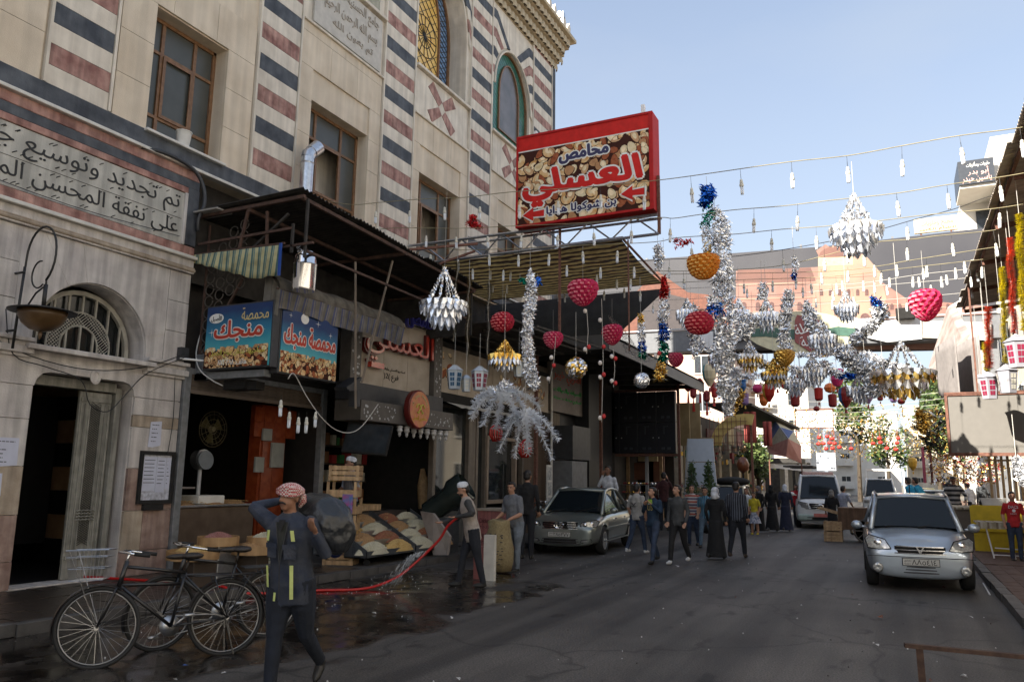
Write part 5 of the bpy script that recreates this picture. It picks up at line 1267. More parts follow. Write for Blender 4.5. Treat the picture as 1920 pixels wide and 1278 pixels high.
for i,(px,w_,z)in enumerate(((1757,26,0),(1793,30,0))):
 P=at(px,690,Y=27.5);ww=w_/px_scale(P)
 g=G();g.grid(lambda u,v:V(P.x+ww*u,27.5-2.2*u+.1*math.sin(u*9),P.z+.65-v*(1.5+.5*u-.05*math.sin(u*30))),14,6);o=one('hanging_cloth',g,mat('hung_cloth',(.22,.2,.19),.8,var=.1),['grey white cloth hanging right under the tilted sign','grey white cloth hanging nearest to the tin canopy'][i],'cloth','cloths hanging below the tilted sign',smooth=True);s_=o.modifiers.new('t','SOLIDIFY');s_.thickness=.02
bh=thing('balcony_building','white house with black lettered balcony front above the far end of the tin canopy','building',(4.9,46,0))
a,b,c,d=at(1795,303,Y=45),at(1858,296,Y=45),at(1800,347,Y=45),at(1858,340,Y=45)
zb_,zt_=(c.z+d.z)/2,(a.z+b.z)/2
g=G();g.box(a.x,b.x+.1,45,45.15,zb_,zt_);g.box(a.x,a.x+.12,45.15,48,zb_,zt_);g.build('balcony_front',mat('black_sign_face',(.035,.04,.05),.4),bh)
g=G();g.box(a.x+.02,b.x+.1,45.15,48,zb_-.15,zb_+.02);g.build('soffit',pl_w,bh)
g=G();g.box(a.x+.2,8,48,60,0,zb_+.02);g.box(b.x+.1,8,45.5,60,6,zt_+1.3);g.build('wall',pl_w,bh)
g=G();fr=FR_C(a.x,45,zb_);W=b.x-a.x;H=zt_-zb_
text(g,'حلويات ومأكولات',fr,(.25*W,.68*H,.95*W,.92*H),0,bold=.03,d=.01);text(g,'أبو بدر',fr,(.28*W,.34*H,.9*W,.66*H),1,bold=.06,d=.01);text(g,'ياسين حيدر',fr,(.1*W,.04*H,.97*W,.36*H),1,bold=.06,d=.01);g.build('lettering',[wht_l,mat('pinkish_letters',(.75,.45,.4),.5)],bh)
g=G();g.box(a.x+.9,a.x+1.7,47.93,48,zb_-2.2,zb_-.6);g.build('window',dkwin,bh)
ys=thing('yellow_sign','pale yellow lettered sign with red script below the black balcony front','sign',(3.2,46,12))
a,b=at(1713,413,Y=44.5),at(1797,437,Y=44.5);g=G();z0=at(1713,438,Y=44.5).z;z1=at(1797,402,Y=44.5).z
g.box(a.x,b.x,44.5,44.7,z0,z1);g.build('board',mat('yellow_board',(.62,.50,.30),.6),ys);g=G();fr=FR_C(a.x,44.49,z0);text(g,'مطبخ وحلويات',fr,(.3,.32*(z1-z0),b.x-a.x-.2,.85*(z1-z0)),0,bold=.03);text(g,'الشام الكبير',fr,(.2,.05,b.x-a.x-.1,.28*(z1-z0)),1,bold=.05);g.build('lettering',[grey,redL],ys)
g=G();g.bar((a.x+.3,44.6,9.5),(a.x+.3,44.6,z0),.08);g.bar((b.x-.3,44.6,9.5),(b.x-.3,44.6,z0),.08);g.build('post',rust,ys)
# ------------------------------------------------------------------ gate across the street with printed banner
gt=thing('street_gate','gate across the street with a long printed banner of a domed hall','gate',(-4,38.4,0))
steelg=mat('gate_grey',(.15,.155,.165),.5,var=.1)
GA,GB=V(-12.6,37.6,0),V(4.0,39.0,0)
u_=(GB-GA).normalized();w_=u_.cross(V(0,0,1));fr=(V(GA.x,GA.y,0),u_,V(0,0,1),w_)
def gp_(px,py):
 d=CAMROT@Vector((px-_CX,-(py-_CY),-_F));o=V(0,0,CAM_Z);t=(GA-o).dot(w_)/d.dot(w_);P=o+d*t;return((P-GA).dot(u_),P.z)
def gpoly(P,m,h,d=.004,name=None,parent=None,px=True):
 g=G();Q=[gp_(*p)for p in P]if px else P
 ar=sum(Q[i][0]*Q[(i+1)%len(Q)][1]-Q[(i+1)%len(Q)][0]*Q[i][1]for i in range(len(Q)))
 if ar<0:Q=Q[::-1]
 g.plate(Q,(),(fr[0]+w_*h,*fr[1:]),d,m=0);return g
banner_dark=mat('print_dusk_sky',(.035,.035,.043),.6,c2=(.05,.049,.056),vs=.4)
bs_=mat('print_salmon_wall',(.22,.11,.085),.7,c2=(.28,.155,.125),vs=1.2);bs_l=mat('print_glow_wall',(.36,.23,.16),.7,c2=(.30,.17,.13),vs=.8);bs_d=mat('print_dark_roof',(.12,.06,.05),.7,c2=(.17,.08,.06),vs=1.);bs_o=mat('print_orange',(.14,.05,.03),.7,var=.2);bs_w=mat('print_window',(.10,.05,.045),.7,var=.3);bs_s=mat('print_shadow',(.05,.04,.04),.7)
bn=gpoly([(1080,497),(1205,487),(1545,462),(1865,425),(1870,655),(1080,668)],0,-.1,.1).build('banner',banner_dark,gt)
gpoly([(1232,508),(1290,548),(1395,560),(1395,655),(1090,655),(1090,560),(1195,545)],0,.0).build('print',bs_o,bn)
gpoly([(1195,575),(1230,545),(1290,560),(1290,655),(1195,655)],0,.005).build('print',bs_s,bn)
gpoly([(1380,508),(1545,500),(1530,470),(1548,458),(1700,560),(1860,575),(1860,655),(1380,656)],0,.010).build('print',bs_,bn)
gpoly([(1378,530),(1384,506),(1520,502),(1530,528)],0,.015).build('print',bs_d,bn)
gpoly([(1562,478),(1600,472),(1622,478),(1650,510),(1662,560),(1640,655),(1520,655),(1525,530),(1534,520),(1534,480)],0,.015).build('print',bs_l,bn)
dome=[(1535,482)]+[(1567-32*math.cos(a),482-20*math.sin(a))for a in np.linspace(.1,PI-.1,9)]+[(1599,482)]
gpoly(dome,0,.022).build('print',bs_d,bn);gpoly([(1560,464),(1562,456),(1564,464)],0,.024).build('print',bs_l,bn)
gpoly([(1534,500),(1534,484),(1600,481),(1600,497)],0,.024).build('print',mat('print_cream',(.5,.38,.22),.7),bn)
g=G()
for i,(x,y,w,h)in enumerate([(1395+k*26,570,4,12)for k in range(5)]+[(1425,600,9,28),(1465,600,9,28),(1505,600,9,28),(1545,598,10,30),(1590,596,10,32),(1622,596,9,32)]+[(1540+k*17,545,3,9)for k in range(6)]+[(1672+k*15,600,5,24)for k in range(11)]+[(1672+k*15,572,3,8)for k in range(11)]+[(1305+k*16,590,3,16)for k in range(5)]):
 P=[(x-w,y+h)]+[(x-w*math.cos(a),y-w*math.sin(a))for a in np.linspace(0,PI,7)]+[(x+w,y+h)]
 q=gpoly(P,0,.03);k0=len(g.v);g.add(q.v,q.f)
g.build('print',bs_w,bn,kind='stuff')
g=G()
for(x0,y0,x1,y1)in((1385,533,1530,528),(1385,560,1530,556),(1385,585,1530,582),(1530,520,1640,515),(1530,565,1660,562),(1660,568,1850,580),(1660,590,1850,596)):
 q=gpoly([(x0,y0),(x1,y1),(x1,y1+2.5),(x0,y0+2.5)],0,.028);g.add(q.v,q.f)
g.build('print',bs_l,bn,kind='stuff')
g=G();A,B_=gp_(1150,664)[1],gp_(1150,622)[1]
def along(x):return GA+u_*x
L=(GB-GA).length
g.obox(along(L/2-.6)+V(0,-.5,8.35),(L+1.6,.7,1.05),Matrix((u_,V(0,0,1).cross(u_),V(0,0,1))).transposed());g.build('beam',steelg,gt,bevel=.02)
g=G();g.obox(along(L/2-.6)+V(0,-.9,8.93),(L+1.6,.1,.06),Matrix((u_,V(0,0,1).cross(u_),V(0,0,1))).transposed());g.build('beam_rail',ltgrey,gt)
for x in(.4,L-.2):g=G();p=along(x);g.box(p.x-.25,p.x+.25,p.y-.6,p.y-.1,0,7.8);g.build('post',steelg,gt)
for x in(1.5,5,9,13,16):g=G();p=along(x)+V(0,.35,0);g.bar(p+V(0,0,7.8),p+V(0,0,13.0),.1);g.build('strut',steelg,gt)
whp=mat('white_board',(.66,.66,.66),.6,var=.08)
def hboard(P,m,h,name,parent=gt,d=.06):return gpoly(P,0,h,d).build(name,m,parent)
hboard([(1305,628),(1342,628),(1342,657),(1305,655)],whp,.95,'pattern_panel');hboard([(1380,636),(1435,597),(1395,644),(1342,658),(1350,630)],whp,.95,'wing_panel')
hboard([(1575,592),(1612,607),(1655,612),(1660,648),(1625,640),(1600,622)],whp,.95,'wing_panel');hboard([(1655,610),(1722,598),(1724,642),(1660,648)],whp,.93,'white_panel');hboard([(1725,608),(1850,612),(1850,645),(1725,640)],mat('cream_panel',(.45,.42,.38),.6),.93,'side_panel')
emb=thing('oval_emblem','oval eye shaped emblem with green band and red calligraphy square on the gate beam','sign',tuple(along(7.6)+V(0,-1.4,8)))
ov=lambda s,n=28:[(1505+103*s*math.copysign(abs(math.cos(a))**1.0,math.cos(a)),633+39*s*math.copysign(abs(math.sin(a))**1.15,math.sin(a))+2*math.cos(a))for a in np.linspace(0,2*PI,n+1)[:-1]]
gpoly(ov(1),0,1.25,.12).build('oval_board',mat('cream_sign',(.58,.54,.36),.5),emb)
P=[(1409,629),(1440,622),(1480,627),(1530,630),(1570,622),(1602,626),(1602,640),(1570,639),(1530,645),(1480,645),(1440,640),(1409,641)]
gpoly(P,0,1.38,.01).build('green_band',mat('green_band',(.045,.11,.08),.5),emb)
gpoly([(1496,601),(1540,612),(1543,655),(1520,668),(1492,650),(1492,612)],0,1.40,.05).build('red_square',mat('maroon_square',(.26,.065,.06),.5),emb)
g=G();c=gp_(1517,636);s_=.5
fr2=(fr[0]+u_*c[0]+V(0,0,c[1])+w_*1.452,(u_+V(0,0,.35)).normalized(),(V(0,0,1)-u_*.35).normalized(),w_);text(g,'بوظة',fr2,(-.5,-.05,.55,.6),bold=.04,d=.02);text(g,'عربية',fr2,(-.45,-.65,.5,.0),bold=.04,d=.02);g.build('calligraphy',wht_l,emb)
P=gp_(1697,597);p=along(P[0])+V(0,-1.1,P[1]);g=G();g.obox(p,(.75,.4,.5));one('loudspeaker',g,black,'small black loudspeaker box on the gate beam beside the crimson lantern','loudspeaker',bevel=.03)
# ------------------------------------------------------------------ far left shops, awnings, arcs
fl=thing('far_shops','row of ochre shop fronts with stone piers beyond the screen rack','shop',(-10,45,.12))
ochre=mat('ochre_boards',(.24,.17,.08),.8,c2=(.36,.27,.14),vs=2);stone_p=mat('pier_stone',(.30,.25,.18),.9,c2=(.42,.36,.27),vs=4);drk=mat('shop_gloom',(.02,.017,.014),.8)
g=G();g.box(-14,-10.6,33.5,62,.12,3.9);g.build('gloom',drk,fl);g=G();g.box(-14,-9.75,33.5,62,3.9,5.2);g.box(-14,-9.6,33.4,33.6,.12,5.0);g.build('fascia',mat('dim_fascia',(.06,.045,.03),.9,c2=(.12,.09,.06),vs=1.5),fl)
rn=random.Random(31);y=34.4
while y<61:
 g=G();g.box(-10.6,-9.5,y,y+.7,.12,3.9);g.build('pier',stone_p if rn.random()<.6 else ochre,fl)
 g=G();g.box(-9.75,-9.68,y+.9,y+2.7,4.0,4.0+rn.uniform(.6,1.1));g.build('shop_board',[ochre,mat('maroon_board',(.12,.03,.025),.7),mat('cream_shop_board',(.4,.36,.28),.7)][rn.randrange(3)],fl)
 g=G();zz=rn.uniform(1.2,2.2);g.box(-10.5,-9.9,y+.9,y+2.6,.12,rn.uniform(.8,1.2));g.box(-10.55,-10.4,y+1.0,y+2.5,1.4,2.6);g.build('display',[ochre,kraft,mat('green_goods',(.05,.09,.05),.7)][rn.randrange(3)],fl)
 y+=3.1
g=G();rn=random.Random(32)
for k in range(240):
 y=rn.uniform(34.5,60);x=rn.uniform(-10.2,-8.7);g.obox((x,y,rn.choice((rn.uniform(1.0,1.6),rn.uniform(2.7,3.8)))),(rn.uniform(.05,.2),rn.uniform(.05,.25),rn.uniform(.1,.35)),Matrix.Rotation(rn.uniform(0,3),3,'Z'),rn.randrange(6))
one('shop_wares',g,[foil_g,kraft,mat('ware_red',(.25,.03,.03),.6),mat('ware_cream',(.45,.4,.3),.6),dkgrey,mat('ware_green',(.05,.14,.07),.6)],'jumble of small wares hung and heaped before the far ochre shops','goods')['kind']='stuff'
for k,(px,py,w,h,Y,m,lb)in enumerate(((1280,795,26,80,31.8,ochre,'tall ochre board just right of the screen rack'),(1303,800,20,90,33,ochre,'second ochre board right of the screen rack'),(1320,850,30,60,34,mat('tan_board',(.3,.24,.16),.8),'tan board behind the white panel stand'))):
 P=at(px,py,Y=Y);s=px_scale(P);g=G();g.box(P.x-w/s/2,P.x+w/s/2,Y,Y+.08,P.z-h/s/2,P.z+h/s/2);g.box(P.x-.03,P.x+.03,Y+.09,Y+.15,0,P.z+h/s/2);one('shop_board',g,m,lb,'board')
ab=thing('arched_fascia','yellow arched fascia over a dark shop opening in the far left row','sign',(-8.6,39,2.8))
P=at(1400,835,Y=39);s=px_scale(P);R1=66/s;R2=46/s
g=G();arc=[(P.x+R1*math.cos(a),P.z+R1*.9*math.sin(a))for a in np.linspace(PI*.42,PI,14)]+[(P.x+R2*math.cos(a),P.z+R2*.85*math.sin(a))for a in np.linspace(PI,PI*.42,14)]
g.plate(arc,(),(V(0,39,0),V(1,0,0),V(0,0,1),V(0,-1,0)),.15);g.build('arch_board',mat('yellow_arch',(.42,.30,.08),.6,c2=(.5,.38,.13),vs=2),ab)
g=G();g.bar((P.x-R1,39,.1),(P.x-R1,39,P.z+.2),.1);g.bar((P.x+.2,39.2,.1),(P.x+.2,39.2,P.z+R1*.8),.1);g.build('post',rust,ab)
g=G();rn=random.Random(6)
for k in range(9):g.bar((P.x-R1+k*R1/8,38.8,P.z-.3),(P.x-R1+k*R1/8,38.8,P.z+R1*.8),.025)
for k in range(5):g.bar((P.x-R1,38.78,P.z-.2+k*R1/5),(P.x+.1,38.78,P.z-.2+k*R1/5),.025)
one('wire_rack',g,rust,'thin welded wire rack before the arched fascia','rack')
rdc=mat('faded_red_cloth',(.30,.045,.04),.9,c2=(.42,.10,.085),vs=3)
for k,(x0,x1,y0,y1,Y)in enumerate(((1394,1418,772,830,41.5),(1430,1447,790,836,41.2))):
 A=at(x0,y0,Y=Y);B_=at(x1,y1,Y=Y);g=G();g.grid(lambda u,v:V(A.x+(B_.x-A.x)*u,Y+.12*math.sin(u*14),A.z+(B_.z-A.z)*v),24,3);o=one('red_curtain',g,rdc,['wide faded red curtain hanging beside the arched fascia','narrow faded red curtain next to the umbrella awning'][k],'curtain',smooth=True);o.modifiers.new('t','SOLIDIFY').thickness=.03
A,B_=at(1400,758,Y=41),at(1492,803,Y=52);g=G();g.bar(A,B_,.5,.12);g.bar(A+V(-1.2,0,.1),B_+V(-1.2,0,.1),2.0,.1);one('sloping_roof',g,tin,'dark ragged roof edge sloping over the red curtains','roof')
pa=thing('patchwork_awning','domed canvas awning in blue, cream and faded red panels on the far left row','awning',(-6.6,46,3))
A=at(1452,783,Y=47);cl_r=mat('canvas_red',(.36,.15,.11),.9,c2=(.46,.22,.17),vs=3);cl_b=mat('canvas_blue',(.035,.07,.22),.9,var=.2);cl_c=mat('canvas_cream',(.42,.38,.27),.9,var=.15)
rim_=[(1438,838),(1442,850),(1475,856),(1503,868),(1502,835),(1488,808),(1452,785)]
P=[at(x,y,Y=Y)for(x,y),Y in zip(rim_,(46,43.5,42.5,43,46,49,50))];top=at(1462,800,Y=44.5);mid=at(1478,822,Y=43)
for i,(tri,m)in enumerate((((P[6],P[0],top),cl_b),((P[6],top,P[5]),cl_c),((top,P[0],mid),cl_c),((top,mid,P[5]),cl_b),((P[5],mid,P[4]),cl_c),((P[0],P[1],P[2],mid),cl_r),((mid,P[2],P[3],P[4]),cl_r))):
 g=G();g.add([Vector(q)for q in tri],[tuple(range(len(tri)))]);o=g.build('canvas_panel',m,pa);o.modifiers.new('t','SOLIDIFY').thickness=.03
g=G();g.bar(P[3],(P[3].x,P[3].y,.1),.06);g.bar(P[1],(P[1].x,P[1].y,.1),.06);g.build('post',rust,pa)
ws=thing('white_panel_stand','leaning white double panel on a light frame behind the two boys','display stand',(-6.3,29,0))
Q=[at(1290,822,Y=29),at(1336,822,Y=29),at(1344,909,Y=28.3),at(1289,909,Y=28.3)];mid_=[Q[0].lerp(Q[3],.5),Q[1].lerp(Q[2],.5)]
for a in((Q[0],Q[1],mid_[1],mid_[0]),(mid_[0]-V(0,.02,.03),mid_[1]-V(0,.02,.03),Q[2],Q[3])):
 g=G();g.add([*a,*[q+V(0,.06,0)for q in a]],[(3,2,1,0),(4,5,6,7),(0,1,5,4),(1,2,6,5),(2,3,7,6),(3,0,4,7)]);g.build('panel',mat('bluish_white',(.42,.45,.48),.5,var=.05),ws)
g=G();z_=0
for q,f_ in((Q[0],V(-.12,-.9,0)),(Q[1],V(.15,-.9,0))):g.bar(q,(q.x+f_.x,q.y-.6,0),.05)
for z in(1.5,1.25):g.bar((Q[3].x-.15,28.2,z),(Q[2].x+.1,28.2,z),.05)
g.build('frame',ltgrey,ws)
def leaf_cloud(g,c,r,n,s,rn,ms=(0,),flat=1.):
 for _ in range(n):
  while True:
   p=V(rn.uniform(-1,1),rn.uniform(-1,1),rn.uniform(-1,1))
   if.25<p.length<1:break
  q=V(c[0]+p.x*r[0],c[1]+p.y*r[1],c[2]+p.z*r[2]);a=V(rn.gauss(0,1),rn.gauss(0,1),rn.gauss(0,1)).normalized();b=a.orthogonal().normalized();k=s*rn.uniform(.5,1.3)
  g.add([q,q+a*k+b*k*.4,q+a*k*1.6,q+a*k-b*k*.4],[(0,1,2,3)],rn.choice(ms))
for i,px in enumerate((1298,1330)):
 P=at(px,930,Y=27.6);t=thing('potted_cypress',['small potted cypress before the left half of the white panel','small potted cypress before the right half of the white panel'][i],'plant',(P.x,27.6,.9))
 g=G();rn=random.Random(i)
 for k in range(9):leaf_cloud(g,(P.x,27.6,1.25+k*.12),(.26-k*.022,.26-k*.022,.16),70,.07,rn)
 g.build('foliage',leaf_m,t);g=G();g.lathe([(.1,0),(.15,.3)],(P.x,27.6,.9),10);g.build('pot',mat('terracotta',(.2,.08,.05),.8),t);g=G();g.tube([(P.x,27.6,1.1),(P.x,27.6,2.2)],[.025,.008],5);g.build('stem',rust,t)
g=G();g.box(-7.4,-5.6,27.3,27.9,0,.9);one('low_planter',g,dkgrey,'low dark planter box under the potted cypresses','planter',bevel=.02)
sl2=thing('globe_lamp','brown globe street lamp on a slim post among the far shops','lamp',(-7.8,38,0))
P=at(1393,872,Y=38);g=G();g.tube([(P.x,38,0),(P.x,38,P.z-.2)],.05,6);g.build('post',black,sl2);g=G();g.lathe([(.05,-.35),(.25,-.2),(.3,.05),(.2,.3),(.05,.4)],P,10);g.build('globe',mat('brown_globe',(.16,.05,.02),.3),sl2,smooth=True)
# ------------------------------------------------------------------ far end
for spec in(('pale block with balconies closing the street beyond the cars',-9,0,118,130,11,pl_w,'S',True),('tall white apartment block far left above the ochre shops',-26,-12.5,64,80,15.5,pl_p,'SE',True),('long pale building behind the white lettered sign',-22,-9,95,112,13,pl_w,'S',True),('sunlit house at the right of the street end',5.5,20,62,90,7.5,pl_y,'SW',False),('pale house behind the far tree',1,14,132,150,13,pl_s,'S',True),('cream block on the skyline behind the trees',-40,-18,150,165,17,pl_w,'S',True)):
 lb,x0,x1,y0,y1,h,m,fc,bc=spec;block_building('apartment_building',lb,x0,x1,y0,y1,h,m,faces=fc,balc=bc,step=3.2)
sg=thing('white_lettered_sign','white framed sign with faint brown script standing over the far street','sign',(-6,66,8));a,b=at(1491,769,Y=66),at(1562,800,Y=66)
g=G();g.box(a.x,b.x,66,66.15,b.z,a.z);g.build('board',mat('white_sign',(.78,.76,.7),.6),sg)
g=G()
for q in((a.x-.06,b.x+.06,a.z,a.z+.1),(a.x-.06,b.x+.06,b.z-.1,b.z),(a.x-.08,a.x,b.z,a.z),(b.x,b.x+.08,b.z,a.z)):g.box(q[0],q[1],65.93,66.18,q[2],q[3])
g.bar((a.x,66.1,3),(a.x,66.1,b.z),.1);g.bar((b.x,66.1,3),(b.x,66.1,b.z),.1);g.build('frame',rust,sg)
g=G();fr3=FR_C(a.x,65.99,b.z);text(g,'سوريات',fr3,(.9,.3,2.6,.85),bold=.01);text(g,'مطعم',fr3,(1.3,.95,2.2,1.2),bold=.01);g.build('lettering',mat('brown_script',(.3,.2,.1),.6),sg)
def tree(name,label,x,y,h,cr,seed,m,n=900,ls=.30,z0=0):
 rn=random.Random(seed);t=thing(name,label,'tree',(x,y,z0));g=G();top=z0+h*.75
 g.tube([(x,y,z0),(x+.1,y,z0+h*.35),(x-.1,y,top)],[.22,.15,.06],7)
 for k in range(6):
  a=k*1.1;g.tube([(x,y,z0+h*(.3+.06*k)),(x+cr*.7*math.cos(a),y+cr*.7*math.sin(a),z0+h*(.55+.05*k))],[.07,.02],5)
 g.build('trunk',mat('bark',(.06,.045,.03),.9),t)
 g=G()
 for k in range(16):
  a=rn.uniform(0,6.3);r=cr*rn.uniform(.1,.75);zz=z0+h*rn.uniform(.42,.92)
  leaf_cloud(g,(x+r*math.cos(a),y+r*math.sin(a),zz),(cr*rn.uniform(.25,.45),)*3,n//16,ls,rn,(0,1))
 g.build('crown',m,t)
tree('street_tree','leafy olive green tree standing behind the small silver car near the street end',3.3,62,8.2,2.3,1,[leaf_l,leaf_m],2600,.26)
tree('street_tree','dark tree rising beside the white lettered sign',-3.4,78,12.5,2.2,2,[leaf_l,leaf_m],1800,.3)
tree('street_tree','pale green tree top beyond the hanging foil chandelier',3.2,84,13,2.4,3,[leaf_l,leaf_m],1800,.3)
tree('street_tree','dark shrubby tree by the umbrella awning behind the white van',-8.2,52,4.4,1.5,4,[leaf_m,leaf_l],1500,.2)
tree('street_tree','small tree half hidden behind the far decorations',-1.2,92,9,2.2,5,[leaf_l,leaf_m],1300,.3)
g=G();A=at(1530,848,Y=60);B_=at(1568,882,Y=60);g.box(A.x,B_.x,60,60.1,B_.z,A.z);one('grey_board',g,mat('bluish_grey_board',(.34,.37,.41),.5,var=.05),'bluish grey double board beyond the white van roof','board')
g=G();g.box(-3.2,.3,88,90,2.9,3.1);[g.box(x,x+.1,88,88.1,0,2.9)for x in(-3.2,-1.4,.2)];one('white_kiosk',g,white,'low white roofed kiosk at the far end of the road','kiosk')
rn=random.Random(8)
for k in range(5):g=G();y=64+k*5;g.box(-9.4,-6.6+rn.uniform(-.4,.6),y,y+2.8,3.0+rn.uniform(-.2,.5),3.12);g.box(-9.5,-8.4,y,y+3,.1,2.7);one('far_stall',g,[tin],f'{("nearest", "second", "middle", "fourth", "farthest")[k]} flat roofed stall of the row beyond the patchwork awning','stall')
# ------------------------------------------------------------------ strings of energy saving bulbs
ORD='first second third fourth fifth sixth seventh eighth ninth tenth eleventh twelfth thirteenth fourteenth fifteenth sixteenth seventeenth eighteenth nineteenth twentieth'.split()
ivory=mat('ivory_plastic',(.62,.60,.52),.45,var=.05);tubew=mat('white_glass_tube',(.80,.82,.84),.25,var=0)
def make_bulb():
 t=thing('hanging_bulb','x','light bulb')
 g=G();g.tube([(0,0,0),(0,0,-.09)],.004,4);g.build('cord',wire_m,t)
 g=G();g.lathe([(.008,-.085),(.022,-.10),(.024,-.125),(.019,-.13),(.027,-.135),(.027,-.15),(.021,-.155),(.032,-.165),(.036,-.20),(.03,-.215),(0,-.215)],n=10,cap=False);g.build('socket',ivory,t,smooth=True,autos=40)
 g=G()
 for k in range(3):
  a=k*2.1;c=V(.016*math.cos(a),.016*math.sin(a),0);d=V(-math.sin(a),math.cos(a),0)*.012
  g.tube([c+d+V(0,0,-.21),c+d+V(0,0,-.335),c+V(0,0,-.35),c-d+V(0,0,-.335),c-d+V(0,0,-.21)],.0085,5)
 g.build('tube',tubew,t,smooth=True);return t
bulb0=make_bulb()
ORDN=['nearest','second nearest','third','fourth','fifth','sixth','seventh','eighth','ninth','tenth','eleventh','twelfth','thirteenth','fourteenth']
rnb=random.Random(2)
def light_string(k,Y,wire,bulbs,m=None,X0=None,X1=None):
 """wire: photo points of the cable in the vertical plane Y; bulbs: photo points of bulb tops"""
 P=[at(x,y,Y=Y)for x,y in wire]
 if X0 is not None:P=[V(X0,Y,P[0].z)]+P
 if X1 is not None:P=P+[V(X1,Y,P[-1].z+.02)]
 cable([p+V(0,rnb.uniform(-.015,.015),0)for p in P],.0075,m or ywire,f'{ORDN[k]} sagging bulb cable spanning the street, counted from the camera','light_cable','cable',4,'bulb cables across the street')
 for i,(x,y)in enumerate(sorted(bulbs)):
  p=at(x,y,Y=Y);lb=f'{ORD[i]} white bulb from the left on the {ORDN[k]} cable across the street'
  zz=p.z+.085;rot=(rnb.uniform(-.06,.06),rnb.uniform(-.06,.06),rnb.uniform(0,6))
  b=dup(bulb0,(p.x,Y,zz),label=lb,rot=rot)
  b['group']='bulbs on the cables across the street'
  wz=None
  for a,c in zip(P,P[1:]):
   if min(a.x,c.x)<=p.x<=max(a.x,c.x)and abs(c.x-a.x)>1e-4:wz=a.z+(c.z-a.z)*(p.x-a.x)/(c.x-a.x)
  if wz and wz>zz+.03:
   g=G();g.tube([(0,0,0),(0,0,wz-zz)],.003,3);me=g.mesh('cord',wire_m);o=bpy.data.objects.new('cord',me);col.objects.link(o);o.parent=b
light_string(0,12.5,[(520,392),(545,381),(600,376),(660,384),(715,379),(790,373),(870,370),(960,360),(1110,350),(1232,338),(1330,325),(1480,304),(1590,292),(1700,272),(1800,254),(1905,240)],[(540,410),(588,396),(644,399),(705,396),(768,395),(833,388),(900,387),(973,384),(1046,377),(1126,365),(1208,366),(1296,352),(1389,336),(1485,324),(1589,313),(1692,299),(1802,277),(1915,262)],X1=2.2)
light_string(1,13.8,[(640,436),(655,426),(690,432),(745,427),(860,428),(960,424),(1100,418),(1232,408),(1261,409),(1306,403),(1375,394),(1466,386),(1560,375),(1680,362),(1768,348),(1881,331)],[(643,449),(687,443),(739,444),(799,442),(855,444),(914,443),(978,442),(1046,440),(1113,436),(1184,432),(1257,428),(1414,409),(1496,405),(1682,377),(1777,363),(1875,348)],X1=2.2)
light_string(2,14.9,[(770,492),(800,462),(860,468),(972,466),(1092,460),(1224,454),(1266,446),(1328,442),(1384,438),(1466,430),(1549,424),(1647,414),(1740,403),(1864,391)],[(775,500),(807,477),(859,487),(917,477),(972,478),(1030,476),(1092,471),(1158,470),(1296,465),(1447,446),(1531,442),(1875,399)],X1=2.2)
light_string(3,16.1,[(880,492),(944,494),(1063,487),(1189,489),(1260,486),(1383,480),(1532,457),(1636,434),(1718,411),(1791,391),(1853,369)],[(784,511),(886,504),(944,506),(1063,497),(1126,501),(1189,500),(1255,499),(1468,486),(1546,484),(1701,425)],wire_m,X1=2.2)
light_string(4,17.1,[(905,498),(1119,505),(1282,508),(1449,500),(1560,475),(1633,455),(1709,449),(1757,442),(1842,434)],[(920,505),(958,508),(1119,515),(1183,523),(1282,521),(1590,470),(1621,476),(1701,465),(1785,456),(1866,456)],X1=2.2)
light_string(5,18.2,[(920,526),(1050,520),(1200,515),(1401,512),(1560,508),(1653,498),(1701,489),(1842,467)],[(925,530),(951,532),(1156,523),(1200,545),(1449,526),(1493,521),(1540,511),(1590,507),(1639,497),(1681,496),(1738,498),(1808,490)],X1=2.2)
light_string(6,19.6,[(940,540),(1100,535),(1255,530),(1400,524),(1560,518),(1700,502),(1835,487)],[(1048,548),(1059,549),(1133,545),(1170,540),(1255,540),(1395,531),(1505,538),(1520,531),(1568,531),(1579,526),(1619,526),(1653,512),(1712,518),(1731,503),(1765,518),(1791,502),(1841,500)],ywire,X1=2.2)
light_string(7,21.2,[(950,556),(1110,550),(1300,540),(1437,534),(1600,532),(1720,515),(1830,503)],[(1075,560),(1162,552),(1210,560),(1401,541),(1437,545),(1488,546),(1561,546),(1561,562),(1640,530),(1668,520),(1722,519),(1774,515),(1820,519),(1831,508)],string_m,X1=2.2)
light_string(8,23.2,[(1000,572),(1150,566),(1300,560),(1460,552),(1640,536),(1825,520)],[(1012,578),(1085,580),(1128,575),(1184,572),(1225,572),(1300,566),(1338,566),(1469,560),(1530,560),(1600,556),(1662,536),(1745,534),(1823,540)],string_m,X1=2.2)
light_string(9,25.8,[(1010,590),(1300,580),(1600,566),(1815,548)],[(1030,598),(1100,594),(1160,592),(1240,592),(1310,588),(1425,584),(1505,580),(1640,572),(1700,568),(1750,562),(1800,558)],string_m,X1=2.2)
P5=[V(-9.05,9.9,3.28),V(-9.02,10.0,3.38),V(-9.0,10.3,3.05),V(-8.9,10.6,2.7),V(-8.85,10.95,2.5),V(-8.8,11.3,2.47),V(-8.8,11.65,2.62),V(-8.8,12.1,3.05)]
cable(P5,.009,string_m,'loose cord of five bulbs drooping before the dark nut shop','light_cable')
for i,(x,y)in enumerate(((527,750),(543,772),(560,782),(575,782),(592,772))):
 p=at(x,y,X=-8.85);dup(bulb0,(p.x,p.y,p.z+.09),label=f'{ORD[i]} bulb from the left on the loose cord before the dark nut shop',group='bulbs on the loose cord',rot=(0,0,i))
for c_ in[*bulb0.children,bulb0]:bpy.data.objects.remove(c_)
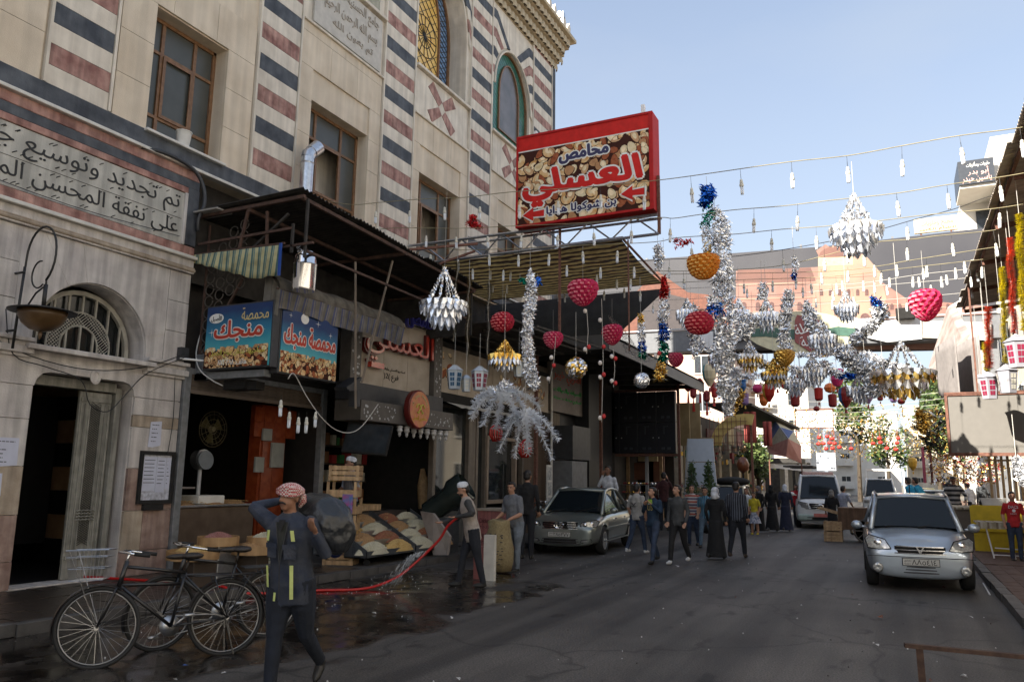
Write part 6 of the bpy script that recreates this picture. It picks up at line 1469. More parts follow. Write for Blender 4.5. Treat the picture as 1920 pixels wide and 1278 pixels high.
# ------------------------------------------------------------------ foil, tinsel and paper hangings
def scraps(g,pts,rad,n,s,rn,ms=(0,),droop=0.,fl=1.):
 """crumpled foil strips scattered round a line of points"""
 L=[0]
 for a,b in zip(pts,pts[1:]):L.append(L[-1]+(b-a).length)
 for _ in range(n):
  d=rn.uniform(0,L[-1]);i=max(k for k in range(len(L)-1)if L[k]<=d)if L[-1]>0 else 0
  t=(d-L[i])/max(1e-6,L[i+1]-L[i]);p=pts[i].lerp(pts[i+1],t);R0=rad[i]+(rad[i+1]-rad[i])*t
  a=rn.uniform(0,2*PI);r=R0*rn.uniform(.15,1)**.7;q=p+V(r*math.cos(a),r*math.sin(a),rn.uniform(-.5,.5)*s*2-droop*r)
  u=V(rn.gauss(0,1),rn.gauss(0,1),rn.gauss(0,1)).normalized();v=u.orthogonal().normalized();w=u.cross(v);k=s*rn.uniform(.6,1.6)
  b1=w*k*rn.uniform(-.5,.5);m=rn.choice(ms)
  g.add([q-u*k+b1,q-v*k*.3,q+u*k*.2+w*k*.3,q+v*k*.35,q+u*k-b1],[(0,1,2),(0,2,3),(1,4,2),(2,4,3)],m)
def cord(g,p,up,m=0,r=.004):g.tube([p,p+V(0,0,up)],r,3,m)
FM=[foil,foil_b,foil_t,foil_g,foil_r]
def foil_column(pts,Y,label,n=500,s=.035,up=.5,rings=0,colors=None,name='foil_garland',seed=0,cat='garland',group='foil garlands over the street'):
 """pts: photo points (x, y, half width px, foil index)"""
 rn=random.Random(seed+int(pts[0][0]));P=[at(x,y,Y=Y)for x,y,*_ in pts];sc0=px_scale(P[0])
 rad=[q[2]*.86/sc0 for q in pts];t=thing(name,label,cat,tuple(P[-1]),group)
 ms={}
 for i in range(len(P)-1):
  k=pts[i][3]if len(pts[i])>3 else 0
  g=ms.setdefault(k,G());L=(P[i+1]-P[i]).length;tot=sum((b-a).length for a,b in zip(P,P[1:]))
  scraps(g,[P[i],P[i+1]],rad[i:i+2],int(n*.85*L/tot),s*1.1,rn)
  if rings:
   for j in range(rings):
    c=P[i].lerp(P[i+1],(j+.5)/rings);r=rad[i]*1.15
    for a in np.linspace(0,2*PI,15)[:-1]:
     d=V(math.cos(a),math.sin(a),-.25);e=V(-math.sin(a),math.cos(a),0)*.03
     g.add([c+d*r*.2,c+d*r*.7+e,c+d*r*1.25+V(0,0,rn.uniform(-.05,.03)),c+d*r*.7-e],[(0,1,2),(0,2,3)])
 for k,g in ms.items():
  cr_=G();cord(cr_,P[0],up)
  g.build('foil',FM[k],t)
 g=G();cord(g,P[0]-V(0,0,.1),up+.1);g.build('cord',string_m,t)
 return t
C=foil_column
C([(1340,392,9,0),(1352,420,22,0),(1350,480,24,0),(1358,560,22,0),(1362,620,26,0),(1358,700,16,0),(1352,742,8,0)],15.5,'tallest silver foil column at the middle of the street, orange lantern beside it',2600,.05,.5,rings=1)
C([(1322,372,8,2),(1330,395,16,2),(1322,425,10,0),(1326,460,14,3),(1328,480,4,3)],15.4,'thin green and gold topped foil garland beside the tallest silver column',420,.04,.3)
C([(1335,555,12,0),(1340,572,15,1),(1340,590,24,0)],15.2,'blue foil tuft across the tallest silver column',300,.045,.3)
C([(1295,575,18,0),(1300,610,16,0),(1308,650,18,0),(1302,668,6,0)],17.5,'silver foil tuft left of the dark red lantern',600,.05,.5)
C([(1410,590,26,0),(1400,612,20,0),(1385,632,24,0)],16,'slanting silver foil spray right of the tallest column',700,.05,.5)
C([(1428,530,8,0),(1432,548,14,0),(1425,562,8,0)],17,'small silver foil tuft hanging over the banner building',180,.045,.5)
C([(1245,520,4,4),(1246,540,10,4),(1243,560,9,0),(1245,580,13,0),(1243,605,9,1),(1245,622,16,1),(1243,640,9,2),(1245,660,12,2),(1240,678,10,3),(1238,705,14,3),(1238,712,4,3)],14.6,'five coloured foil pendant, red at the top through blue and green to gold',1500,.032,.8,rings=1)
C([(1201,590,5,3),(1203,608,8,0),(1203,640,9,1),(1205,660,10,2),(1205,672,5,2)],15.2,'slim silver and blue foil pendant left of the five coloured one',600,.03,.8,rings=1)
C([(994,508,3,0),(997,528,12,0),(995,560,15,0),(990,600,12,0),(988,640,12,0),(992,690,16,0),(1000,720,14,0),(1003,728,5,0)],13,'silver foil garland hanging before the striped awning',1900,.035,.6,rings=1)
C([(975,523,7,2),(985,530,6,2)],13,'green foil scrap at the top of the silver garland before the awning',60,.035,.1);C([(1008,523,5,1),(1011,534,5,1)],12.9,'blue foil scrap at the top of the silver garland before the awning',60,.035,.1)
C([(1233,460,6,0),(1236,480,12,0),(1234,500,8,0)],17,'torn silver lantern shaped foil beyond the corner of the billboard',260,.05,.4)
C([(1488,480,5,0),(1492,500,7,0),(1490,512,6,1),(1488,525,3,1)],15.5,'small silver and blue foil figure above the banner building',200,.035,.6)
C([(1325,350,13,1),(1330,366,16,1),(1318,384,9,1)],15.3,'bunched blue foil rag on top of the foil pine garland',420,.05,.22)
C([(888,405,5,4),(884,420,14,4),(898,425,10,4)],15.0,'tattered red foil flower on the cable before the pink stone band',260,.04,.25)
C([(1262,450,4,4),(1295,453,6,4),(1268,462,7,4)],15.4,'brown red paper rag caught on the cable right of the truss',110,.035,.1)
C([(1478,545,8,0),(1476,575,14,0),(1472,600,10,0),(1470,640,16,0),(1480,668,6,0)],18,'silver foil garland hanging in front of the left half of the oval emblem',900,.05,.6,rings=1)
C([(1512,568,4,0),(1518,585,16,0),(1520,605,14,0),(1545,640,20,0),(1575,665,18,0)],18.5,'silver foil swag slanting across the red square of the oval emblem',1100,.055,.6)
C([(1600,640,16,0),(1630,615,16,0),(1655,590,14,0),(1650,570,12,0)],18,'silver foil swag climbing right of the oval emblem',900,.055,.2)
C([(1640,560,10,1),(1645,575,12,0),(1640,590,10,4)],17.6,'blue and brown foil tuft at the top of the right hand swag',240,.045,.4)
C([(1575,650,22,0),(1600,680,26,0),(1640,700,28,0),(1640,740,10,0)],19,'broad silver foil mass right of the middle of the street',1700,.06,.6,rings=1)
C([(1380,690,16,0),(1368,730,22,0),(1365,775,10,0)],19,'silver and white foil bundle under the left end of the gate beam',900,.055,1.0)
C([(1385,735,16,3),(1375,760,18,3),(1372,775,6,3)],19.5,'dull gold foil bundle under the left end of the gate beam',500,.05,.7)
for i,(x0,y0,x1,y1,r)in enumerate(((1330,655,1400,670,14),(1400,665,1470,690,14),(1470,690,1550,680,15),(1550,690,1610,705,14),(1440,700,1530,715,13),(1350,690,1420,705,12),(1620,660,1700,690,14),(1500,665,1580,650,12))):
 mx_=(x0+x1)/2;C([(x0,y0,r,0),(mx_,(y0+y1)/2+8,r,(0,3,0,1,0,0,0,3)[i]),(x1,y1,r,0)],22+i*1.3,f'{ORD[i]} nearest silver foil swag in the crowded band of hangings beneath the gate',620,.065,.7)
g=G();rn=random.Random(55)
for k in range(16):
 Y=50+k*2.6;z0,z1=3.9,6.3+.07*k
 for j in range(120):
  x=rn.uniform(-8.6,3.4);z=rn.uniform(z0,z1)-.2*math.sin(x);u=V(rn.gauss(0,1),rn.gauss(0,1),rn.gauss(0,1)).normalized()*rn.uniform(.06,.14);v=u.orthogonal().normalized()*.06
  g.add([V(x,Y,z)-u,V(x,Y,z)-v,V(x,Y,z)+u,V(x,Y,z)+v],[(0,1,2,3)],rn.choice((0,1,1,1,2,2)))
tag(g.build('far_glitter',[foil,foil_g,mat('cream_tags',(.5,.42,.26),.6,var=.1)],None,kind='stuff'),'mass of tiny gold and white pendants strung over the far street','decorations')
for k in range(8):
 Y=50+k*5.2;cable([(-8.6,Y,6.9+.1*k),(-3,Y,6.4+.1*k),(3.4,Y,6.9+.1*k)],.015,string_m,f'{ORDN[k]} thin far string carrying the glitter over the street end','far_string','string',3,'far strings')
def honeycomb(m,topm,prof,leaf=True):
 t=thing('paper_lantern','x','paper lantern');g=G();n,rows=26,22;pr=[Vector((a,b))for a,b in prof]
 Ls=[0]
 for a,b in zip(pr,pr[1:]):Ls.append(Ls[-1]+(b-a).length)
 vs=[]
 for j in range(rows+1):
  d=Ls[-1]*j/rows;i=max(k for k in range(len(Ls)-1)if Ls[k]<=d+1e-9);q=pr[i].lerp(pr[i+1],min(1,(d-Ls[i])/(Ls[i+1]-Ls[i])))
  for k in range(n):
   f_=1+(.12 if(k+j//2)%2==0 else-.10)*(1 if j%2 else.6);a=2*PI*k/n;vs.append((q.x*f_*math.cos(a),q.x*f_*math.sin(a)*.8,q.y))
 g.add(vs,[(j*n+k,j*n+(k+1)%n,(j+1)*n+(k+1)%n,(j+1)*n+k)for j in range(rows)for k in range(n)]);g.m=[int((k+j//2)%2==0 and j%2==0)for j in range(rows)for k in range(n)];g.build('honeycomb',[m,comb_l[m.name]],t)
 g=G();cord(g,V(0,0,prof[0][1]),1.3);g.build('cord',string_m,t)
 if leaf:
  g=G()
  for k in range(6):
   a=k*PI/3;d=V(math.cos(a),math.sin(a),.1);e=V(-math.sin(a),math.cos(a),0);c=V(0,0,prof[0][1]+.02);g.add([c,c+d*.14+e*.05,c+d*.26-V(0,0,.03),c+d*.14-e*.05],[(0,1,2,3)])
  g.build('leaf',topm,t)
 return t
comb_l={m.name:translucent(mat(m.name+'_fold',c,.6,var=0),.3)for m,c in((pink_p,(.85,.25,.32)),(red_p,(.8,.2,.2)),(org_p,(.9,.55,.15)))};comb_l['gold_paper']=foil_g
heart=[(.02,.30),(.15,.40),(.34,.41),(.48,.28),(.50,.08),(.42,-.16),(.28,-.34),(.12,-.46),(.02,-.48)];ball=[(.02,.42),(.25,.37),(.42,.22),(.48,0),(.42,-.22),(.25,-.38),(.02,-.43)]
cup=[(.30,.36),(.42,.42),(.5,.25),(.47,.02),(.38,-.2),(.2,-.36),(.02,-.4)]
hk={'h':honeycomb(pink_p,foil_t,heart),'r':honeycomb(red_p,foil_t,ball),'o':honeycomb(org_p,foil_t,cup),'g':honeycomb(mat('gold_paper',(.55,.28,.04),.5,var=.2),foil_t,heart)}
used=set()
for kind,x,y,w,Y,lb in(('h',1093,548,56,12.8,'large crimson honeycomb strawberry lantern hanging before the striped awning'),('r',942,603,46,12.6,'dark red round honeycomb lantern nearest to the boxed beam'),('h',1037,637,36,13.5,'small crimson honeycomb lantern below the striped awning, left of the heart'),('h',1148,627,43,14,'crimson heart shaped honeycomb lantern under the end of the striped awning'),('o',1319,502,58,13.5,'open orange honeycomb lantern touching the tallest foil column'),('r',1311,605,54,13.5,'dark red honeycomb lantern below the orange one'),('h',1267,674,30,17,'small crimson honeycomb lantern by the black screen rack'),('h',1735,572,66,12.5,'bright crimson honeycomb lantern close to the right hand tin canopy'),('g',1471,670,36,17,'gold honeycomb lantern beneath the oval emblem')):
 P=at(x,y,Y=Y);s=w/px_scale(P)
 if kind in used:o=dup(hk[kind],P,rz=x*.7)
 else:o=hk[kind];used.add(kind);o.location=P
 o.scale=(s,)*3;o['label']=lb;o['group']='honeycomb paper lanterns'
cols={n:mat('lantern_'+n,c,.5,var=.1)for n,c in dict(red=(.55,.03,.02),orange=(.75,.18,.03),blue=(.02,.13,.36),cream=(.65,.55,.35),purple=(.25,.15,.35),magenta=(.6,.03,.15),dred=(.28,.02,.02),teal=(.02,.2,.2),yellow=(.7,.42,.05)).items()}
shp={'ball':[(.1,.42),(.36,.3),(.5,0),(.36,-.3),(.1,-.42)],'balloon':[(.1,.7),(.4,.55),(.5,.15),(.42,-.35),(.2,-.7),(.12,-.85)],'crown':[(.38,.6),(.5,.5),(.42,.3),(.45,-.2),(.25,-.6),(.05,-.7)],'box':[(.2,.6),(.4,.5),(.36,-.5),(.2,-.65)]}
lst=((1410,681,11,'ball','red orange','flattened red and orange ball'),(1330,700,14,'balloon','blue teal cream','blue, teal and cream balloon shaped'),(1391,722,9,'crown','blue','small blue crown shaped'),(1420,728,10,'ball','magenta','magenta ball'),(1441,733,12,'balloon','blue yellow red','blue, yellow and red balloon shaped'),(1457,708,13,'crown','magenta','bright pink crown shaped'),(1474,722,10,'ball','red','red ball'),(1500,704,8,'ball','orange red','topmost orange ball of a stack of three'),(1500,719,8,'ball','orange red','middle orange ball of a stack of three'),(1501,732,7,'ball','orange red','lowest orange ball of a stack of three'),(1397,747,9,'box','purple','pale purple box shaped'),(1432,749,9,'crown','red orange','red and orange crown shaped'),(1491,748,11,'box','dred','dark red box shaped'),(1535,738,10,'box','red','red box shaped'),(1556,727,11,'ball','red orange','large red ball'),(1569,707,13,'crown','magenta','pink crown shaped with an orange brim,'),(1561,750,10,'box','dred','dark maroon box shaped'),(1585,742,13,'balloon','cream blue dred','cream, blue and maroon balloon shaped'),(1611,744,8,'crown','red','small bright red crown shaped'),(1627,738,11,'balloon','orange purple','orange and purple balloon shaped'),(1675,744,8,'box','purple','violet box shaped'),(1531,766,6,'ball','dred','lowest dark red ball'),(1690,752,7,'ball','dred','small maroon ball'),(1340,735,8,'box','red','long red box shaped'),(1711,868,8,'balloon','red yellow','red and yellow balloon shaped'),(1650,742,7,'box','dred','slim maroon box shaped'))
for i,(x,y,r,k,cs,lb)in enumerate(lst):
 Y=24+(i*7%9)*1.1;P=at(x,y,Y=Y);s=2*r/px_scale(P);cs=cs.split();g=G();n=12
 g.lathe([(a*s,b*s)for a,b in shp[k]],P,n)
 tot=len(g.f);g.m=[(j%n)*len(cs)//n if len(cs)>1 else 0 for j in range(tot)]
 t=thing('small_lantern',f'{lb} paper lantern under the gate beam','paper lantern',tuple(P),'small paper lanterns under the gate');g.build('shade',[cols[c]for c in cs],t)
 g=G();z=shp[k][0][1]*s;cord(g,P+V(0,0,z),.9,r=.008);g.build('cord',string_m,t)
 g=G();g.lathe([(.05*s,-.1*s),(.1*s,-.4*s)],P+V(0,0,shp[k][-1][1]*s),6);g.build('tassel',cols['dred'if i%2 else 'yellow'],t)
ball0=None;pos=[(1536,820),(1551,818),(1560,822),(1535,832),(1544,831),(1556,830),(1565,831),(1549,841),(1561,840),(1574,838),(1596,841),(1637,831),(1649,821),(1651,829),(1684,821),(1682,830),(1663,840),(1680,842)]
for i,(x,y)in enumerate(pos):
 P=at(x,y,Y=50+i%5);s=4.2/px_scale(P)
 if ball0 is None:g=G();g.ell((0,0,0),(1,1,.8),n=10);g.tube([(0,0,.7),(0,0,5)],.03,3);ball0=g.build('red_lantern',cols['red']);o=ball0
 else:o=ball0.copy();col.objects.link(o)
 o.location=P;o.scale=(s,)*3;tag(o,'small red ball lantern among the glitter at the far end of the street','paper lantern','red ball lanterns at the far end')
wb=mat('white_ball',(.75,.7,.65),.6);rb_=mat('red_ball',(.5,.03,.03),.6)
for i,(x,y0,bl,Y,lb)in enumerate(((1128,560,(600,650,680,702,707,780,783),13.2,'long'),(1150,655,(668,672,714,718),13.6,'short'),(1042,630,(670,685,710),13,'slanting'),(1232,600,(667,662),14,'looped'),(1100,580,(583,650,655),12.9,'thin'))):
 P0=at(x,y0,Y=Y);P1=at(x-(12 if i==2 else 0),max(bl)+8,Y=Y);t=thing('ball_cord',f'{lb} pale cord with little red and white balls hanging over the pavement','cord',tuple(P1),'cords of red and white balls');g=G();g.tube([P0,P0.lerp(P1,.5)+V(.03,0,0),P1],.005,4);g.build('cord',string_m,t)
 for j,y in enumerate(bl):g=G();q=at(x+(4 if j%2 else-3)-(12*(y-y0)/90 if i==2 else 0),y,Y=Y);g.ell(q,(.04,.04,.045),n=8);g.build('ball',rb_ if j%2 else wb,t,smooth=True)
def chandelier(x,y_top,y_ring,y_bot,r_px,Y,ms,label,up=1.2,nst=10,seed=0):
 P=at(x,y_top,Y=Y);s=px_scale(P);R_=r_px/s;zt=P.z;zr_=at(x,y_ring,Y=Y).z;zb2=at(x,y_bot,Y=Y).z;t=thing('foil_chandelier',label,'chandelier',(P.x,P.y,zb2),'foil chandeliers');rn=random.Random(seed)
 g=G()
 for k in range(nst):
  a=2*PI*k/nst;q=V(P.x+R_*.8*math.cos(a),P.y+R_*.8*math.sin(a),zr_)
  for j in range(13):
   c=V(P.x,P.y,zt).lerp(q,(j+.5)/13);g.obox(c,(.045,.012,.05),Matrix.Rotation(rn.uniform(0,3),3,'Z')@Matrix.Rotation(rn.uniform(-.6,.6),3,'X'))
 g.build('strand',ms[0],t)
 g=G()
 for lv,(rr_,z0,hh,n)in enumerate(((R_,zr_,.10,18),(R_*.95,zr_-.07,.12,18),(R_*.7,zr_-(zr_-zb2)*.35,.16,13),(R_*.42,zr_-(zr_-zb2)*.62,.18,9))):
  for k in range(n):
   a=2*PI*k/n+lv;c=V(P.x+rr_*math.cos(a),P.y+rr_*math.sin(a),z0);e=V(-math.sin(a),math.cos(a),0)*rr_*3.2/n;d=V(math.cos(a),math.sin(a),0)
   A=[c-e+V(0,0,hh*.4)]+[c+e*math.sin(b)+d*.05*math.cos(b)-V(0,0,hh*math.cos(b))for b in(-1.2,-.5,0,.5,1.2)]+[c+e+V(0,0,hh*.4)]
   g.add(A+[c+d*.06+V(0,0,hh*.2)],[(j,j+1,7)for j in range(6)],lv%2)
 g.build('scallop',ms,t)
 g=G()
 for k in range(10):
  a=2*PI*k/10;r0=R_*.5;z0=zr_-(zr_-zb2)*.45;L=(z0-zb2)*rn.uniform(.6,1)
  g.tube([V(P.x+r0*math.cos(a),P.y+r0*math.sin(a),z0-.01),V(P.x+(r0+.05)*math.cos(a+.2),P.y+(r0+.05)*math.sin(a+.2),z0-L*.6),V(P.x+r0*math.cos(a+.35),P.y+r0*math.sin(a+.35),z0-L),V(P.x+r0*.9*math.cos(a+.5),P.y+r0*.9*math.sin(a+.5),z0-L*.6)],.008,4)
 g.build('loop',ms[0],t);g=G();cord(g,V(P.x,P.y,zt),up);g.build('cord',string_m,t);return t
foil_w=mat('pale_foil',(.75,.8,.9),.3,.7,var=.05)
chandelier(834,500,570,616,41,12.5,[foil,foil_w],'large silver foil chandelier nearest to the hooded awning',1.7)
chandelier(1600,362,430,480,42,13.5,[foil,foil_w],'shaggy silver foil chandelier hanging against the open sky',.55,seed=2)
chandelier(1688,638,700,752,52,17,[foil,foil_g],'silver and gold foil chandelier at the right above the small silver car',2.0,seed=3)
chandelier(947,638,668,684,27,12.8,[foil_g,foil_w],'small cone of gold strands with a silver rim below the dark red lantern',.9,nst=16,seed=4)
for i,a in enumerate(((1436,560,590,618,20,16.5,[foil,foil_w]),(1540,600,632,662,22,17.5,[foil,foil_w]),(1585,545,575,600,18,19,[foil,foil_w]),(1405,640,668,692,20,18,[foil,foil_g]),(1522,668,694,722,22,18.5,[foil,foil_w]),(1610,700,728,752,20,19.5,[foil,foil_w]),(1450,672,700,726,20,20,[foil_g,foil_w]),(1352,640,668,695,20,17,[foil,foil_w]),(1288,560,585,612,17,17,[foil,foil_w]),(1655,690,715,742,20,21,[foil,foil_g]),(1490,690,716,742,18,22,[foil,foil_w]),(1385,560,585,608,16,19,[foil,foil_w]))):
 chandelier(*a,f'{ORD[i]} of the dozen small foil chandeliers filling the band under the gate',.8,nst=8,seed=20+i)['group']='small foil chandeliers'
C([(1600,400,26,0),(1600,440,34,0),(1602,475,12,0)],13.5,'crumpled foil lumps tangled in the shaggy chandelier',700,.04,.1)
C([(1725,770,12,3),(1735,790,18,3),(1730,808,8,3)],19,'dull gold foil bundle left of the blank board',420,.05,1.2)
C([(1650,690,30,3),(1700,712,34,3)],17.2,'loose gold fringe around the gold and silver chandelier',160,.03,.1)
for i,(x,y,r,Y,ms,lb)in enumerate(((1080,690,20,12.6,(0,3),'silver and gold foil ball with a gold spot hanging near the pale pole'),(1203,713,14,14,(0,),'small silver foil ball hanging on a looped cord'))):
 P=at(x,y,Y=Y);g=G();rn=random.Random(i+3);s=r/px_scale(P);t=thing('foil_ball',lb,'foil ball',tuple(P),'foil balls')
 for _ in range(420):
  d=V(rn.gauss(0,1),rn.gauss(0,1),rn.gauss(0,1)).normalized();q=P+d*s*rn.uniform(.8,1.05);u=d.orthogonal().normalized()*.03;v=d.cross(u);q2=d*.012;g.add([q-u,q-v,q+u+q2,q+v-q2],[(0,1,2),(0,2,3)],rn.randrange(len(ms)))
 g.build('foil',[FM[m]for m in ms],t);g=G();cord(g,P,1.0);g.build('cord',string_m,t)
foil_p=mat('pale_tinsel',(.85,.88,.92),.45,.1,var=.05)
def tinsel(g,pts,r,n,rn,m=0,ln=.03,wd_=.006):
 L=[0];P=[Vector(p)for p in pts]
 for a,b in zip(P,P[1:]):L.append(L[-1]+(b-a).length)
 for k in range(n):
  d=L[-1]*(k+rn.random())/n;i=max(j for j in range(len(L)-1)if L[j]<=d);t=(d-L[i])/(L[i+1]-L[i]);q=P[i].lerp(P[i+1],t);ax=(P[i+1]-P[i]).normalized()
  u=V(rn.gauss(0,1),rn.gauss(0,1),rn.gauss(0,1));u=(u-ax*u.dot(ax)).normalized();w=ax.cross(u)*wd_;tip=q+u*r*rn.uniform(.7,1.15)+ax*rn.uniform(0,ln)
  g.add([q-w,q+w,tip+w*.4,tip-w*.4],[(0,1,2,3)],m)
for i,(cx,cy,arms,Y,lb)in enumerate(((945,760,((-62,22),(-40,38),(30,50),(45,22),(-15,45),(68,5),(-58,0)),12.3,'upper silver tinsel palm'),(985,800,((-50,45),(-20,58),(5,50),(50,62),(62,25),(-40,5),(30,10)),12.1,'lower silver tinsel palm'))):
 t=thing('tinsel_palm',lb+' with drooping arms over a red glass bell','tinsel palm',tuple(at(cx,cy,Y=Y)),'tinsel palms');rn=random.Random(i);c=at(cx,cy-25,Y=Y)
 for ax_,ay in arms:
  g=G();e=at(cx+ax_,cy+ay,Y=Y+rn.uniform(-.5,.5));m_=c.lerp(e,.5)+V(0,0,.14);tinsel(g,[c,c.lerp(m_,.5)+V(0,0,.04),m_,m_.lerp(e,.5)+V(0,0,.05),e],.095,210,rn,wd_=.013,ln=.05);g.tube([c,m_,e],.008,4);g.build('arm',foil_p,t)
 g=G();cord(g,c,1.6);g.build('cord',string_m,t)
for i,(x,y,lb)in enumerate(((930,812,'red glass fringe bell under the upper tinsel palm'),(984,842,'red glass fringe bell under the lower tinsel palm'))):
 P=at(x,y,Y=12.3);t=thing('red_bell',lb,'bell',tuple(P),'red bells');g=G()
 for k in range(14):a=k*PI/7;g.tube([P+V(0,0,.17),P+V(.1*math.cos(a),.1*math.sin(a),.08),P+V(.11*math.cos(a),.11*math.sin(a),-.03),P+V(.05*math.cos(a),.05*math.sin(a),-.14)],.014,4)
 g.build('fringe',mat('red_glass',(.45,.02,.015),.15,var=.1,spec=.8),t,smooth=True);g=G();cord(g,P+V(0,0,.17),.4);g.build('cord',string_m,t)
C([(948,715,6,0),(945,730,26,0),(950,748,18,0)],12.4,'silver grey foil tuft above the upper tinsel palm',520,.035,.5)
TG,TY,TR,TS,TB=mat('gold_tinsel',(.35,.24,.05),.3,.7,var=.2),mat('yellow_tinsel',(.80,.70,.05),.5,0,var=.2),mat('copper_tinsel',(.80,.20,.10),.5,0,var=.2),mat('grey_tinsel',(.3,.3,.3),.3,.8,var=.2),mat('olive_tinsel',(.12,.11,.03),.4,.6,var=.2)
for x0,y0,x1,y1,Y,r,m,lb in((880,516,876,668,12.5,.055,TG,'gold tinsel rope beside the large silver chandelier'),(917,530,914,705,12.7,.055,TS,'grey tinsel rope before the glazed shop fascia'),(858,490,850,640,13.3,.05,TB,'olive tinsel rope half hidden behind the large chandelier'),(1852,575,1855,690,11.8,.055,TR,'copper tinsel rope ending above the left house lantern'),(1848,640,1850,695,11.7,.05,TY,'short yellow tinsel rope wound against the copper one'),(1878,500,1886,680,11.6,.05,TY,'long yellow tinsel rope in the middle of the right hand group'),(1893,445,1902,625,11.4,.05,TR,'long copper tinsel rope near the right edge'),(1910,400,1921,620,11.0,.055,TY,'rightmost yellow tinsel rope under the tin canopy')):
 if x0>1800:Y=20.0/at(x0,y0,Y=10).x;r*=Y/11.5
 A=at(x0,y0,Y=Y);B_=at(x1,y1,Y=Y);t=thing('tinsel_rope',lb,'tinsel rope',tuple(B_),'hanging tinsel ropes');g=G();rn=random.Random(x0);pts=[A.lerp(B_,k/8)+V(.02*math.sin(k*2),0,0)for k in range(9)];tinsel(g,pts,r,1700,rn,ln=.015,wd_=.006 if x0<1000 else.014);g.build('tinsel',m,t);g=G();g.tube(pts,.012,5);cord(g,A,6.78-A.z if A.z<6.6 and x0>1800 else.3);g.build('cord',string_m,t)
g=G();rn=random.Random(4)
for k in range(7):
 A,B_=at(1140+k*4,590+k*3,Y=16),at(1175+k*6,660+k*3,Y=16);tinsel(g,[A,A.lerp(B_,.5)+V(.05,0,-.08),B_,B_+V(.25,0,.05)],.03,200,rn)
one('tinsel_web',g,TS,'grey tinsel web hanging before the dark hoarding','tinsel')
def house_lantern(x,y,w,Y,rz,pane,frame,label):
 if x>1800:Y=20.5/at(x,y,Y=10).x
 P=at(x,y,Y=Y);s=w/px_scale(P);t=thing('house_lantern',label,'lantern',tuple(P),'house shaped lanterns');n=6
 rt,rb2,h=s*.5,s*.36,s*.55
 ring=lambda r,z,a0=0:[P+V(r*math.cos(rz+2*PI*k/n),r*math.sin(rz+2*PI*k/n),z)for k in range(n)]
 T,B2,Tp=ring(rt,h),ring(rb2,-h),ring(.04,h+s*.32)
 g=G();g.add(T+B2,[(k,n+k,n+(k+1)%n,(k+1)%n)for k in range(n)]+[tuple(range(2*n-1,n-1,-1))]);g.build('body',frame,t)
 g=G();g.add([q+V(0,0,.0)for q in ring(rt*1.12,h)]+Tp,[(k,(k+1)%n,n+(k+1)%n,n+k)for k in range(n)]+[tuple(range(n,2*n))]);g.build('roof',frame,t)
 for k in range(n):
  a,b,c,d=T[k],T[(k+1)%n],B2[(k+1)%n],B2[k];o_=((a+b+c+d)/4-P);o_.z=0;o_=o_.normalized()*.006
  w0=G()
  for i in range(2):
   for j in range(3):
    u0,u1,v0,v1=.2+i*.32,.48+i*.32,.14+j*.25,.34+j*.25;f_=lambda u,v:a.lerp(b,u).lerp(d.lerp(c,u),v)+o_
    w0.quad(f_(u0,v1),f_(u1,v1),f_(u1,v0),f_(u0,v0))
  w0.build('pane',pane,t)
 g=G();cord(g,P+V(0,0,h+s*.3),6.75-P.z-h-s*.3 if x>1800 else.6);g.build('cord',string_m,t)
lp_r=mat('lantern_red_pane',(.22,.02,.05),.3);lp_w=mat('lantern_white_pane',(.6,.58,.5),.3);lp_b=mat('lantern_blue_pane',(.02,.08,.16),.3);lf=mat('lantern_silver_paper',(.45,.50,.55),.35,.3,var=.1);lfw=mat('lantern_pearl_paper',(.33,.33,.37),.3,.1,var=.05)
for a in((852,712,32,12,.2,lp_b,lf,'blue grey house lantern, left of three before the beige fascia'),(874,722,22,12.2,.7,lp_w,lf,'narrow white windowed house lantern between two larger ones'),(899,714,32,12.1,.4,lp_r,lf,'dark windowed house lantern, right of three before the beige fascia'),(973,693,24,13,.5,lp_w,lf,'brownish house lantern beside the silver foil garland'),(1855,728,36,11.4,.3,lp_r,lfw,'red windowed pearl lantern at the left of the right hand group'),(1889,716,38,11.2,.6,lp_w,lfw,'cream windowed pearl lantern in the middle of the right hand group'),(1909,665,44,11,.2,lp_r,lfw,'big purple windowed pearl lantern at the right edge'),(1838,712,12,12,.1,lp_w,lfw,'tiny pearl lantern peeping from behind the red windowed one')):house_lantern(*a)
C([(1905,860,10,0),(1915,885,14,0),(1918,905,8,0)],12.5,'pale crumpled foil flower at the right edge under the blank board',260,.04,.6)
for i,(x,y)in enumerate(((1290,725),(1300,738),(1312,722),(1325,745),(1338,728))):
 P=at(x,y,Y=33);t=thing('tassel_lantern',f'{ORD[i]} red tasselled lantern from the left over the dark opening beyond the rack','lantern',tuple(P),'red tasselled lanterns');g=G();g.lathe([(.05,.3),(.14,.2),(.14,-.1),(.05,-.2)],P,8);g.build('shade',cols['dred'],t);g=G();g.lathe([(.02,-.2),(.06,-.75)],P,6);cord(g,P+V(0,0,.3),.6);g.build('tassel',cols['red'],t)
g=G();rn=random.Random(9)
for k in range(260):
 px_,py_=rn.uniform(1742,1880),rn.uniform(848,905)if rn.random()<.8 else rn.uniform(760,900)
 if px_>1765 and py_<848:continue
 scraps(g,[at(px_,py_,Y=rn.uniform(27,34))]*2,[.15,.15],4,.07,rn,(0,1,1,2,3))
tag(g.build('stall_hangings',[foil,foil_g,cols['dred'],cols['cream']],None,kind='stuff'),'thick fringe of gold, red and cream ornaments over the right hand stalls','decorations')
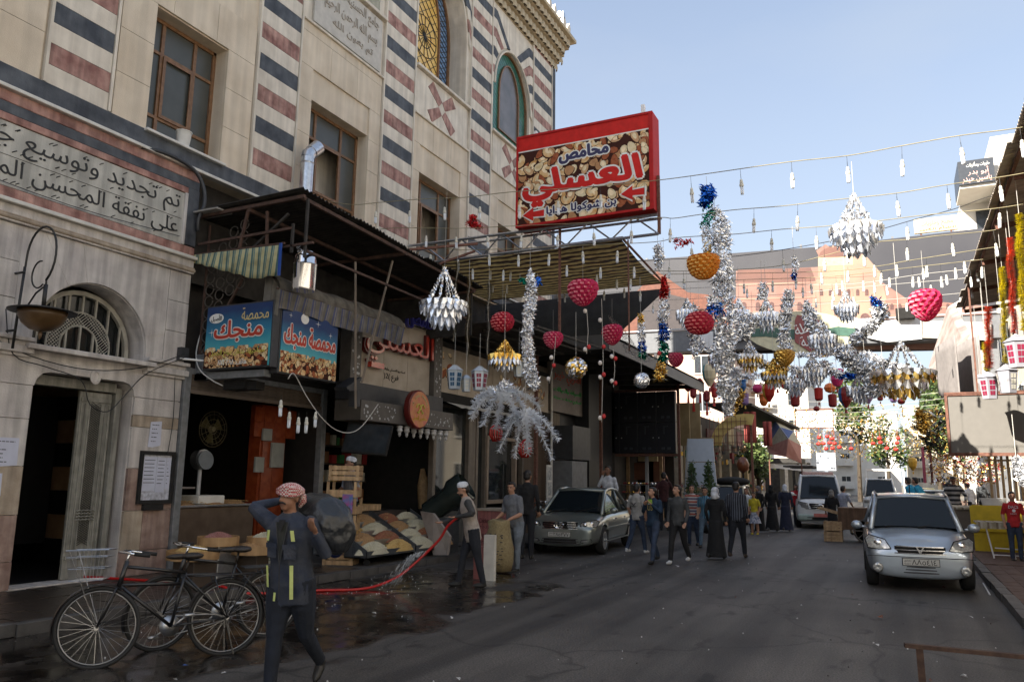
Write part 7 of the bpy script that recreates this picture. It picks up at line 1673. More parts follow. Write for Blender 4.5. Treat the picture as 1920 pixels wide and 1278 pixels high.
g=G();rn=random.Random(10);scraps(g,[at(1748,770,Y=26),at(1740,800,Y=26),at(1755,845,Y=26)],[.3,.5,.25],420,.09,rn,(0,1,0,2));one('wreath_bundle',g,[dkgrey,foil_g,leaf_m],'dark and gold bundle of wreaths hanging left of the blank board','wreaths')
for i,(x0,x1,y0,y1)in enumerate(((1727,1737,838,905),(1742,1750,838,905))):
 A,B_=at(x0,y0,Y=30),at(x1,y1,Y=30);g=G();g.grid(lambda u,v:V(A.x+(B_.x-A.x)*u,30+.1*math.sin(u*9),A.z+(B_.z-A.z)*v),10,3);o=one('pink_banner',g,mat('pink_cloth',(.55,.12,.18),.8,var=.15)if i==0 else mat('brown_cloth',(.15,.05,.04),.8),['pink cloth banner hanging left of the stalls','brown cloth banner next to the pink one'][i],'banner');o.modifiers.new('t','SOLIDIFY').thickness=.03
 # ------------------------------------------------------------------ vehicles
tyre_m=mat('tyre',(.014,.014,.014),.85,var=.2);gl_car=glassy('car_glass',(.010,.014,.017),.05,spec=.32);plate_m=mat('plate_white',(.45,.45,.42),.5,var=.1)
lampg=mat('headlamp_glass',(.42,.43,.42),.08,.5,var=.3,vs=30,spec=.9)
def baked(o):
 dg=bpy.context.evaluated_depsgraph_get();me=bpy.data.meshes.new_from_object(o.evaluated_get(dg));o.modifiers.clear();o.data=me;return o
def car(name,label,cat,loc,rz,paint,L,W,H,prof,cab,wheels,wr=.31,spokes=7,plate='',lights=True,grille=True,front=None,parts=True):
 """prof: stations (x from nose, top z, half width share); cab: (x0 base, x1 roof front, x2 roof rear, x3 base rear)"""
 t=thing(name,label,cat,loc,rz=rz);LOCAL.add(t.name);g=G();hw=W/2;vs=[];n=len(prof)
 for x,zt,k in prof:
  w=hw*k;zb_=.20;zs=min(zt-.05,.58)
  vs+=[(x,y,z)for y,z in((-w*.82,zb_),(-w*.97,.30),(-w,zs),(-w*.975,zt-.09),(-w*.84,zt-.012),(-w*.4,zt+.015),(0,zt+.02),(w*.4,zt+.015),(w*.84,zt-.012),(w*.975,zt-.09),(w,zs),(w*.97,.30),(w*.82,zb_))]
 m=13;fs=[(i*m+j,i*m+(j+1)%m,(i+1)*m+(j+1)%m,(i+1)*m+j)for i in range(n-1)for j in range(m)]+[tuple(range(m))[::-1],tuple((n-1)*m+j for j in range(m))]
 g.add(vs,fs);b=g.build('body',paint,t,smooth=True);s=b.modifiers.new('s','SUBSURF');s.levels=s.render_levels=2
 if parts:
  cg=G()
  for wx in wheels:
   for sd in(-1,1):cg.tube([(wx,sd*(hw-.28),wr),(wx,sd*(hw+.2),wr)],wr*1.17,24)
  cme=bpy.data.objects.new('c',cg.mesh('c',[black]));col.objects.link(cme);bo=b.modifiers.new('b','BOOLEAN');bo.operation='DIFFERENCE';bo.object=cme;bo.solver='FLOAT'if 'FLOAT'in[e.identifier for e in bo.bl_rna.properties['solver'].enum_items]else 'FAST'
  par=b.parent;b.parent=None;bpy.context.view_layer.update();baked(b);b.parent=par;bpy.data.objects.remove(cme)
 x0,x1,x2,x3,zb0,zb3=cab;g=G();rw=hw*.70;bw=hw*.93;zr_=H
 A=[(x0,zb0,bw*.92),(x1,zr_-.05,rw),(x1+.25,zr_,rw),((x1+x2)/2,zr_+.02,rw),(x2,zr_-.02,rw*.97),(x3,zb3,bw*.88)]
 V_=[]
 for x,z,w in A:V_+=[(x,-w,z),(x,-w*.5,z+.02),(x,w*.5,z+.02),(x,w,z)]
 F=[(i*4+j,i*4+j+1,i*4+j+5,i*4+j+4)for i in range(5)for j in range(3)]
 ms_=[1]*3+[0]*9+[1]*3;g.v=V_;g.f=F;g.m=ms_
 bl=[]
 for sd in(-1,1):
  q=[(x0,sd*bw*.92,zb0-.02)]+[(x,sd*w,z)for x,z,w in A[1:5]]+[(x3,sd*bw*.88,zb3-.02)]
  base=[(q[-1][0],sd*bw,zb3-.03),((x0+x3)/2,sd*bw,(zb0+zb3)/2-.03),(q[0][0],sd*bw,zb0-.03)]
  k=len(g.v);g.v+=q+base;g.f.append(tuple(range(k,k+9))if sd<0 else tuple(range(k+8,k-1,-1)));g.m.append(1)
 g.build('cabin',[paint,gl_car],t)
 g=G()
 for sd in(-1,1):
  P_=[V(x,sd*w,z)for x,z,w in A];g.tube([P_[0]+V(-.05,0,-.05),P_[1],P_[2],P_[3],P_[4],P_[5]+V(.04,0,-.05)],[.05,.045,.045,.045,.05,.07],6);xm=(x0+x3)/2+.15
  g.bar((xm,sd*bw,(zb0+zb3)/2-.02),(xm,sd*rw,zr_+.0),.07,.03,up=(1,0,0))
 g.tube([(x1,-rw,zr_-.04),(x1+.02,0,zr_-.01),(x1,rw,zr_-.04)],.04,6)
 g.build('pillars',paint,t,smooth=True)
 for wx in wheels:
  for sd in(-1,1):
   y=sd*(hw-.10);w=G();w.lathe([(wr*.62,-.085),(wr*.93,-.095),(wr,-.06),(wr,.06),(wr*.93,.095),(wr*.62,.085)],(wx,y,wr),28,axis=(0,1,0),cap=False);wo=w.build('wheel',tyre_m,t,smooth=True)
   r=G();yo=y+sd*.075;ax=(0,sd,0);r.lathe([(wr*.66,-.06),(wr*.66,.01),(wr*.58,.015),(wr*.55,-.03)],(wx,yo,wr),24,axis=ax,cap=False);r.lathe([(wr*.14,-.02),(wr*.12,.01),(0.01,.015)],(wx,yo,wr),10,axis=ax)
   for k in range(spokes):a=2*PI*k/spokes;r.bar((wx+wr*.1*math.cos(a),yo-sd*.01,wr+wr*.1*math.sin(a)),(wx+wr*.6*math.cos(a),yo-sd*.005,wr+wr*.6*math.sin(a)),.05 if spokes<9 else.03,.02,up=(0,1,0))
   ro=r.build('rim',steel,wo,smooth=False);d=G();d.lathe([(wr*.6,0),(.01,0)],(wx,yo-sd*.05,wr),16,axis=ax);d.build('brake_disc',dkgrey,wo)
 if front:front(t,hw)
 if plate:
  z=front_plate_z.get(name,.48);g=G();g.box(-.045,-.02,-.27,.27,z-.06,z+.06);p=g.build('number_plate',plate_m,t);f=(V(-.046,.27,z-.06),V(0,-1,0),V(0,0,1),V(-1,0,0));g=G();text(g,plate,f,(.14,.02,.5,.1),0,d=.002,bold=.02,keep=True);text(g,'دمشق',f,(.03,.06,.13,.1),0,d=.002,bold=.02);text(g,'سورية',f,(.03,.02,.12,.05),0,d=.002)
  for q in((0,.54,0,.008),(0,.54,.112,.12),(0,.008,0,.12),(.532,.54,0,.12)):a,b_=f[0]+f[1]*q[0]+f[2]*q[2],f[0]+f[1]*q[1]+f[2]*q[3];g.box(-.049,-.046,min(a.y,b_.y),max(a.y,b_.y),a.z,b_.z)
  g.build('plate_lettering',black,p)
 return t
front_plate_z={'silver_sedan':.47,'silver_hatchback':.47}
def slats(t,x,y,z0,z1,n,m,bend=.05,name='grille',back=black):
 g=G();g.grid(lambda u,v:V(x+.012+bend*(2*u-1)**2,-y+2*y*u,z0+(z1-z0)*v),10,1);q=g.build(name,back,t)
 for k in range(n):z=z0+(z1-z0)*k/max(1,n-1);g=G();g.tube([(x+bend*(2*u-1)**2,-y*(1-.04*k)+2*y*(1-.04*k)*u,z)for u in np.linspace(0,1,9)],.012,5);g.build('grille_bar',m,q)
 return q
def lens(t,pts,off,m,name='headlight',h=.02):
 g=G();P=[Vector(p)for p in pts];c=sum(P,Vector())/len(P);o=Vector(off);g.add(P+[c+o],[(i,(i+1)%len(P),len(P))for i in range(len(P))]);o_=g.build(name,m,t,smooth=True);g=G();g.tube(P+[P[0]],.01,4);g.build('rim',black,o_);return o_
paint1=mat('grey_green_metallic',(.24,.265,.245),.28,.6,var=.03,coat=.6);paint2=mat('silver_blue_metallic',(.38,.43,.48),.28,.6,var=.03,coat=.6)
def mirrors(t,x,hw,z,m):
 for sd in(-1,1):g=G();g.ell((x,sd*(hw+.10),z),(.07,.10,.075));g.bar((x,sd*(hw-.06),z-.04),(x,sd*(hw+.05),z-.02),.04);g.build('mirror',m,t,smooth=True)
def front_sedan(t,hw):
 slats(t,-.045,.42,.60,.74,4,chrome,.06);g=G();g.tube([(-.065,.11*math.cos(a),.67+.06*math.sin(a))for a in np.linspace(0,6.3,16)],.012,5);g.tube([(-.065,.05*math.cos(a),.67+.055*math.sin(a))for a in np.linspace(0,6.3,12)],.009,5);g.build('badge',chrome,t)
 for sd in(-1,1):
  lens(t,[(.03,sd*.47,.66),(.02,sd*.50,.73),(.22,sd*.80,.80),(.34,sd*.845,.76),(.18,sd*.83,.66),(.06,sd*.64,.61)][::sd],(-.06,sd*.04,.0),lampg);g=G();g.ell((.05,sd*.58,.69),(.03,.05,.05));g.ell((.13,sd*.71,.71),(.03,.05,.05));g.build('reflector',chrome,t,smooth=True)
  lens(t,[(.0,sd*.48,.31),(-.01,sd*.52,.36),(.05,sd*.72,.38),(.09,sd*.74,.33),(.04,sd*.6,.29)][::sd],(-.03,0,0),lampg,'fog_lamp')
  g=G();g.box(.9,3.6,sd*hw-.012,sd*hw+.012,.56,.60);g.box(.8,3.7,sd*hw*.985-.01,sd*hw*.985+.01,.28,.31);g.build('side_moulding',paint1,t)
  g=G()
  for z in(.84,):g.box(1.75,1.95,sd*hw*.99-.01,sd*hw*.99+.015,.76,.79);g.box(2.7,2.9,sd*hw*.99-.01,sd*hw*.99+.015,.76,.79)
  g.build('handle',chrome,t)
 slats(t,-.05,.50,.27,.37,3,dkgrey,.08,'air_intake');mirrors(t,1.25,hw,.98,paint1)
 g=G();g.bar((1.0,.5,.93),(1.25,-.1,1.05),.02);g.bar((.98,-.05,.93),(1.22,-.6,1.04),.02);g.build('wiper',black,t);g=G();g.ell((1.75,.1,1.2),(.02,.05,.1));g.build('rear_view_charm',mat('charm_yellow',(.4,.36,.1),.6),t)
car('silver_sedan','grey green four door sedan parked at the left kerb facing the camera','car',(-7.02,16.75,0),R(95),paint1,4.5,1.7,1.46,[(0,.62,.80),(.05,.70,.90),(.25,.78,.97),(.9,.90,1),(1.4,.95,1),(2.4,.96,1),(3.5,.98,1),(4.1,.98,.96),(4.4,.9,.88),(4.5,.7,.8)],(1.05,1.75,2.9,3.75,.93,.98),(.85,3.45),.315,10,'٢٨٥٣٧٧',front=front_sedan)
def front_hatch(t,hw):
 slats(t,-.045,.37,.60,.71,3,chrome,.06);g=G();g.bar((-.065,-.05,.71),(-.065,0,.61),.022);g.bar((-.065,.05,.71),(-.065,0,.61),.022);g.bar((-.065,-.055,.71),(-.065,.055,.71),.018);g.build('badge',chrome,t)
 for sd in(-1,1):
  lens(t,[(.02,sd*.42,.66),(.10,sd*.50,.80),(.30,sd*.74,.86),(.28,sd*.80,.80),(.12,sd*.76,.66),(.05,sd*.6,.64)][::sd],(-.05,sd*.03,0),lampg);g=G();g.ell((.11,sd*.60,.74),(.04,.07,.06));g.build('reflector',chrome,t,smooth=True)
  g=G();g.lathe([(.075,0),(.08,.02),(.05,.03),(.01,.02)],(-.0,sd*.63,.36),16,axis=(-1,0,0));g.build('fog_lamp',lampg,t,smooth=True)
  g=G();g.tube([(1.3,sd*hw*.68,1.50),(2.0,sd*hw*.7,1.56),(3.0,sd*hw*.68,1.54)],.02,5);g.build('roof_rail',dkgrey,t)
 slats(t,.0,.42,.30,.39,3,dkgrey,.05,'air_intake');mirrors(t,1.05,hw,.98,paint2)
 g=G();g.bar((.85,.45,.97),(1.05,-.2,1.10),.02);g.bar((.83,-.05,.97),(1.02,-.6,1.09),.02);g.build('wiper',black,t);g=G();g.tube([(1.5,0,1.54),(1.45,0,1.70)],.008,4);g.build('aerial',black,t)
 g=G();g.tube([(1.35,.36+.17*math.cos(a),1.02+.17*math.sin(a))for a in np.linspace(0,6.3,18)],.015,5);g.build('steering_wheel',grey,t);g=G();g.tube([(0.0,-.78,.545),(-.03,-.4,.545),(-.035,0,.545),(-.03,.4,.545),(0,.78,.545)],.006,4);g.build('bumper_line',dkgrey,t)
car('silver_hatchback','small silver hatchback parked by the right kerb facing the camera, with black roof rails','car',(.20,14.55,0),R(93),paint2,3.75,1.62,1.50,[(0,.62,.80),(.05,.70,.90),(.3,.82,.97),(.7,.92,1),(1.0,.98,1),(2.2,.99,1),(3.1,1.02,1),(3.55,1.0,.95),(3.75,.8,.85)],(.86,1.35,3.0,3.6,.97,1.0),(.72,3.0),.29,8,'٨٨٥٤١٤',front=front_hatch)
wh_p=mat('white_car_paint',(.62,.64,.64),.3,var=.04,coat=.5);gn_p=mat('pale_green_band',(.30,.38,.34),.35)
def front_van(t,hw):
 slats(t,-.03,.40,.72,.92,4,chrome,.04);g=G();g.tube([(-.06,.09*math.cos(a),.82+.07*math.sin(a))for a in np.linspace(0,6.3,14)],.015,4);g.build('badge',chrome,t)
 for sd in(-1,1):lens(t,[(.0,sd*.42,.72),(.0,sd*.45,.92),(.08,sd*.78,1.0),(.14,sd*.8,.82),(.06,sd*.7,.72)][::sd],(-.05,sd*.02,0),lampg)
 g=G();g.box(-.06,.4,-hw*.93,hw*.93,.30,.52);g.build('bumper',gn_p,t,bevel=.05);slats(t,-.08,.5,.33,.42,2,dkgrey,.02,'air_intake');g=G();g.box(-.1,-.065,-.28,.25,.44,.56);g.build('number_plate',mat('red_plate',(.5,.15,.12),.5),t)
 g=G();g.box(1.0,1.3,-.55,.55,1.98,2.10);g.build('roof_sign',mat('roof_sign_pink',(.6,.4,.36),.5,var=.3,vs=20),t,bevel=.02);mirrors(t,.35,hw,1.25,wh_p)
 g=G();g.bar((.30,.5,1.12),(.42,-.1,1.2),.025);g.bar((.30,-.1,1.12),(.42,-.7,1.2),.025);g.build('wiper',black,t)
car('white_minivan','white minivan with pale green bumper driving towards the camera in the middle of the street','van',(-2.75,31.6,0),R(97),wh_p,4.6,1.76,1.96,[(0,.9,.86),(.1,1.02,.95),(.4,1.12,1),(1.2,1.14,1),(2.5,1.14,1),(4.2,1.14,.98),(4.5,1.1,.95),(4.6,.9,.9)],(.28,.95,4.2,4.45,1.10,1.12),(.85,3.6),.31,6,front=front_van)
def tiny(hb,hz):
 def f(t,hw):
  slats(t,-.03,.4,hz,hz+.12,3,chrome,.03)
  for sd in(-1,1):lens(t,[(.0,sd*.5,hz),(.0,sd*.5,hz+.12),(.06,sd*.76,hz+.13),(.05,sd*.76,hz)][::sd],(-.03,0,0),lampg)
  g=G();g.box(-.08,.2,-hw*.92,hw*.92,.35,.50);g.build('bumper',hb,t,bevel=.03)
 return f
VANP=[(0,.9,.9),(.1,1.0,.97),(.5,1.1,1),(2,1.12,1),(4.3,1.12,.98),(4.4,.9,.9)];CARP=[(0,.66,.85),(.1,.78,.95),(.9,.88,1),(2,.92,1),(3.6,.95,1),(4.2,.8,.9)]
car('white_pickup','boxy white van queuing behind the white minivan','van',(-1.0,44.5,0),R(92),wh_p,4.4,1.7,1.9,VANP,(.25,.8,4.1,4.3,1.08,1.1),(.8,3.5),front=tiny(wh_p,.7),parts=False)
for i,(x,y,p,lb)in enumerate(((-.9,51.5,wh_p,'white saloon car queuing right behind the boxy white van'),(1.1,49,mat('pale_yellow_paint',(.5,.42,.12),.35,coat=.5),'yellowish saloon in the distance just left of the silver hatchback'),(-1.6,60,mat('beige_paint',(.4,.35,.28),.35,coat=.5),'beige saloon farthest along the road'),(1.3,37,wh_p,'white taxi seen over the roof of the silver hatchback'))):
 car('saloon_car',lb,'car',(x,y,0),R(92),p,4.2,1.66,1.42,CARP,(1.0,1.6,2.8,3.5,.88,.93),(.8,3.3),front=tiny(dkgrey,.58),parts=False)['group']='cars in the far queue'
ta=car('beige_estate','beige estate car half hidden behind the women in black, a black bundle on its roof','car',(-6.3,31.5,0),R(93),mat('gold_beige_paint',(.34,.29,.19),.35,.3,coat=.5),4.3,1.68,1.5,CARP,(1.0,1.5,3.6,4.1,.88,.95),(.8,3.3),front=tiny(dkgrey,.58),parts=False)
g=G();g.ell((-6.4,34,1.68),(.75,.5,.2),n=14);one('roof_bundle',g,black,'rounded black bundle strapped on the roof of the beige estate','bundle',smooth=True)
# ------------------------------------------------------------------ bicycles
rimm=mat('dull_rim',(.3,.3,.3),.35,.8,var=.2);bk_m=mat('black_bicycle_paint',(.01,.01,.011),.3,var=.2,coat=.3)
def bicycle(label,loc,rz,steer,basket,group='black bicycles'):
 t=thing('bicycle',label,'bicycle',(0,0,0),group);r=.34;Wb=1.12;hx,hz=.50,.30;st=V(.40,0,.78);hd,hd2=V(.93,0,.86),V(.97,0,.70)
 g=G()
 for a,b in((st,hd),(V(.44,0,.68),hd2),(V(hx,0,hz),hd2),(V(hx,0,hz),st)):g.tube([a,b],.016,7)
 g.tube([hd+V(-.01,0,.05),hd2-V(-.01,0,.04)],.022,7)
 for s in(-.045,.045):g.tube([(hx,s*.5,hz),(0,s,r)],.010,6);g.tube([st+V(0,s*.3,-.03),(0,s,r)],.009,6)
 g.build('frame',bk_m,t,smooth=True)
 def wheel(c,rot,nm):
  T=lambda p:c+rot@(Vector(p)-V(0,0,0));ring=lambda rr_,y=0,n=40:[T((rr_*math.cos(a),y,rr_*math.sin(a)))for a in np.linspace(0,2*PI,n+1)]
  g=G();g.tube(ring(r),.019,7,cap=False);w=g.build('wheel',rubber,t,smooth=True);g=G();g.tube(ring(r-.026),.007,5,cap=False);g.build('rim',rimm,w,smooth=True)
  g=G()
  for k in range(28):a=2*PI*k/28;b=a+(.5 if k%2 else-.5);g.tube([T((.022*math.cos(b),.02*(-1)**k,.022*math.sin(b))),T(((r-.03)*math.cos(a),0,(r-.03)*math.sin(a)))],.0016,3)
  g.tube([T((0,-.05,0)),T((0,.05,0))],.02,8);g.build('spokes',steel,w)
 wheel(V(0,0,r),Matrix.Identity(3),0);sr=Matrix.Rotation(steer,3,'Z');fc=V(Wb,0,r);piv=V(1.02,0,0)
 S=lambda p:piv+sr@(Vector(p)-piv);wheel(S(fc),sr,1)
 g=G()
 for s in(-.05,.05):g.tube([S((.985,s*.6,.68)),S((1.06,s,.5)),S((Wb,s,r))],.011,6)
 g.build('fork',bk_m,t,smooth=True)
 def guard(c,rot,a0,a1):
  g=G();n=22;P=[]
  for i in range(n+1):
   a=a0+(a1-a0)*i/n
   for q,rr_ in((-.03,r+.025),(0,r+.04),(.03,r+.025)):P.append(c+rot@V(rr_*math.cos(a),q,rr_*math.sin(a)))
  g.add(P,[(i*3+j,i*3+j+1,i*3+j+4,i*3+j+3)for i in range(n)for j in(0,1)]);g.build('mudguard',bk_m,t,smooth=True)
 guard(V(0,0,r),Matrix.Identity(3),R(20),R(200));guard(S(fc),sr,R(-20),R(120))
 g=G();g.tube([hd+V(0,0,.02),V(.90,0,1.0)],.012,6);g.tube([S((.80,.27,.97)),S((.86,.26,.98)),S((.97,.17,1.0)),S((.98,.05,.99)),V(.90,0,1.0),S((.98,-.05,.99)),S((.97,-.17,1.0)),S((.86,-.26,.98)),S((.80,-.27,.97))],.011,7);g.build('handlebar',chrome,t,smooth=True)
 for s in(-1,1):g=G();g.tube([S((.70,s*.275,.955)),S((.83,s*.27,.975))],.017,8);g.build('grip',rubber,t,smooth=True)
 g=G();g.tube([st,st+V(-.02,0,.12)],.012,6);g.ell(st+V(-.05,0,.15),(.11,.095,.035));g.ell(st+V(.07,0,.15),(.12,.04,.028));g.build('saddle',mat('worn_leather',(.02,.015,.012),.45,bump=.3),t,smooth=True)
 g=G();[g.tube([(-.28,s,.74),(.32,s,.74)],.007,5)for s in(-.07,-.025,.025,.07)];[g.tube([(x,-.07,.74),(x,.07,.74)],.007,5)for x in(-.28,-.1,.1)];[g.tube([(x,s,.74),(0,s,r)],.006,5)for x in(-.2,.15)for s in(-.07,.07)];g.build('carrier_rack',bk_m,t,smooth=True)
 g=G();g.lathe([(.095,0),(.095,.006)],(hx,-.05,hz),20,axis=(0,1,0));g.tube([(hx,-.06,hz),(hx+.13,-.08,hz-.1)],.009,6);g.tube([(hx,.06,hz),(hx-.13,.08,hz+.1)],.009,6);[g.box(hx+dx-.045,hx+dx+.045,y-.03,y+.03,hz+dz-.012,hz+dz+.012)for dx,y,dz in((.13,-.12,-.1),(-.13,.12,.1))];g.tube([(hx,-.05,hz+.09),(0,-.05,r+.03)],.005,4);g.tube([(hx,-.05,hz-.09),(0,-.05,r-.03)],.005,4);g.build('crank_and_chain',steel,t,smooth=True)
 g=G();[g.tube([(0.02,s*.05,r),(-.06,s*.11,.01)],.008,5)for s in(-1,1)];g.build('stand',bk_m,t)
 if basket:
  g=G();c=S((1.22,0,.82));a_,b_=sr@V(1,0,0),sr@V(0,1,0)
  for z,k in((.0,.8),(.1,.87),(.2,.95),(.26,1.0)):q=[c+a_*x*.17*k+b_*y*.22*k+V(0,0,z-.06)for x,y in((-1,-1),(1,-1),(1,1),(-1,1),(-1,-1))];g.tube(q,.0035 if z<.25 else.005,4)
  for i in range(40):
   u=i/40*4;k=int(u);f_=u-k;cn=((-1,-1),(1,-1),(1,1),(-1,1),(-1,-1));x=cn[k][0]+(cn[k+1][0]-cn[k][0])*f_;y=cn[k][1]+(cn[k+1][1]-cn[k][1])*f_;g.tube([c+a_*x*.136+b_*y*.176+V(0,0,-.06),c+a_*x*.17+b_*y*.22+V(0,0,.2)],.002,3)
  for i in range(-6,7):g.tube([c+b_*.027*i-a_*.13+V(0,0,-.06),c+b_*.027*i+a_*.13+V(0,0,-.06)],.002,3)
  for s in(-1,1):g.tube([c+b_*.2*s+a_*.15+V(0,0,.2),S((Wb,.06*s,r))],.004,4)
  g.build('basket',steel,t)
 t.location=loc;t.rotation_euler=(R(4 if basket else-3),0,rz);return t
bicycle('nearest black bicycle with a wire basket on its handlebar',(-5.98,5.9,.0),math.atan2(-.87,-.5),R(-16),True)
bicycle('second black bicycle leaning behind the one with the basket',(-6.25,6.75,.0),math.atan2(-.99,-.45),R(10),False)
b3=bicycle('black bicycle half hidden between the sack man and the silver sedan',(-8.2,18.2,.12),R(100),R(8),False)
# ------------------------------------------------------------------ people
from mathutils.bvhtree import BVHTree
def loft(g,rings,m,n=14):
 """rings: (centre, rx, ry, frame)"""
 vs=[]
 for c,rx,ry,q in rings:vs+=[c+q@V(rx*math.cos(2*PI*k/n),ry*math.sin(2*PI*k/n),0)for k in range(n)]
 k=len(rings);g.add(vs,[(i*n+j,i*n+(j+1)%n,(i+1)*n+(j+1)%n,(i+1)*n+j)for i in range(k-1)for j in range(n)]+[tuple(range(n))[::-1],tuple((k-1)*n+j for j in range(n))],m)
SK,SH,PA_,SO,SL,X5=0,1,2,3,4,5
def person(label,loc,rz,h,mats,legs=((.1,.1),(-.1,.1)),arms=None,lean=0.,head=(0.,0.),long=True,robe=0.,scarf=None,hair=hair_m,cap=None,face=True,vox=.013,build_=1.,jacket=None,group=None,crouch=0.,extra=None,brim=False,hem=.50):
 """legs: (thigh forward, knee bend) for right and left; arms: (elbow, wrist) points in units of h for right (x>0) and left; head: (turn, nod)"""
 t=thing('person',label,'person',(0,0,0),group,0);LOCAL.add(t.name);g=G();I=Matrix.Identity(3);hp=.52-crouch;tl=Matrix.Rotation(-lean,3,'X');hip=V(0,0,hp*h)
 up=lambda x,y,z:hip+tl@V(x*h,y*h,(z-.52)*h)
 b=build_;zs=[(hem-.02,.088,.066),(.52,.092,.070),(.57,.088,.066),(.62,.082,.062),(.68,.090,.066),(.74,.098,.068),(.79,.100,.058),(.825,.062,.045),(.85,.032,.034)]
 if robe:
  rb_=[(.035,.15*robe,.12*robe),(.2,.125*robe,.10*robe),(.4,.105,.085),(.52,.098,.078)]
  loft(g,[(V(0,-.01*h*(1-z),z*h),rx*h,ry*h,I)for z,rx,ry in rb_],SH)
 loft(g,[(up(0,0,z),rx*h*b,ry*h*b,tl)for z,rx,ry in zs],SH)
 nb=up(0,.005,.84);hc=nb+V(0,(.012+.06*math.sin(lean))*h,.082*h);hr=Matrix.Rotation(head[0],3,'Z')@Matrix.Rotation(-head[1],3,'X')
 g.tube([nb,hc-V(0,0,.03*h)],.030*h,10,SK);H=lambda x,y,z:hc+hr@V(x*h,y*h,z*h)
 g.ell(H(0,-.004,.014),(.044*h,.055*h,.052*h),hr,14,SK);g.ell(H(0,.012,-.022),(.034*h,.040*h,.042*h),hr,12,SK);g.ell(H(0,.030,-.050),(.018*h,.018*h,.013*h),hr,8,SK)
 if not scarf:
  for s in(-1,1):g.ell(H(.045*s,-.004,-.008),(.006*h,.011*h,.018*h),hr,8,SK)
 g.tube([H(0,.047,.004),H(0,.062,-.016),H(0,.050,-.021)],[.006*h,.010*h,.007*h],6,SK)
 for i,s in enumerate((1,-1)):
  th,kn=legs[i];hj=hip+V(.05*s*h,0,-.01*h);kj=hj+V(.004*s*h,math.sin(th)*.245*h,-math.cos(th)*.245*h);a=th-kn;aj=kj+V(0,math.sin(a)*.235*h,-math.cos(a)*.235*h)
  if robe<.8:
   g.tube([hj+V(0,0,.03*h),hj.lerp(kj,.4),kj,kj.lerp(aj,.4),aj],[.056*h*b,.052*h*b,.038*h,.036*h,.029*h],10,PA_)
  ft=Matrix.Rotation(min(1.1,max(-.3,kn-th if kn>.5 else 0))*-1,3,'X');g.ell(aj+ft@V(0,.035*h,-.025*h),(.026*h,.075*h,.024*h),ft,10,SO);g.ell(aj+ft@V(0,0,-.012*h),(.026*h,.032*h,.034*h),ft,8,SO)
 D=[((.135,-.02,.655),(.125,.045,.52)),((-.135,-.02,.655),(-.125,.045,.52))]
 for i,s in enumerate((1,-1)):
  e,w=(arms[i]if arms and arms[i]else D[i]);sj=up(.098*s,0,.795);ej,wj=V(*e)*h,V(*w)*h
  if not arms or not arms[i]:ej,wj=up(*e),up(*w)
  g.ell(sj,(.035*h*b,)*3,None,10,SL);g.tube([sj,sj.lerp(ej,.5),ej],[.034*h*b,.031*h*b,.027*h],9,SL);g.tube([ej,ej.lerp(wj,.4),wj],[.026*h,.024*h,.0165*h],9,SL if long else SK)
  d=(wj-ej).normalized();sd=d.cross(V(0,0,1));sd=sd.normalized()if sd.length>.3 else V(0,1,0);nrm=sd.cross(d);pc=wj+d*.028*h
  g.ell(pc,(.022*h,.011*h,.030*h),Matrix((sd,nrm,d)).transposed(),8,SK)
  for k in range(4):
   r0=pc+d*.02*h+sd*(k-1.5)*.011*h;L_=(.036,.042,.040,.031)[k]*h;g.tube([r0,r0+d*L_*.6+nrm*.004*h,r0+d*L_*.85+nrm*.018*h],[.0058*h,.0052*h,.0042*h],5,SK)
  g.tube([wj+d*.012*h+sd*.018*h,wj+d*.035*h+sd*.032*h+nrm*.008*h,wj+d*.055*h+sd*.028*h+nrm*.012*h],[.007*h,.0062*h,.005*h],5,SK)
 if extra:extra(g,h,up,H,hc)
 kd=BVHTree.FromPolygons(g.v,g.f);me=g.mesh('body');o=bpy.data.objects.new('body',me);col.objects.link(o)
 r=o.modifiers.new('r','REMESH');r.mode='VOXEL';r.voxel_size=vox;s=o.modifiers.new('s','SMOOTH');s.factor=.5;s.iterations=2;baked(o);me=o.data;me.materials.clear()
 for m in mats:me.materials.append(m)
 me.polygons.foreach_set('material_index',[min(len(mats)-1,g.m[kd.find_nearest(p.center)[2]])for p in me.polygons]);me.polygons.foreach_set('use_smooth',[True]*len(me.polygons));o.parent=t
 if scarf:
  g=G();g.ell(H(0,-.010,.012),(.053*h,.066*h,.060*h),hr,16);g.ell(hc+V(0,-.01*h,-.07*h),(.062*h,.062*h,.045*h),None,14);g.tube([hc+V(0,-.035*h,.0),hc+V(0,-.045*h,-.10*h)],[.05*h,.045*h],10);g.build('headscarf',scarf,t,smooth=True)
  if face and head[0]>-9:g=G();g.ell(H(0,.030,-.006),(.036*h,.034*h,.046*h),hr,12);g.build('face',mats[0],t,smooth=True)
 elif cap:g=G();g.lathe([(.050*h,0),(.052*h,.02*h),(.046*h,.042*h),(.025*h,.053*h),(0,.055*h)],H(0,-.006,.022),16,axis=hr@V(0,-.25,1),sy=1.12,cap=False);g.build('cap',cap,t,smooth=True)
 if hair and not scarf:
  g=G();rn=random.Random(int(h*999));g.ell(H(0,-.014,.022),(.0485*h,.053*h,.050*h),hr,14);g.ell(H(0,-.030,-.005),(.044*h,.036*h,.045*h),hr,12)
  if not cap:g.ell(H(0,.012,.052),(.036*h,.036*h,.020*h),hr,10)
  if brim:[g.ell(H(.03*s,-.04,-.06),(.03*h,.03*h,.06*h),hr,8)for s in(-1,1)]
  g.v=[(a+rn.uniform(-.003,.003),b_+rn.uniform(-.003,.003),c+rn.uniform(-.003,.003))for a,b_,c in g.v];g.build('hair',hair,t,smooth=True)
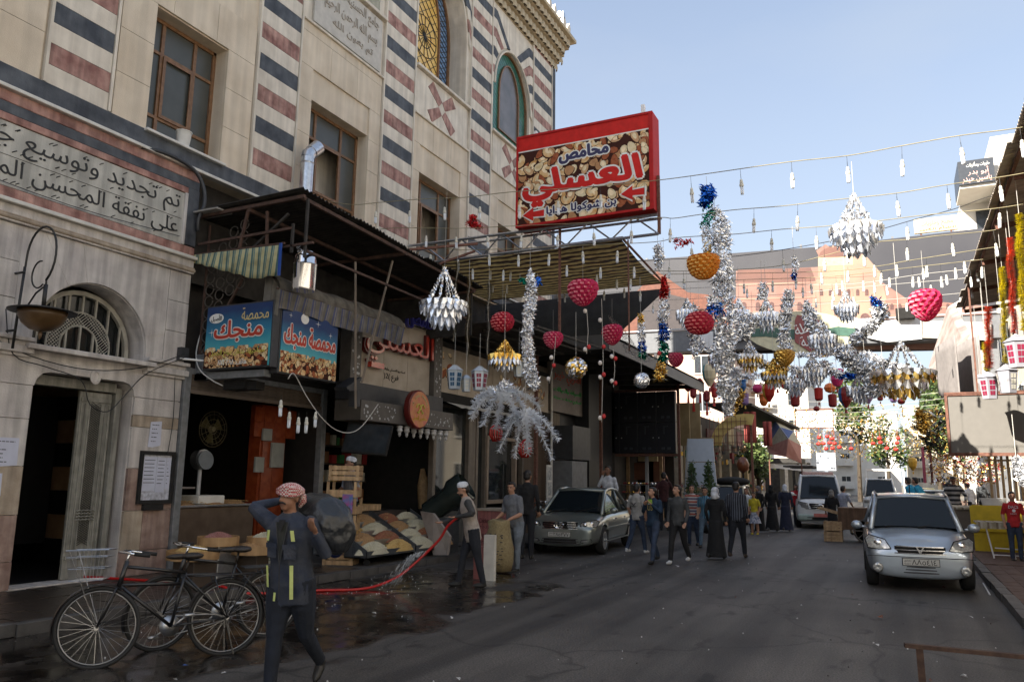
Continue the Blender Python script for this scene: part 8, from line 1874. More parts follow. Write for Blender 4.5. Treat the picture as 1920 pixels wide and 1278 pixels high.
 if face:
  g=G();[g.ell(H(.0175*s,.0505,.004),(.0062*h,.004*h,.0036*h),hr,6)for s in(-1,1)];[g.tube([H(.008*s,.053,.013),H(.019*s,.052,.017),H(.028*s,.044,.013)],.0024*h,4)for s in(-1,1)];g.build('eyes_and_brows',black,t)
  g=G();g.tube([H(-.013,.048,-.034),H(0,.053,-.033),H(.013,.048,-.034)],.0035*h,5);g.build('mouth',mat('lips',(.22,.09,.07),.5),t)
 t.location=loc;t.rotation_euler=(0,0,rz)
 return t,H,up
cl=lambda n,c,**k:mat('cloth_'+n,c,k.pop('rough',.9),var=k.pop('var',.25),vs=9,bump=.9,bs=11,**k)
navy,blk_c,gry_c,dnm,wht_c,crm,shoe=cl('navy',(.018,.026,.05)),cl('black',(.010,.010,.011)),cl('grey',(.15,.16,.18)),cl('denim',(.03,.045,.08),var=.3),cl('white',(.6,.62,.66)),cl('cream',(.36,.31,.27)),mat('shoe_black',(.012,.011,.01),.5)
wsh=mat('white_shoe',(.6,.6,.6),.6);dkt=cl('dark_trousers',(.012,.014,.02))
def pf(x,y,top,Z=0.):p=at(x,y,Z=Z);return tuple(p),(y-top)/px_scale(p)*.99
kef=bpy.data.materials.new('red_check_headcloth');kef.use_nodes=True;n_=kef.node_tree.nodes;l_=kef.node_tree.links;ck=n_.new('ShaderNodeTexChecker');ck.inputs['Scale'].default_value=75;ck.inputs[1].default_value=(.55,.5,.48,1);ck.inputs[2].default_value=(.33,.03,.035,1);tc_=n_.new('ShaderNodeTexCoord');l_.new(tc_.outputs['Object'],ck.inputs[0]);l_.new(ck.outputs[0],n_['Principled BSDF'].inputs[0]);n_['Principled BSDF'].inputs['Roughness'].default_value=.9
jk=cl('work_jacket',(.018,.028,.055),c2=(.05,.055,.07),streak=(6,.3));olive=cl('olive_shirt',(.028,.03,.026));h=1.68
def mus(g,h,up,H,hc):pass
pt,H,up=person('moustached man in navy jacket and red check headcloth carrying a black sack',(-4.42,5.02,0),PI+.26,h,[skin_d,jk,cl('ink_trousers',(.008,.012,.022)),shoe,jk,olive],legs=((.12,.04),(-.30,.55)),arms=[((.235,-.01,.865),(.09,-.07,.90)),((-.175,.00,.645),(-.150,.085,.755))],lean=.15,head=(-.22,.0),vox=.0085,hair=None,build_=1.22,hem=.45)
g=G();g.ell(H(0,-.006,.030),(.056*h,.066*h,.038*h),Matrix.Rotation(-.22,3,'Z'),18);
for k in range(5):g.tube([H(.056*math.cos(a),.064*math.sin(a)-.006,.014+.006*k+.008*math.sin(a*2+k))for a in np.linspace(0,2*PI,22)],.008*h,6)
g.tube([H(-.03,-.06,.01),H(-.02,-.075,-.02),H(-.01,-.065,-.05)],[.016*h,.02*h,.008*h],7);g.build('headcloth',kef,pt,smooth=True)
g=G();g.tube([H(-.022,.048,-.031),H(-.008,.057,-.024),H(.008,.057,-.024),H(.022,.048,-.031)],[.003*h,.006*h,.006*h,.003*h],6);g.build('moustache',hair_m,pt,smooth=True)
def front(x,z,dy=.0,k=1.):return up(x,(.078 if z<.8 else.06)*math.sqrt(max(.05,1-(x/.135)**2))*1.30+dy,z)
g=G();g.add([front(-.028,.82,.004),front(.030,.82,.004),front(.004,.63,.006)],[(0,1,2)]);g.add([front(-.018,.83,.006),front(.018,.83,.006),front(0,.775,.007)],[(0,1,2)],1);g.build('open_shirt',[olive,blk_c],pt)
tape=mat('reflective_tape',(.55,.62,.22),.5,var=.2)
for x0,z0,x1,z1,w in((.062,.785,.070,.735,.016),(-.055,.785,-.060,.735,.016),(-.052,.625,-.050,.47,.016),(.075,.62,.072,.52,.014),(.030,.50,.035,.46,.012)):
 g=G();n=8;P=[]
 for i in range(n+1):x,z=x0+(x1-x0)*i/n,z0+(z1-z0)*i/n;P+=[front(x-w/2,z,.006),front(x+w/2,z,.006)]
 g.add(P,[(2*i,2*i+1,2*i+3,2*i+2)for i in range(n)]);g.build('reflective_strip',tape,pt)
g=G();
for s,z in((-1,.655),(1,.66)):
 P=[front(s*x,z+dz,.009)for x,dz in((.018,0),(.072,0),(.072,.062),(.018,.062))];P2=[front(s*x,z+dz,.013)for x,dz in((.014,.045),(.076,.045),(.076,.068),(.014,.068))];g.add(P,[(0,1,2,3)]);g.add(P2,[(0,1,2,3)])
g.build('chest_pocket',jk,pt);g=G();[g.bar(front(a,z,.008),front(b_,z2,.008),.006)for a,z,b_,z2 in((-.03,.82,.004,.63),(.032,.82,.004,.63),(.004,.63,.008,.47))];g.build('jacket_opening',dkgrey,pt)
bag_m=mat('black_sack_plastic',(.010,.012,.014),.30,c2=(.022,.025,.03),vs=3,bump=1.,bs=11)
g=G();bc=[at(556,957,Y=5.2),at(584,956,Y=5.2),at(614,972,Y=5.22),at(630,1000,Y=5.22),at(632,1040,Y=5.2)];g.tube(bc,[.11,.17,.21,.205,.10],22);g.tube([at(545,945,Y=5.12),bc[0]],[.06,.10],22);o=one('black_sack',g,bag_m,'bulging black plastic sack slung over the shoulder of the moustached man','sack',loc=tuple(bc[2]),smooth=True)
s_=o.modifiers.new('s','SUBSURF');s_.levels=s_.render_levels=3;tx=bpy.data.textures.new('crease','CLOUDS');tx.noise_scale=.16;dm_=o.modifiers.new('d','DISPLACE');dm_.texture=tx;dm_.strength=.06
h=1.66;hz_r=math.atan2(.80,-.60);hm,H,up=person('bearded man in white cap and rubber boots washing the road with the red hose',(-6.25,11.28,0),hz_r,h,[skin,crm,dkt,rubber,cl('dark_grey_sleeve',(.045,.045,.045))],legs=((.30,.12),(-.22,.02)),arms=[((.16,.12,.63),(.06,.29,.60)),((-.19,.02,.69),(-.06,.17,.655))],lean=.22,head=(.1,.35),cap=wht_c,build_=1.15,hem=.45)
g=G();g.ell(H(0,.024,-.040),(.031*h,.03*h,.024*h),None,10);g.build('beard',hair_m,hm,smooth=True);g=G()
for s in(-1,1):g.tube([(s*.05*h,(.05 if s>0 else-.06)*h+.02,.06),(s*.05*h,(.055 if s>0 else-.06)*h,.42)],[.045*h,.038*h],12)
redm=mat('red_hose_rubber',(.42,.012,.01),.35,var=.1)
g=G();P=[(-11.3,8.1,.15),(-10.2,8.3,.15),(-8.9,8.5,.15),(-8.5,8.6,.06),(-8.2,9.1,.02),(-7.9,9.6,.02),(-7.5,9.95,.02),(-7.35,10.3,.05),(-7.2,10.7,.18),(-7.0,11.0,.45),(-6.75,11.1,.72),(-6.62,11.12,.93),(-6.45,11.15,1.08)];cable(P,.021,redm,'long red garden hose snaking along the kerb up to the hands of the capped man','hose','hose',8)
g=G();rn=random.Random(3);A,B_=V(-6.95,10.95,.55),V(-7.25,10.5,.02)
for k in range(170):t_=rn.random();q=A.lerp(B_,t_)+V(rn.gauss(0,.03+.05*t_),rn.gauss(0,.03+.05*t_),.12*math.sin(t_*3));g.tube([q,q+V(-.02,-.03,-.06)*rn.uniform(.5,1.5)],[.003,.001],3)
tag(g.build('water_spray',mat('water_drops',(.7,.75,.8),.1,alpha=.45,var=0),None,kind='stuff'),'fine spray of water falling from the hose to the road','water')
h=1.66;sm_,H,up=person('stout man in grey polo shirt holding a tall burlap sack upright before him',(-6.62,13.62,0),PI-.35,h,[skin,gry_c,cl('light_jeans',(.16,.19,.23)),shoe,gry_c],legs=((.08,.05),(.05,.05)),arms=[((.15,.05,.63),(.10,.20,.57)),((-.15,.05,.63),(-.10,.20,.57))],lean=.14,head=(.35,.1),long=False,build_=1.3)
burl=mat('burlap',(.22,.17,.085),.95,c2=(.30,.24,.13),vs=30,bump=.5,bs=120);bs1=thing('burlap_sack','full burlap sack with black printed marks standing on the road before the stout man','sack',(-6.75,13.2,0))
g=G();g.lathe([(.06,.01),(.24,.03),(.30,.2),(.30,.42),(.25,.66),(.20,.82),(.22,.92),(.18,.95)],(-6.75,13.2,0),22,sy=.85);g.v=[(a+.012*math.sin(c*25+b_*9),b_+.012*math.sin(c*19+a*30),c+.02*math.sin(a*22)*(c>.8))for a,b_,c in g.v];g.build('bag',burl,bs1,smooth=True)
g=G();rn=random.Random(5)
for k in range(46):a=rn.uniform(-2.1,-.4)-.5;z=rn.uniform(.15,.7);r_=.30 if z<.45 else.30-(z-.42)*.2;p=V(-6.75+(r_+.012)*math.cos(a),13.2+(r_+.012)*.85*math.sin(a),z);g.obox(p,(.008,rn.uniform(.02,.05),.014),Matrix.Rotation(a,3,'Z'))
g.build('stencil_marks',ink,bs1,kind='stuff')
SP={}
def st(name,cols_,ax,per):return stripe_mat('cloth_'+name,cols_,ax,per)
redst=st('red_white_stripe',[(.3,(.42,.10,.07)),(.2,(.6,.58,.55)),(.3,(.13,.12,.2)),(.2,(.6,.58,.55))],2,.16);pin=st('pinstripe',[(.72,(.018,.02,.03)),(.28,(.14,.16,.2))],0,.05);rug=st('rugby_stripe',[(.5,(.02,.022,.03)),(.5,(.42,.42,.42))],2,.15);plaid=st('plaid',[(.5,(.05,.19,.3)),(.2,(.3,.42,.5)),(.3,(.03,.1,.2))],0,.06)
wk=((.35,.15),(-.25,.35));wk2=((-.3,.3),(.32,.1));T_,A_=PI,0.
ppl=[('boy in pale grey T-shirt with an eagle emblem walking away beside the silver sedan',1195,1038,906,0,A_-.25,[skin,cl('pale_grey',(.34,.33,.31)),dnm,wsh,cl('pale_grey',(.3,.3,.3))],wk,None,dict(long=False,face=False)),('boy in dark blue jacket over a green shirt clapping as he walks',1226,1056,912,0,T_-.25,[skin,cl('deep_blue',(.012,.03,.06)),dnm,shoe,cl('deep_blue',(.012,.03,.06))],wk2,[((.15,.0,.66),(.05,.11,.76)),((-.15,.05,.66),(-.05,.12,.765))],dict(head=(-.5,-.2))),('laughing boy in charcoal polo shirt and white trainers looking up',1273,1057,908,0,T_-.2,[skin,cl('charcoal',(.055,.058,.06)),blk_c,wsh,cl('charcoal',(.055,.058,.06))],wk,None,dict(head=(-.45,-.25))),('boy in red and white striped T-shirt with dark jeans',1300,1022,908,0,T_-.1,[skin,redst,dnm,shoe,redst],((.1,.1),(-.1,.2)),None,dict(long=False,head=(.3,-.1),build_=1.1)),('boy in blue plaid shirt beside the striped T-shirt',1325,1026,912,0,T_-.1,[skin,plaid,cl('faded_jeans',(.10,.15,.2)),shoe,plaid],wk,None,dict(long=False)),('woman in long black coat and white headscarf walking away with a black handbag',1344,1048,912,0,A_-.1,[skin,blk_c,blk_c,shoe,blk_c],wk,None,dict(robe=1.0,scarf=wht_c,face=False)),('man in dark pinstriped shirt walking away beside the woman in a white headscarf',1384,1046,902,0,A_-.1,[skin,pin,dkt,mat('brown_shoe',(.06,.04,.03),.6),pin],wk,None,dict(face=False,build_=1.12)),('girl in yellow top and white flowered skirt',1416,1001,922,0,T_-.2,[skin,cl('yellow',(.55,.45,.03)),skin,cl('yellow',(.55,.45,.03)),cl('yellow',(.55,.45,.03))],((.1,.1),(-.05,.1)),None,dict(long=False,brim=True)),('woman in black robe and grey headscarf standing behind the girl in yellow',1425,998,910,0,T_-.6,[skin,blk_c,blk_c,shoe,blk_c],wk,None,dict(robe=.9,scarf=cl('dusky_scarf',(.12,.11,.11)))),('woman fully veiled in black walking away',1449,996,908,0,A_-.1,[skin,blk_c,blk_c,shoe,blk_c],wk,None,dict(robe=1.05,scarf=blk_c,face=False)),('woman in long navy coat and white headscarf at the right of the group in black',1475,996,907,0,A_+.1,[skin,cl('navy_coat',(.018,.022,.045)),blk_c,shoe,cl('navy_coat',(.018,.022,.045))],wk,None,dict(robe=1.0,scarf=wht_c,face=False)),('woman with brown hair looking back among the crowd',1402,1000,914,0,T_,[skin,cl('white',(.6,.62,.66)),dnm,shoe,cl('white',(.6,.62,.66))],wk,None,dict(hair=mat('brown_hair',(.08,.03,.015),.5,bump=.3),brim=True)),('woman in black coat and grey headscarf before the white minivan',1563,1006,917,0,A_+.25,[skin,blk_c,blk_c,shoe,blk_c],wk2,None,dict(robe=.92,scarf=cl('grey_scarf',(.2,.19,.17)),face=False)),('man in pale shirt and khaki trousers pushing the brown handcart',1585,1002,910,0,A_-.6,[skin,cl('pale_shirt',(.36,.38,.46)),cl('khaki',(.26,.2,.13)),shoe,cl('pale_shirt',(.36,.38,.46))],wk,[((.13,.05,.66),(.09,.16,.58)),((-.13,.05,.66),(-.09,.16,.58))],dict(long=False,face=False)),('man in black sweater with his back turned by the brown ribbed wall',987,1045,880,0.12,A_+.15,[skin,blk_c,dkt,shoe,blk_c],((0,.05),(0,.05)),None,dict(face=False)),('man in white shirt talking on the phone in the dark shop doorway',1141,1000,872,.12,T_-.1,[skin_d,cl('white',(.6,.62,.66)),dkt,shoe,cl('white',(.6,.62,.66))],((0,.05),(0,.05)),[((.14,.04,.68),(.05,.08,.85)),None],dict()),('man in maroon sweater on the phone beside the glass display case',1246,992,884,.12,A_+.3,[skin,cl('maroon',(.045,.012,.012)),dkt,shoe,cl('maroon',(.045,.012,.012))],((0,.05),(0,.05)),[((.15,.04,.68),(.07,.06,.87)),None],dict(face=False)),('man in black and white striped sweater bending over the stall',1795,1002,892,.12,T_+.1,[skin_d,rug,dkt,shoe,rug],((0,.05),(0,.05)),[((.17,.04,.66),(.14,.15,.58)),((-.17,.04,.66),(-.14,.15,.58))],dict(build_=1.12,head=(0,.5))),('balding man bowed over the stall left of the striped sweater',1772,1000,908,.12,T_+.9,[skin_d,gry_c,dkt,shoe,gry_c],((0,.05),(0,.05)),None,dict(lean=.35,head=(0,.5))),('youth in bright blue shirt bending behind the silver hatchback',1722,998,898,0,A_+.9,[skin,cl('bright_blue',(.02,.25,.42)),dnm,shoe,cl('bright_blue',(.02,.25,.42))],((0,.05),(0,.05)),None,dict(lean=.35,face=False)),('second youth in bright blue shirt nearer to the stall',1737,1000,897,0,A_+1.2,[skin,cl('bright_blue',(.02,.25,.42)),dnm,shoe,cl('bright_blue',(.02,.25,.42))],((0,.05),(0,.05)),None,dict(lean=.3,face=False)),('person in white shirt behind the white tub on the stall',1826,985,903,.12,A_+.8,[skin,wht_c,dkt,shoe,wht_c],((0,.05),(0,.05)),None,dict(lean=.2,face=False)),('person in dark grey hood leaning by the wooden posts',1850,990,898,.12,A_+.6,[skin,cl('slate',(.05,.055,.06)),dkt,shoe,cl('slate',(.05,.055,.06))],((0,.05),(0,.05)),None,dict(lean=.15,face=False)),('boy in red printed T-shirt at the right edge behind the checked table',1908,1050,921,.12,T_+.05,[skin,cl('bright_red',(.42,.02,.025)),dnm,shoe,cl('bright_red',(.42,.02,.025))],((0,.05),(0,.05)),None,dict(long=False)),('person in red shirt far away between the navy coat and the white minivan',1496,985,907,0,T_,[skin,cl('bright_red',(.42,.02,.025)),dkt,shoe,cl('bright_red',(.42,.02,.025))],((0,.05),(0,.05)),None,dict()),]
PR={}
for lb,x,y,top,z,rz,ms,lg,ar,kw in ppl:
 loc,hh=pf(x,y,top,z);tall=1.3 if hh<1.3 else hh;kw.setdefault('vox',.016 if px_scale(loc)<85 else.013)
 PR[lb[:22]]=person(lb,loc,rz,hh/math.cos(kw.get('lean',0))if kw.get('lean',0)>.2 else hh,ms,lg,ar,**kw)
def deco(key,fn):t,H,up=PR[[k for k in PR if k.startswith(key)][0]];fn(t,H,up)
def eagle(t,H,up):
 g=G();o=up(.055,-.078,.70);fr=(up(.06,-.082,.66),V(-1,0,0),V(0,0,1),V(0,-1,0));W=.2
 text(g,'ARMANI',fr,(.03,.0,.17,.028),d=.002,bold=.03);P=[(.10,.05),(.13,.09),(.19,.12),(.14,.075),(.11,.04),(.10,.03),(.09,.04),(.06,.075),(.01,.12),(.07,.09)];g.plate(P,(),fr,.003);g.build('shirt_print',ink,t)
deco('boy in pale grey',eagle)
def jkt(t,H,up):
 f=lambda x,z,d=.0:up(x,.072*math.sqrt(1-(x/.12)**2)+d,z);g=G();g.add([f(-.03,.83,.002),f(.03,.83,.002),f(.035,.775,.004),f(-.035,.775,.004)],[(0,1,2,3)]);g.build('shirt_front',cl('lime',(.22,.36,.05)),t);g=G();g.add([f(-.035,.775,.005),f(.035,.775,.005),f(.035,.765,.005),f(-.035,.765,.005)],[(0,1,2,3)]);g.build('shirt_band',wht_c,t)
 g=G();fr=(f(.045,.66,.006),V(-1,0,0),V(0,0,1),V(0,1,0));text(g,'US',fr,(.01,.04,.13,.16),d=.003,bold=.05,shear=.1);g.build('shirt_print',mat('ochre_print',(.4,.32,.1),.7),t)
deco('boy in dark blue',jkt)
def cst(t,H,up):f=lambda x,z,d=.0:up(x,.074+d,z);g=G();fr=(f(.08,.66,.004),V(-1,0,0),V(0,0,1),V(0,1,0));text(g,'DACS',fr,(.02,.13,.2,.19),d=.003,bold=.04);text(g,'NEWS',fr,(.05,.0,.16,.03),d=.003,bold=.03);g.lathe([(.035,0),(.02,.004)],f(0,.715,.002),8,axis=(0,1,0));g.build('shirt_print',wht_c,t)
deco('boy in red printed',cst)
fl_m=mat('flowered_cotton',(.55,.56,.6),.9,c2=(.10,.12,.2),vs=16)
def skirt(t,H,up):g=G();h=up(0,0,.52).z/.52;g.lathe([(.085*h,.52*h),(.10*h,.42*h),(.14*h,.30*h),(.155*h,.26*h)],(0,0,0),18,cap=False);g.build('skirt',fl_m,t,smooth=True)
deco('girl in yellow',skirt)
t,H,up=PR['woman in long black coa']if 'woman in long black coa'in PR else list(PR.values())[5]
p=at(1325,1005,Z=.25);hb=thing('handbag','black handbag held low by the woman in the white headscarf','handbag',tuple(p));g=G();g.ell(p+V(0,0,.2),(.14,.09,.13));g.build('bag',shoe,hb,smooth=True);g=G();g.tube([p+V(-.07,0,.3),p+V(.02,.05,.62),p+V(.09,0,.3)],.009,5);g.build('strap',shoe,hb)
person('man in white cap whose eyes show over a stack of wooden crates',(-9.5,12.3,.22),T_-.5,1.86,[skin_d,st('pale_stripe',[(.6,(.35,.36,.42)),(.4,(.2,.22,.3))],0,.03),dkt,shoe,cl('pale_shirt',(.36,.38,.46))],((0,.05),(0,.05)),[((.19,.0,.68),(.17,.10,.60)),((-.19,.0,.68),(-.17,.10,.60))],long=False,cap=wht_c,build_=1.1)
# ------------------------------------------------------------------ stalls, crates and small things
def crate(c,sz,rz=0.,n=3):
 t=thing('wooden_crate','x','crate',c);w,d,h_=sz;g=G();[g.box(-w/2,w/2,s*d/2-.006,s*d/2+.006,z*h_/n+.006,(z+1)*h_/n-.012)for s in(-1,1)for z in range(0)]
 for s in(-1,1):
  for k in range(n):
   if n<3 and k==1:continue
   q=G();q.box(-w/2,w/2,s*d/2-.006,s*d/2+.006,k*h_/n+.006,(k+1)*h_/n-.012);q.v=[(a+c[0],b_+c[1],e+c[2])for a,b_,e in q.v];q.build('slat',kraft,t);q=G();q.box(s*w/2-.006,s*w/2+.006,-d/2,d/2,k*h_/n+.006,(k+1)*h_/n-.012);q.v=[(a+c[0],b_+c[1],e+c[2])for a,b_,e in q.v];q.build('slat',kraft,t)
 q=G();[q.box(x-.025,x+.025,y-.012,y+.012,0,h_)for x in(-w/2+.03,w/2-.03)for y in(-d/2-.012,d/2+.012)];q.box(-w/2,w/2,-d/2,d/2,.0,.012);q.v=[(a+c[0],b_+c[1],e+c[2])for a,b_,e in q.v];q.build('corner_posts',kraft,t);t.rotation_euler=(0,0,rz);return t
for k in range(6):
 t=crate((-9.3+.02*(k%2),11.85,.12+k*.30),(.56,.40,.28),R(22+3*(k%3)),3 if k in(5,0)else 2);t['label']=('lowest','second lowest','third from the bottom','third from the top','second from the top','topmost')[k]+' pine crate of the stack before the white capped man';t['group']='stacked pine crates'
g=G();g.box(-9.1,-8.88,11.55,11.57,1.03,1.38);one('bright_packet',g,mat('pink_blue_print',(.5,.08,.25),.4,c2=(.08,.25,.5),vs=9),'pink and blue printed packet pinned on the crate stack','packet')
bn_=mat('bin_steel',(.10,.11,.12),.4,.5,var=.1);NB=[nutB,nutB,nutC,nutD,nutA,nutB]
for j,(y0,y1,nms,lb)in enumerate(((11.7,13.25,(nutD,nutC,nutA,nutB),'near wheeled steel bin with sloping heaps of nuts and seeds'),(13.3,14.75,(nutD,nutA,nutB,nutB),'far wheeled steel bin with sloping heaps of pale seeds'))):
 t=thing('nut_bin',lb,'display bin',(-9.1,y0,.12),'wheeled nut bins');X0,X1=-9.75,-8.62;zt,zb_=.92,.34
 zf=lambda x:zb_+(zt-zb_)*(X1-x)/(X1-X0)
 for y in(y0,y1):g=G();g.add([(X0,y,.25),(X1,y,.25),(X1,y,zb_+.06),(X0,y,zt+.1),(X0,y+.015,.25),(X1,y+.015,.25),(X1,y+.015,zb_+.06),(X0,y+.015,zt+.1)],[(0,1,2,3),(7,6,5,4),(0,4,5,1),(1,5,6,2),(2,6,7,3),(3,7,4,0)]);g.build('side_plate',bn_,t)
 g=G();g.box(X1-.01,X1,y0,y1,.25,zb_+.04);g.box(X0,X1,y0,y1,.25,.27);g.build('front_plate',bn_,t)
 for i in range(1,4):g=G();x=X0+(X1-X0)*i/4;g.box(x-.005,x+.005,y0,y1,.27,zf(x)+.05);g.build('divider',steel,t)
 for i in range(4):
  for q in range(2):
   x=X0+(X1-X0)*(i+.5)/4;y=y0+(y1-y0)*(q+.5)/2;m=nms[(i+q*2)%4];g=G();heap(g,x,y,zf(x)-.10,.19,.46,.21,0,i*7+q+j,18);pebbles(g,lambda u,v:(x-.13+.26*u,y-.32+.64*v,zf(x)+.10-.35*((u-.5)**2+(v-.5)**2)),230,.024,(0,1),i+q);g.build('nut_heap',[m,nutA if m is nutD else m],t,smooth=False,kind='stuff')
 for x in(X0+.1,X1-.1):
  for y in(y0+.15,y1-.15):g=G();g.lathe([(.06,-.02),(.06,.02)],(x,y,.18),12,axis=(0,1,0));g.bar((x,y,.18),(x,y,.26),.03);g.build('castor',rubber,t)
sv=mat('bent_wood',(.30,.17,.07),.6,c2=(.42,.26,.12),vs=6,streak=(14,.2))
for i,(x,y,z,r_,m,lb)in enumerate(((-9.2,8.35,.50,.36,nutC,'left bentwood tray of pale nuts behind the bicycle saddle'),(-9.25,8.85,.66,.30,mat('red_nuts',(.22,.08,.07),.8,c2=(.36,.18,.15),vs=60,bump=.5),'upper bentwood tray of reddish nuts'),(-8.95,9.3,.52,.36,nutA,'right bentwood tray of brown nuts'),(-8.9,9.45,.64,.27,nutB,'small bentwood tray set on the right one'))):
 t=thing('nut_tray',lb,'tray',(x,y,z),'bentwood nut trays');g=G();g.lathe([(r_,0),(r_,.13),(r_-.015,.13),(r_-.015,.02)],(x,y,z),28,cap=False);g.lathe([(r_-.01,.01),(.01,.01)],(x,y,z),28);g.build('hoop',sv,t,smooth=True,autos=40);g=G();heap(g,x,y,z+.04,r_*.93,r_*.93,.14,0,i);pebbles(g,lambda u,v:(x+r_*.85*math.sqrt(v)*math.cos(6.28*u),y+r_*.85*math.sqrt(v)*math.sin(6.28*u),z+.19-.13*v),260,.017,(0,),i);g.build('nut_heap',m,t,kind='stuff')
for i,(x,y,w,d,h_,m,lb)in enumerate(((-9.2,8.4,.42,.42,.38,shelfm,'dark wooden box carrying the left tray'),(-9.3,8.9,.4,.35,.54,galv,'shiny tin carrying the upper tray'),(-8.95,9.35,.4,.4,.40,shelfm,'dark box carrying the right trays'))):g=G();g.box(x-w/2,x+w/2,y-d/2,y+d/2,.12,.12+h_-.005);one('box',g,m,lb,'box',bevel=.01)
t=thing('printed_carton','white carton printed in green and red beside the nut trays','carton',(-8.62,9.55,.12));g=G();g.box(-8.82,-8.55,9.40,9.62,.12,.56);g.build('box',mat('carton_white',(.45,.43,.38),.8),t)
g=G();fr=(V(-8.81,9.399,.13),V(1,0,0),V(0,0,1),V(0,-1,0));text(g,'TAHAN HEKER',fr,(.02,.2,.24,.25),0,bold=.03);text(g,'MAMA',fr,(.02,.04,.2,.09),1,bold=.03);[g.box(-8.79,-8.6,9.396,9.399,.42+k*.04,.43+k*.04,0)for k in range(3)];g.build('print',[mat('green_ink',(.02,.12,.06),.6),redL],t)
g=G();g.ell((-9.0,11.3,.45),(.16,.14,.17));one('blue_bundle',g,mat('blue_plastic',(.01,.03,.14),.4,bump=.4,bs=12),'blue plastic bundle under the nut bin','bundle',smooth=True)
t=thing('roasting_drum','dark steel roasting drum tipped on its cradle behind the capped man','roasting drum',(-8.9,14.9,.12));g=G();g.lathe([(.05,-.75),(.24,-.6),(.26,.0),(.34,.12),(.34,.42),(.30,.44),(.28,.2)],(-8.75,14.8,1.28),24,axis=(.75,.2,.55),cap=False);g.build('drum',mat('dark_enamel',(.045,.06,.055),.25,.5,var=.1),t,smooth=True,autos=40);g=G();g.box(-9.25,-8.7,14.6,15.1,.12,.85);g.bar((-9.0,14.8,.8),(-8.9,14.8,1.15),.12);g.build('cradle',bn_,t);g=G();g.tube([(-8.87,14.575,.55+0),(-8.87,14.57,.55)],.01,3);g.box(-9.15,-8.8,14.57,14.595,.35,.8);g.build('pierced_plate',mat('black_white_pierced',(.02,.02,.02),.5,c2=(.35,.34,.33),vs=14),t)
g=G();P=[at(788,958,Y=14.3),at(812,962,Y=14.1),at(843,1005,Y=13.9),at(838,1040,Y=13.9),at(812,1040,Y=13.95)];g.add(P+[p+V(.02,.05,0)for p in P],[tuple(range(5)),tuple(range(9,4,-1))]+[(i,(i+1)%5,5+(i+1)%5,5+i)for i in range(5)]);one('pale_metal_panel',g,mat('pinkish_panel',(.40,.34,.30),.4,.3,var=.1),'pale folded metal panel leaning between the nut bins and the capped man','panel')
t=thing('red_cabinet','dusty red cabinet on castors with dark lettering between the two working men','cabinet',(-8.0,15.6,.0));rdm=mat('dusty_red',(.27,.085,.075),.6,c2=(.34,.13,.115),vs=4,streak=(14,.3));a,b_=at(894,1030,Y=15.3),at(946,1030,Y=15.3)
g=G();g.box(a.x,b_.x,15.3,15.9,.16,1.0);g.build('body',rdm,t,bevel=.01);g=G();g.box(a.x-.02,b_.x+.02,15.27,15.93,1.0,1.05);g.build('top',mat('cabinet_top',(.34,.28,.22),.5),t);g=G();fr=FR_C(a.x,15.299,.16);W=b_.x-a.x;text(g,'Chicken Broast',fr,(.05,.58,W*.8,.68),0,bold=.01);text(g,'بروستد دجاج',fr,(.05,.42,W*.78,.56),0,bold=.05);text(g,'وجبات سريعة',fr,(.05,.26,W*.78,.40),0,bold=.05);text(g,'طازج يوميا',fr,(.05,.14,W*.78,.24),0,bold=.04);g.build('lettering',mat('dark_red_ink',(.07,.012,.012),.6),t)
for x in(a.x+.08,b_.x-.08):g=G();g.lathe([(.06,-.02),(.06,.02)],(x,15.4,.06),10,axis=(0,1,0));g.bar((x,15.4,.06),(x,15.4,.17),.03);g.build('castor',rubber,t)
for i,(x,y)in enumerate(((-6.35,12.1),(-6.6,12.2))):g=G();g.box(x-.1,x+.1,y-.04,y+.04,0,.75-i*.2);one('pale_board',g,offw if i==0 else rdm,['pale plank standing on the wet road behind the boots of the capped man','short red board standing behind the pale plank'][i],'plank')
hc_=thing('handcart','brown wooden handcart with a big spoked wheel behind the silver hatchback','cart',(-.95,25.6,0));g=G();g.box(-1.75,-.25,25.4,26.3,.35,.98);g.build('box',mat('brown_planks',(.12,.065,.035),.8,c2=(.19,.11,.065),vs=5,streak=(12,.3)),hc_,bevel=.01)
for y in(25.33,26.38):g=G();g.tube([(-1.0+.32*math.cos(a),y,.33+.32*math.sin(a))for a in np.linspace(0,6.283,25)],.03,6);[g.tube([(-1.0,y,.33),(-1.0+.3*math.cos(k*PI/4),y,.33+.3*math.sin(k*PI/4))],.018,5)for k in range(8)];g.lathe([(.08,-.04),(.08,.04)],(-1,y,.33),10,axis=(0,1,0));g.lathe([(.3,0),(.01,0)],(-1,y+.01,.33),20,axis=(0,1,0));g.build('wheel',mat('grey_wood',(.10,.085,.07),.8,var=.3),hc_)
g=G();[g.bar((-1.75,y,.8),(-2.3,y,.95),.05)for y in(25.5,26.2)];g.build('shaft',kraft,hc_)
for i,(x,y,z)in enumerate(((-1.9,25.5,0),(-1.9,25.55,.3))):t=crate((x,y,z),(.5,.35,.28));t['label']=['lower','upper'][i]+' pale crate beside the shafts of the handcart';t['group']='crates by the handcart'
tb=thing('checked_table','folding table with checked oilcloth on white tubular legs at the right kerb','table',(2.4,20.5,.12));ckm=stripe_mat('oilcloth',[(.5,(.42,.38,.28)),(.25,(.24,.19,.14)),(.25,(.5,.47,.4))],0,.17)
g=G();g.box(1.45,3.3,20.4,21.5,.86,.89);g.box(1.43,3.32,20.385,20.395,.76,.9);g.build('oilcloth',ckm,tb)
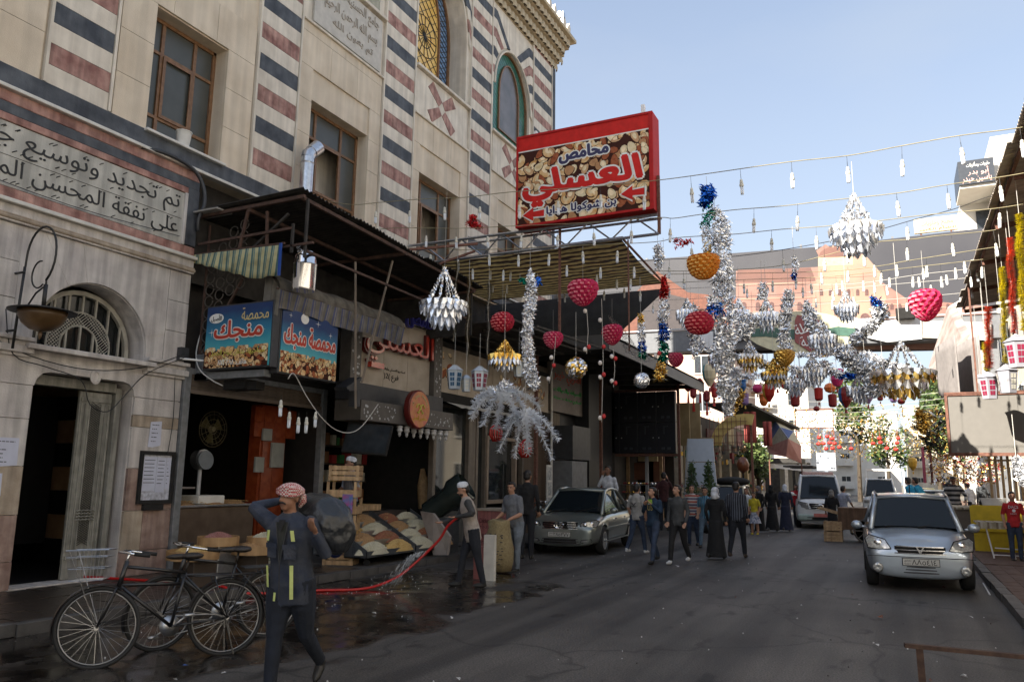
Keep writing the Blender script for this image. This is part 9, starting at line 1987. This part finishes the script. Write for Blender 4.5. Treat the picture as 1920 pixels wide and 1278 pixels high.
for x in(1.6,2.0,2.7,3.1):g=G();g.tube([(x,20.5,.88),(x+.12,20.45,.13)],.017,7);g.build('leg',white,tb)
g=G();g.tube([(1.75,20.46,.35),(3.25,20.46,.30)],.013,6);g.tube([(1.7,20.48,.2),(3.2,20.48,.2)],.013,6);g.build('stretcher',white,tb)
ymt=mat('stall_yellow',(.58,.42,.015),.6,var=.12);g=G();g.box(1.5,2.5,22.3,22.36,.14,1.22);g.box(1.45,2.52,22.25,22.3,.6,1.2);one('yellow_hoarding',g,ymt,'bright yellow panel shielding the stall behind the checked table','panel')
t=thing('stall_counter','long stall counter with striped cover behind the silver hatchback','counter',(1.6,24.4,.12));g=G();g.box(.95,3.4,23.4,25.6,.12,1.08);g.build('base',mat('counter_grey_brown',(.13,.11,.09),.7),t);g=G();g.box(.9,3.45,23.35,25.65,1.08,1.13);g.build('top',ckm,t)
g=G();g.lathe([(.01,0),(.24,0),(.30,.22),(.31,.24),(.28,.24),(.22,.03)],(2.1,23.8,1.13),20,sy=.7,cap=False);one('white_tub',g,white,'oval white plastic tub standing on the stall counter','tub',smooth=True,autos=40)
g=G();rn=random.Random(6);[g.obox((rn.uniform(2.5,3.2),rn.uniform(23.5,24.2),1.16+rn.uniform(0,.15)),(.3,.2,.05),Matrix.Rotation(rn.uniform(0,3),3,'Z'))for k in range(9)];one('white_packets',g,offw,'pile of pale packets on the stall counter right of the tub','packets')['kind']='stuff'
g=G();g.box(2.5,3.3,22.4,22.5,.2,1.05);one('dark_shelf',g,shelfm,'dark wooden shelf under the packets','shelf');g=G();g.ell((2.42,14.9,.62),(.22,.2,.2),n=16);g.ell((2.38,14.85,.36),(.26,.24,.24),n=16);one('red_bag',g,mat('red_plastic',(.5,.012,.02),.3,bump=.4,bs=10),'glossy red plastic bags bulging at the right edge of the pavement','bag',smooth=True)
t=thing('pink_box','tall pink and wood box behind the red bags','box',(2.9,18.5,.12));g=G();g.box(2.55,3.2,18.4,19.0,.12,.8);g.build('box',mat('pink_board',(.42,.17,.2),.7),t);g=G();g.box(2.5,3.25,18.35,19.05,.95,1.05);g.box(2.55,2.62,18.4,18.47,.8,.95);g.box(3.1,3.17,18.4,18.47,.8,.95);g.build('wooden_top',kraft,t)
drust=mat('dark_rust',(.035,.018,.013),.85,c2=(.08,.045,.03),vs=20);t=thing('rusty_barrier','rusty steel barrier whose top rail crosses the lower right corner','barrier',(.3,4.8,0));A,B_=V(-.02,4.85,.87),V(.62,5.0,.845);g=G();g.bar(A-V(.02,0,0),B_+V(.6,.1,-.02),.035,.022);g.build('rail',drust,t);g=G();g.bar((.045,4.88,0),(.03,4.87,.862),.035);g.bar((1.1,5.1,0),(1.1,5.1,.82),.035);g.build('post',drust,t)
rn=random.Random(21);lit=[mat('litter_white',(.6,.6,.6),.8),mat('litter_brown',(.2,.08,.05),.8),mat('litter_blue',(.05,.1,.3),.7)];spots=[(330,1275),(865,1275),(845,1160),(765,1162),(1655,1093),(1615,1090),(1597,1115),(1612,1133),(1770,1101),(1825,1098),(1820,1157),(1845,1158),(1652,1158),(1810,1270),(1745,1275),(1645,1210),(1915,1163),(1545,1002),(1440,1005),(860,1068),(990,1075),(1270,1062),(700,1150),(655,1180),(1100,1063),(1750,1130),(350,1250),(420,1262),(1280,1170),(1380,1120)]
for i,(x,y)in enumerate(spots):
 p=at(x,y,Z=.004);s=rn.uniform(.02,.05);g=G();a=[V(rn.uniform(-1,1)*s,rn.uniform(-1,1)*s,rn.uniform(0,.8)*s)for _ in range(6)];g.add([p+q for q in a],[(0,1,2),(2,3,4),(0,3,5),(1,4,5)]);one('litter',g,lit[0 if rn.random()<.75 else rn.randrange(1,3)],'scrap of crumpled paper litter lying on the road','litter','paper scraps on the road')
g=G();[g.ell((rn.uniform(-8.6,1.2),rn.uniform(4.5,22),.004),rn.uniform(.004,.010),n=5,m=1 if rn.random()<.7 else 0)for _ in range(260)];[g.ell((rn.gauss(-7.4,.5),rn.gauss(9.6,1.6),.004),rn.uniform(.004,.010),n=5,m=0)for _ in range(90)];tag(g.build('road_grit',[lit[0],kerb_m],None,kind='stuff'),'small crumbs and grit scattered over the road','grit')
p=at(1843,1092,Z=.01);q=at(1856,1114,Z=.01);g=G();g.bar(p,q,.02,.012);one('white_stick',g,white,'white plastic stick lying in the gutter by the silver hatchback','stick')
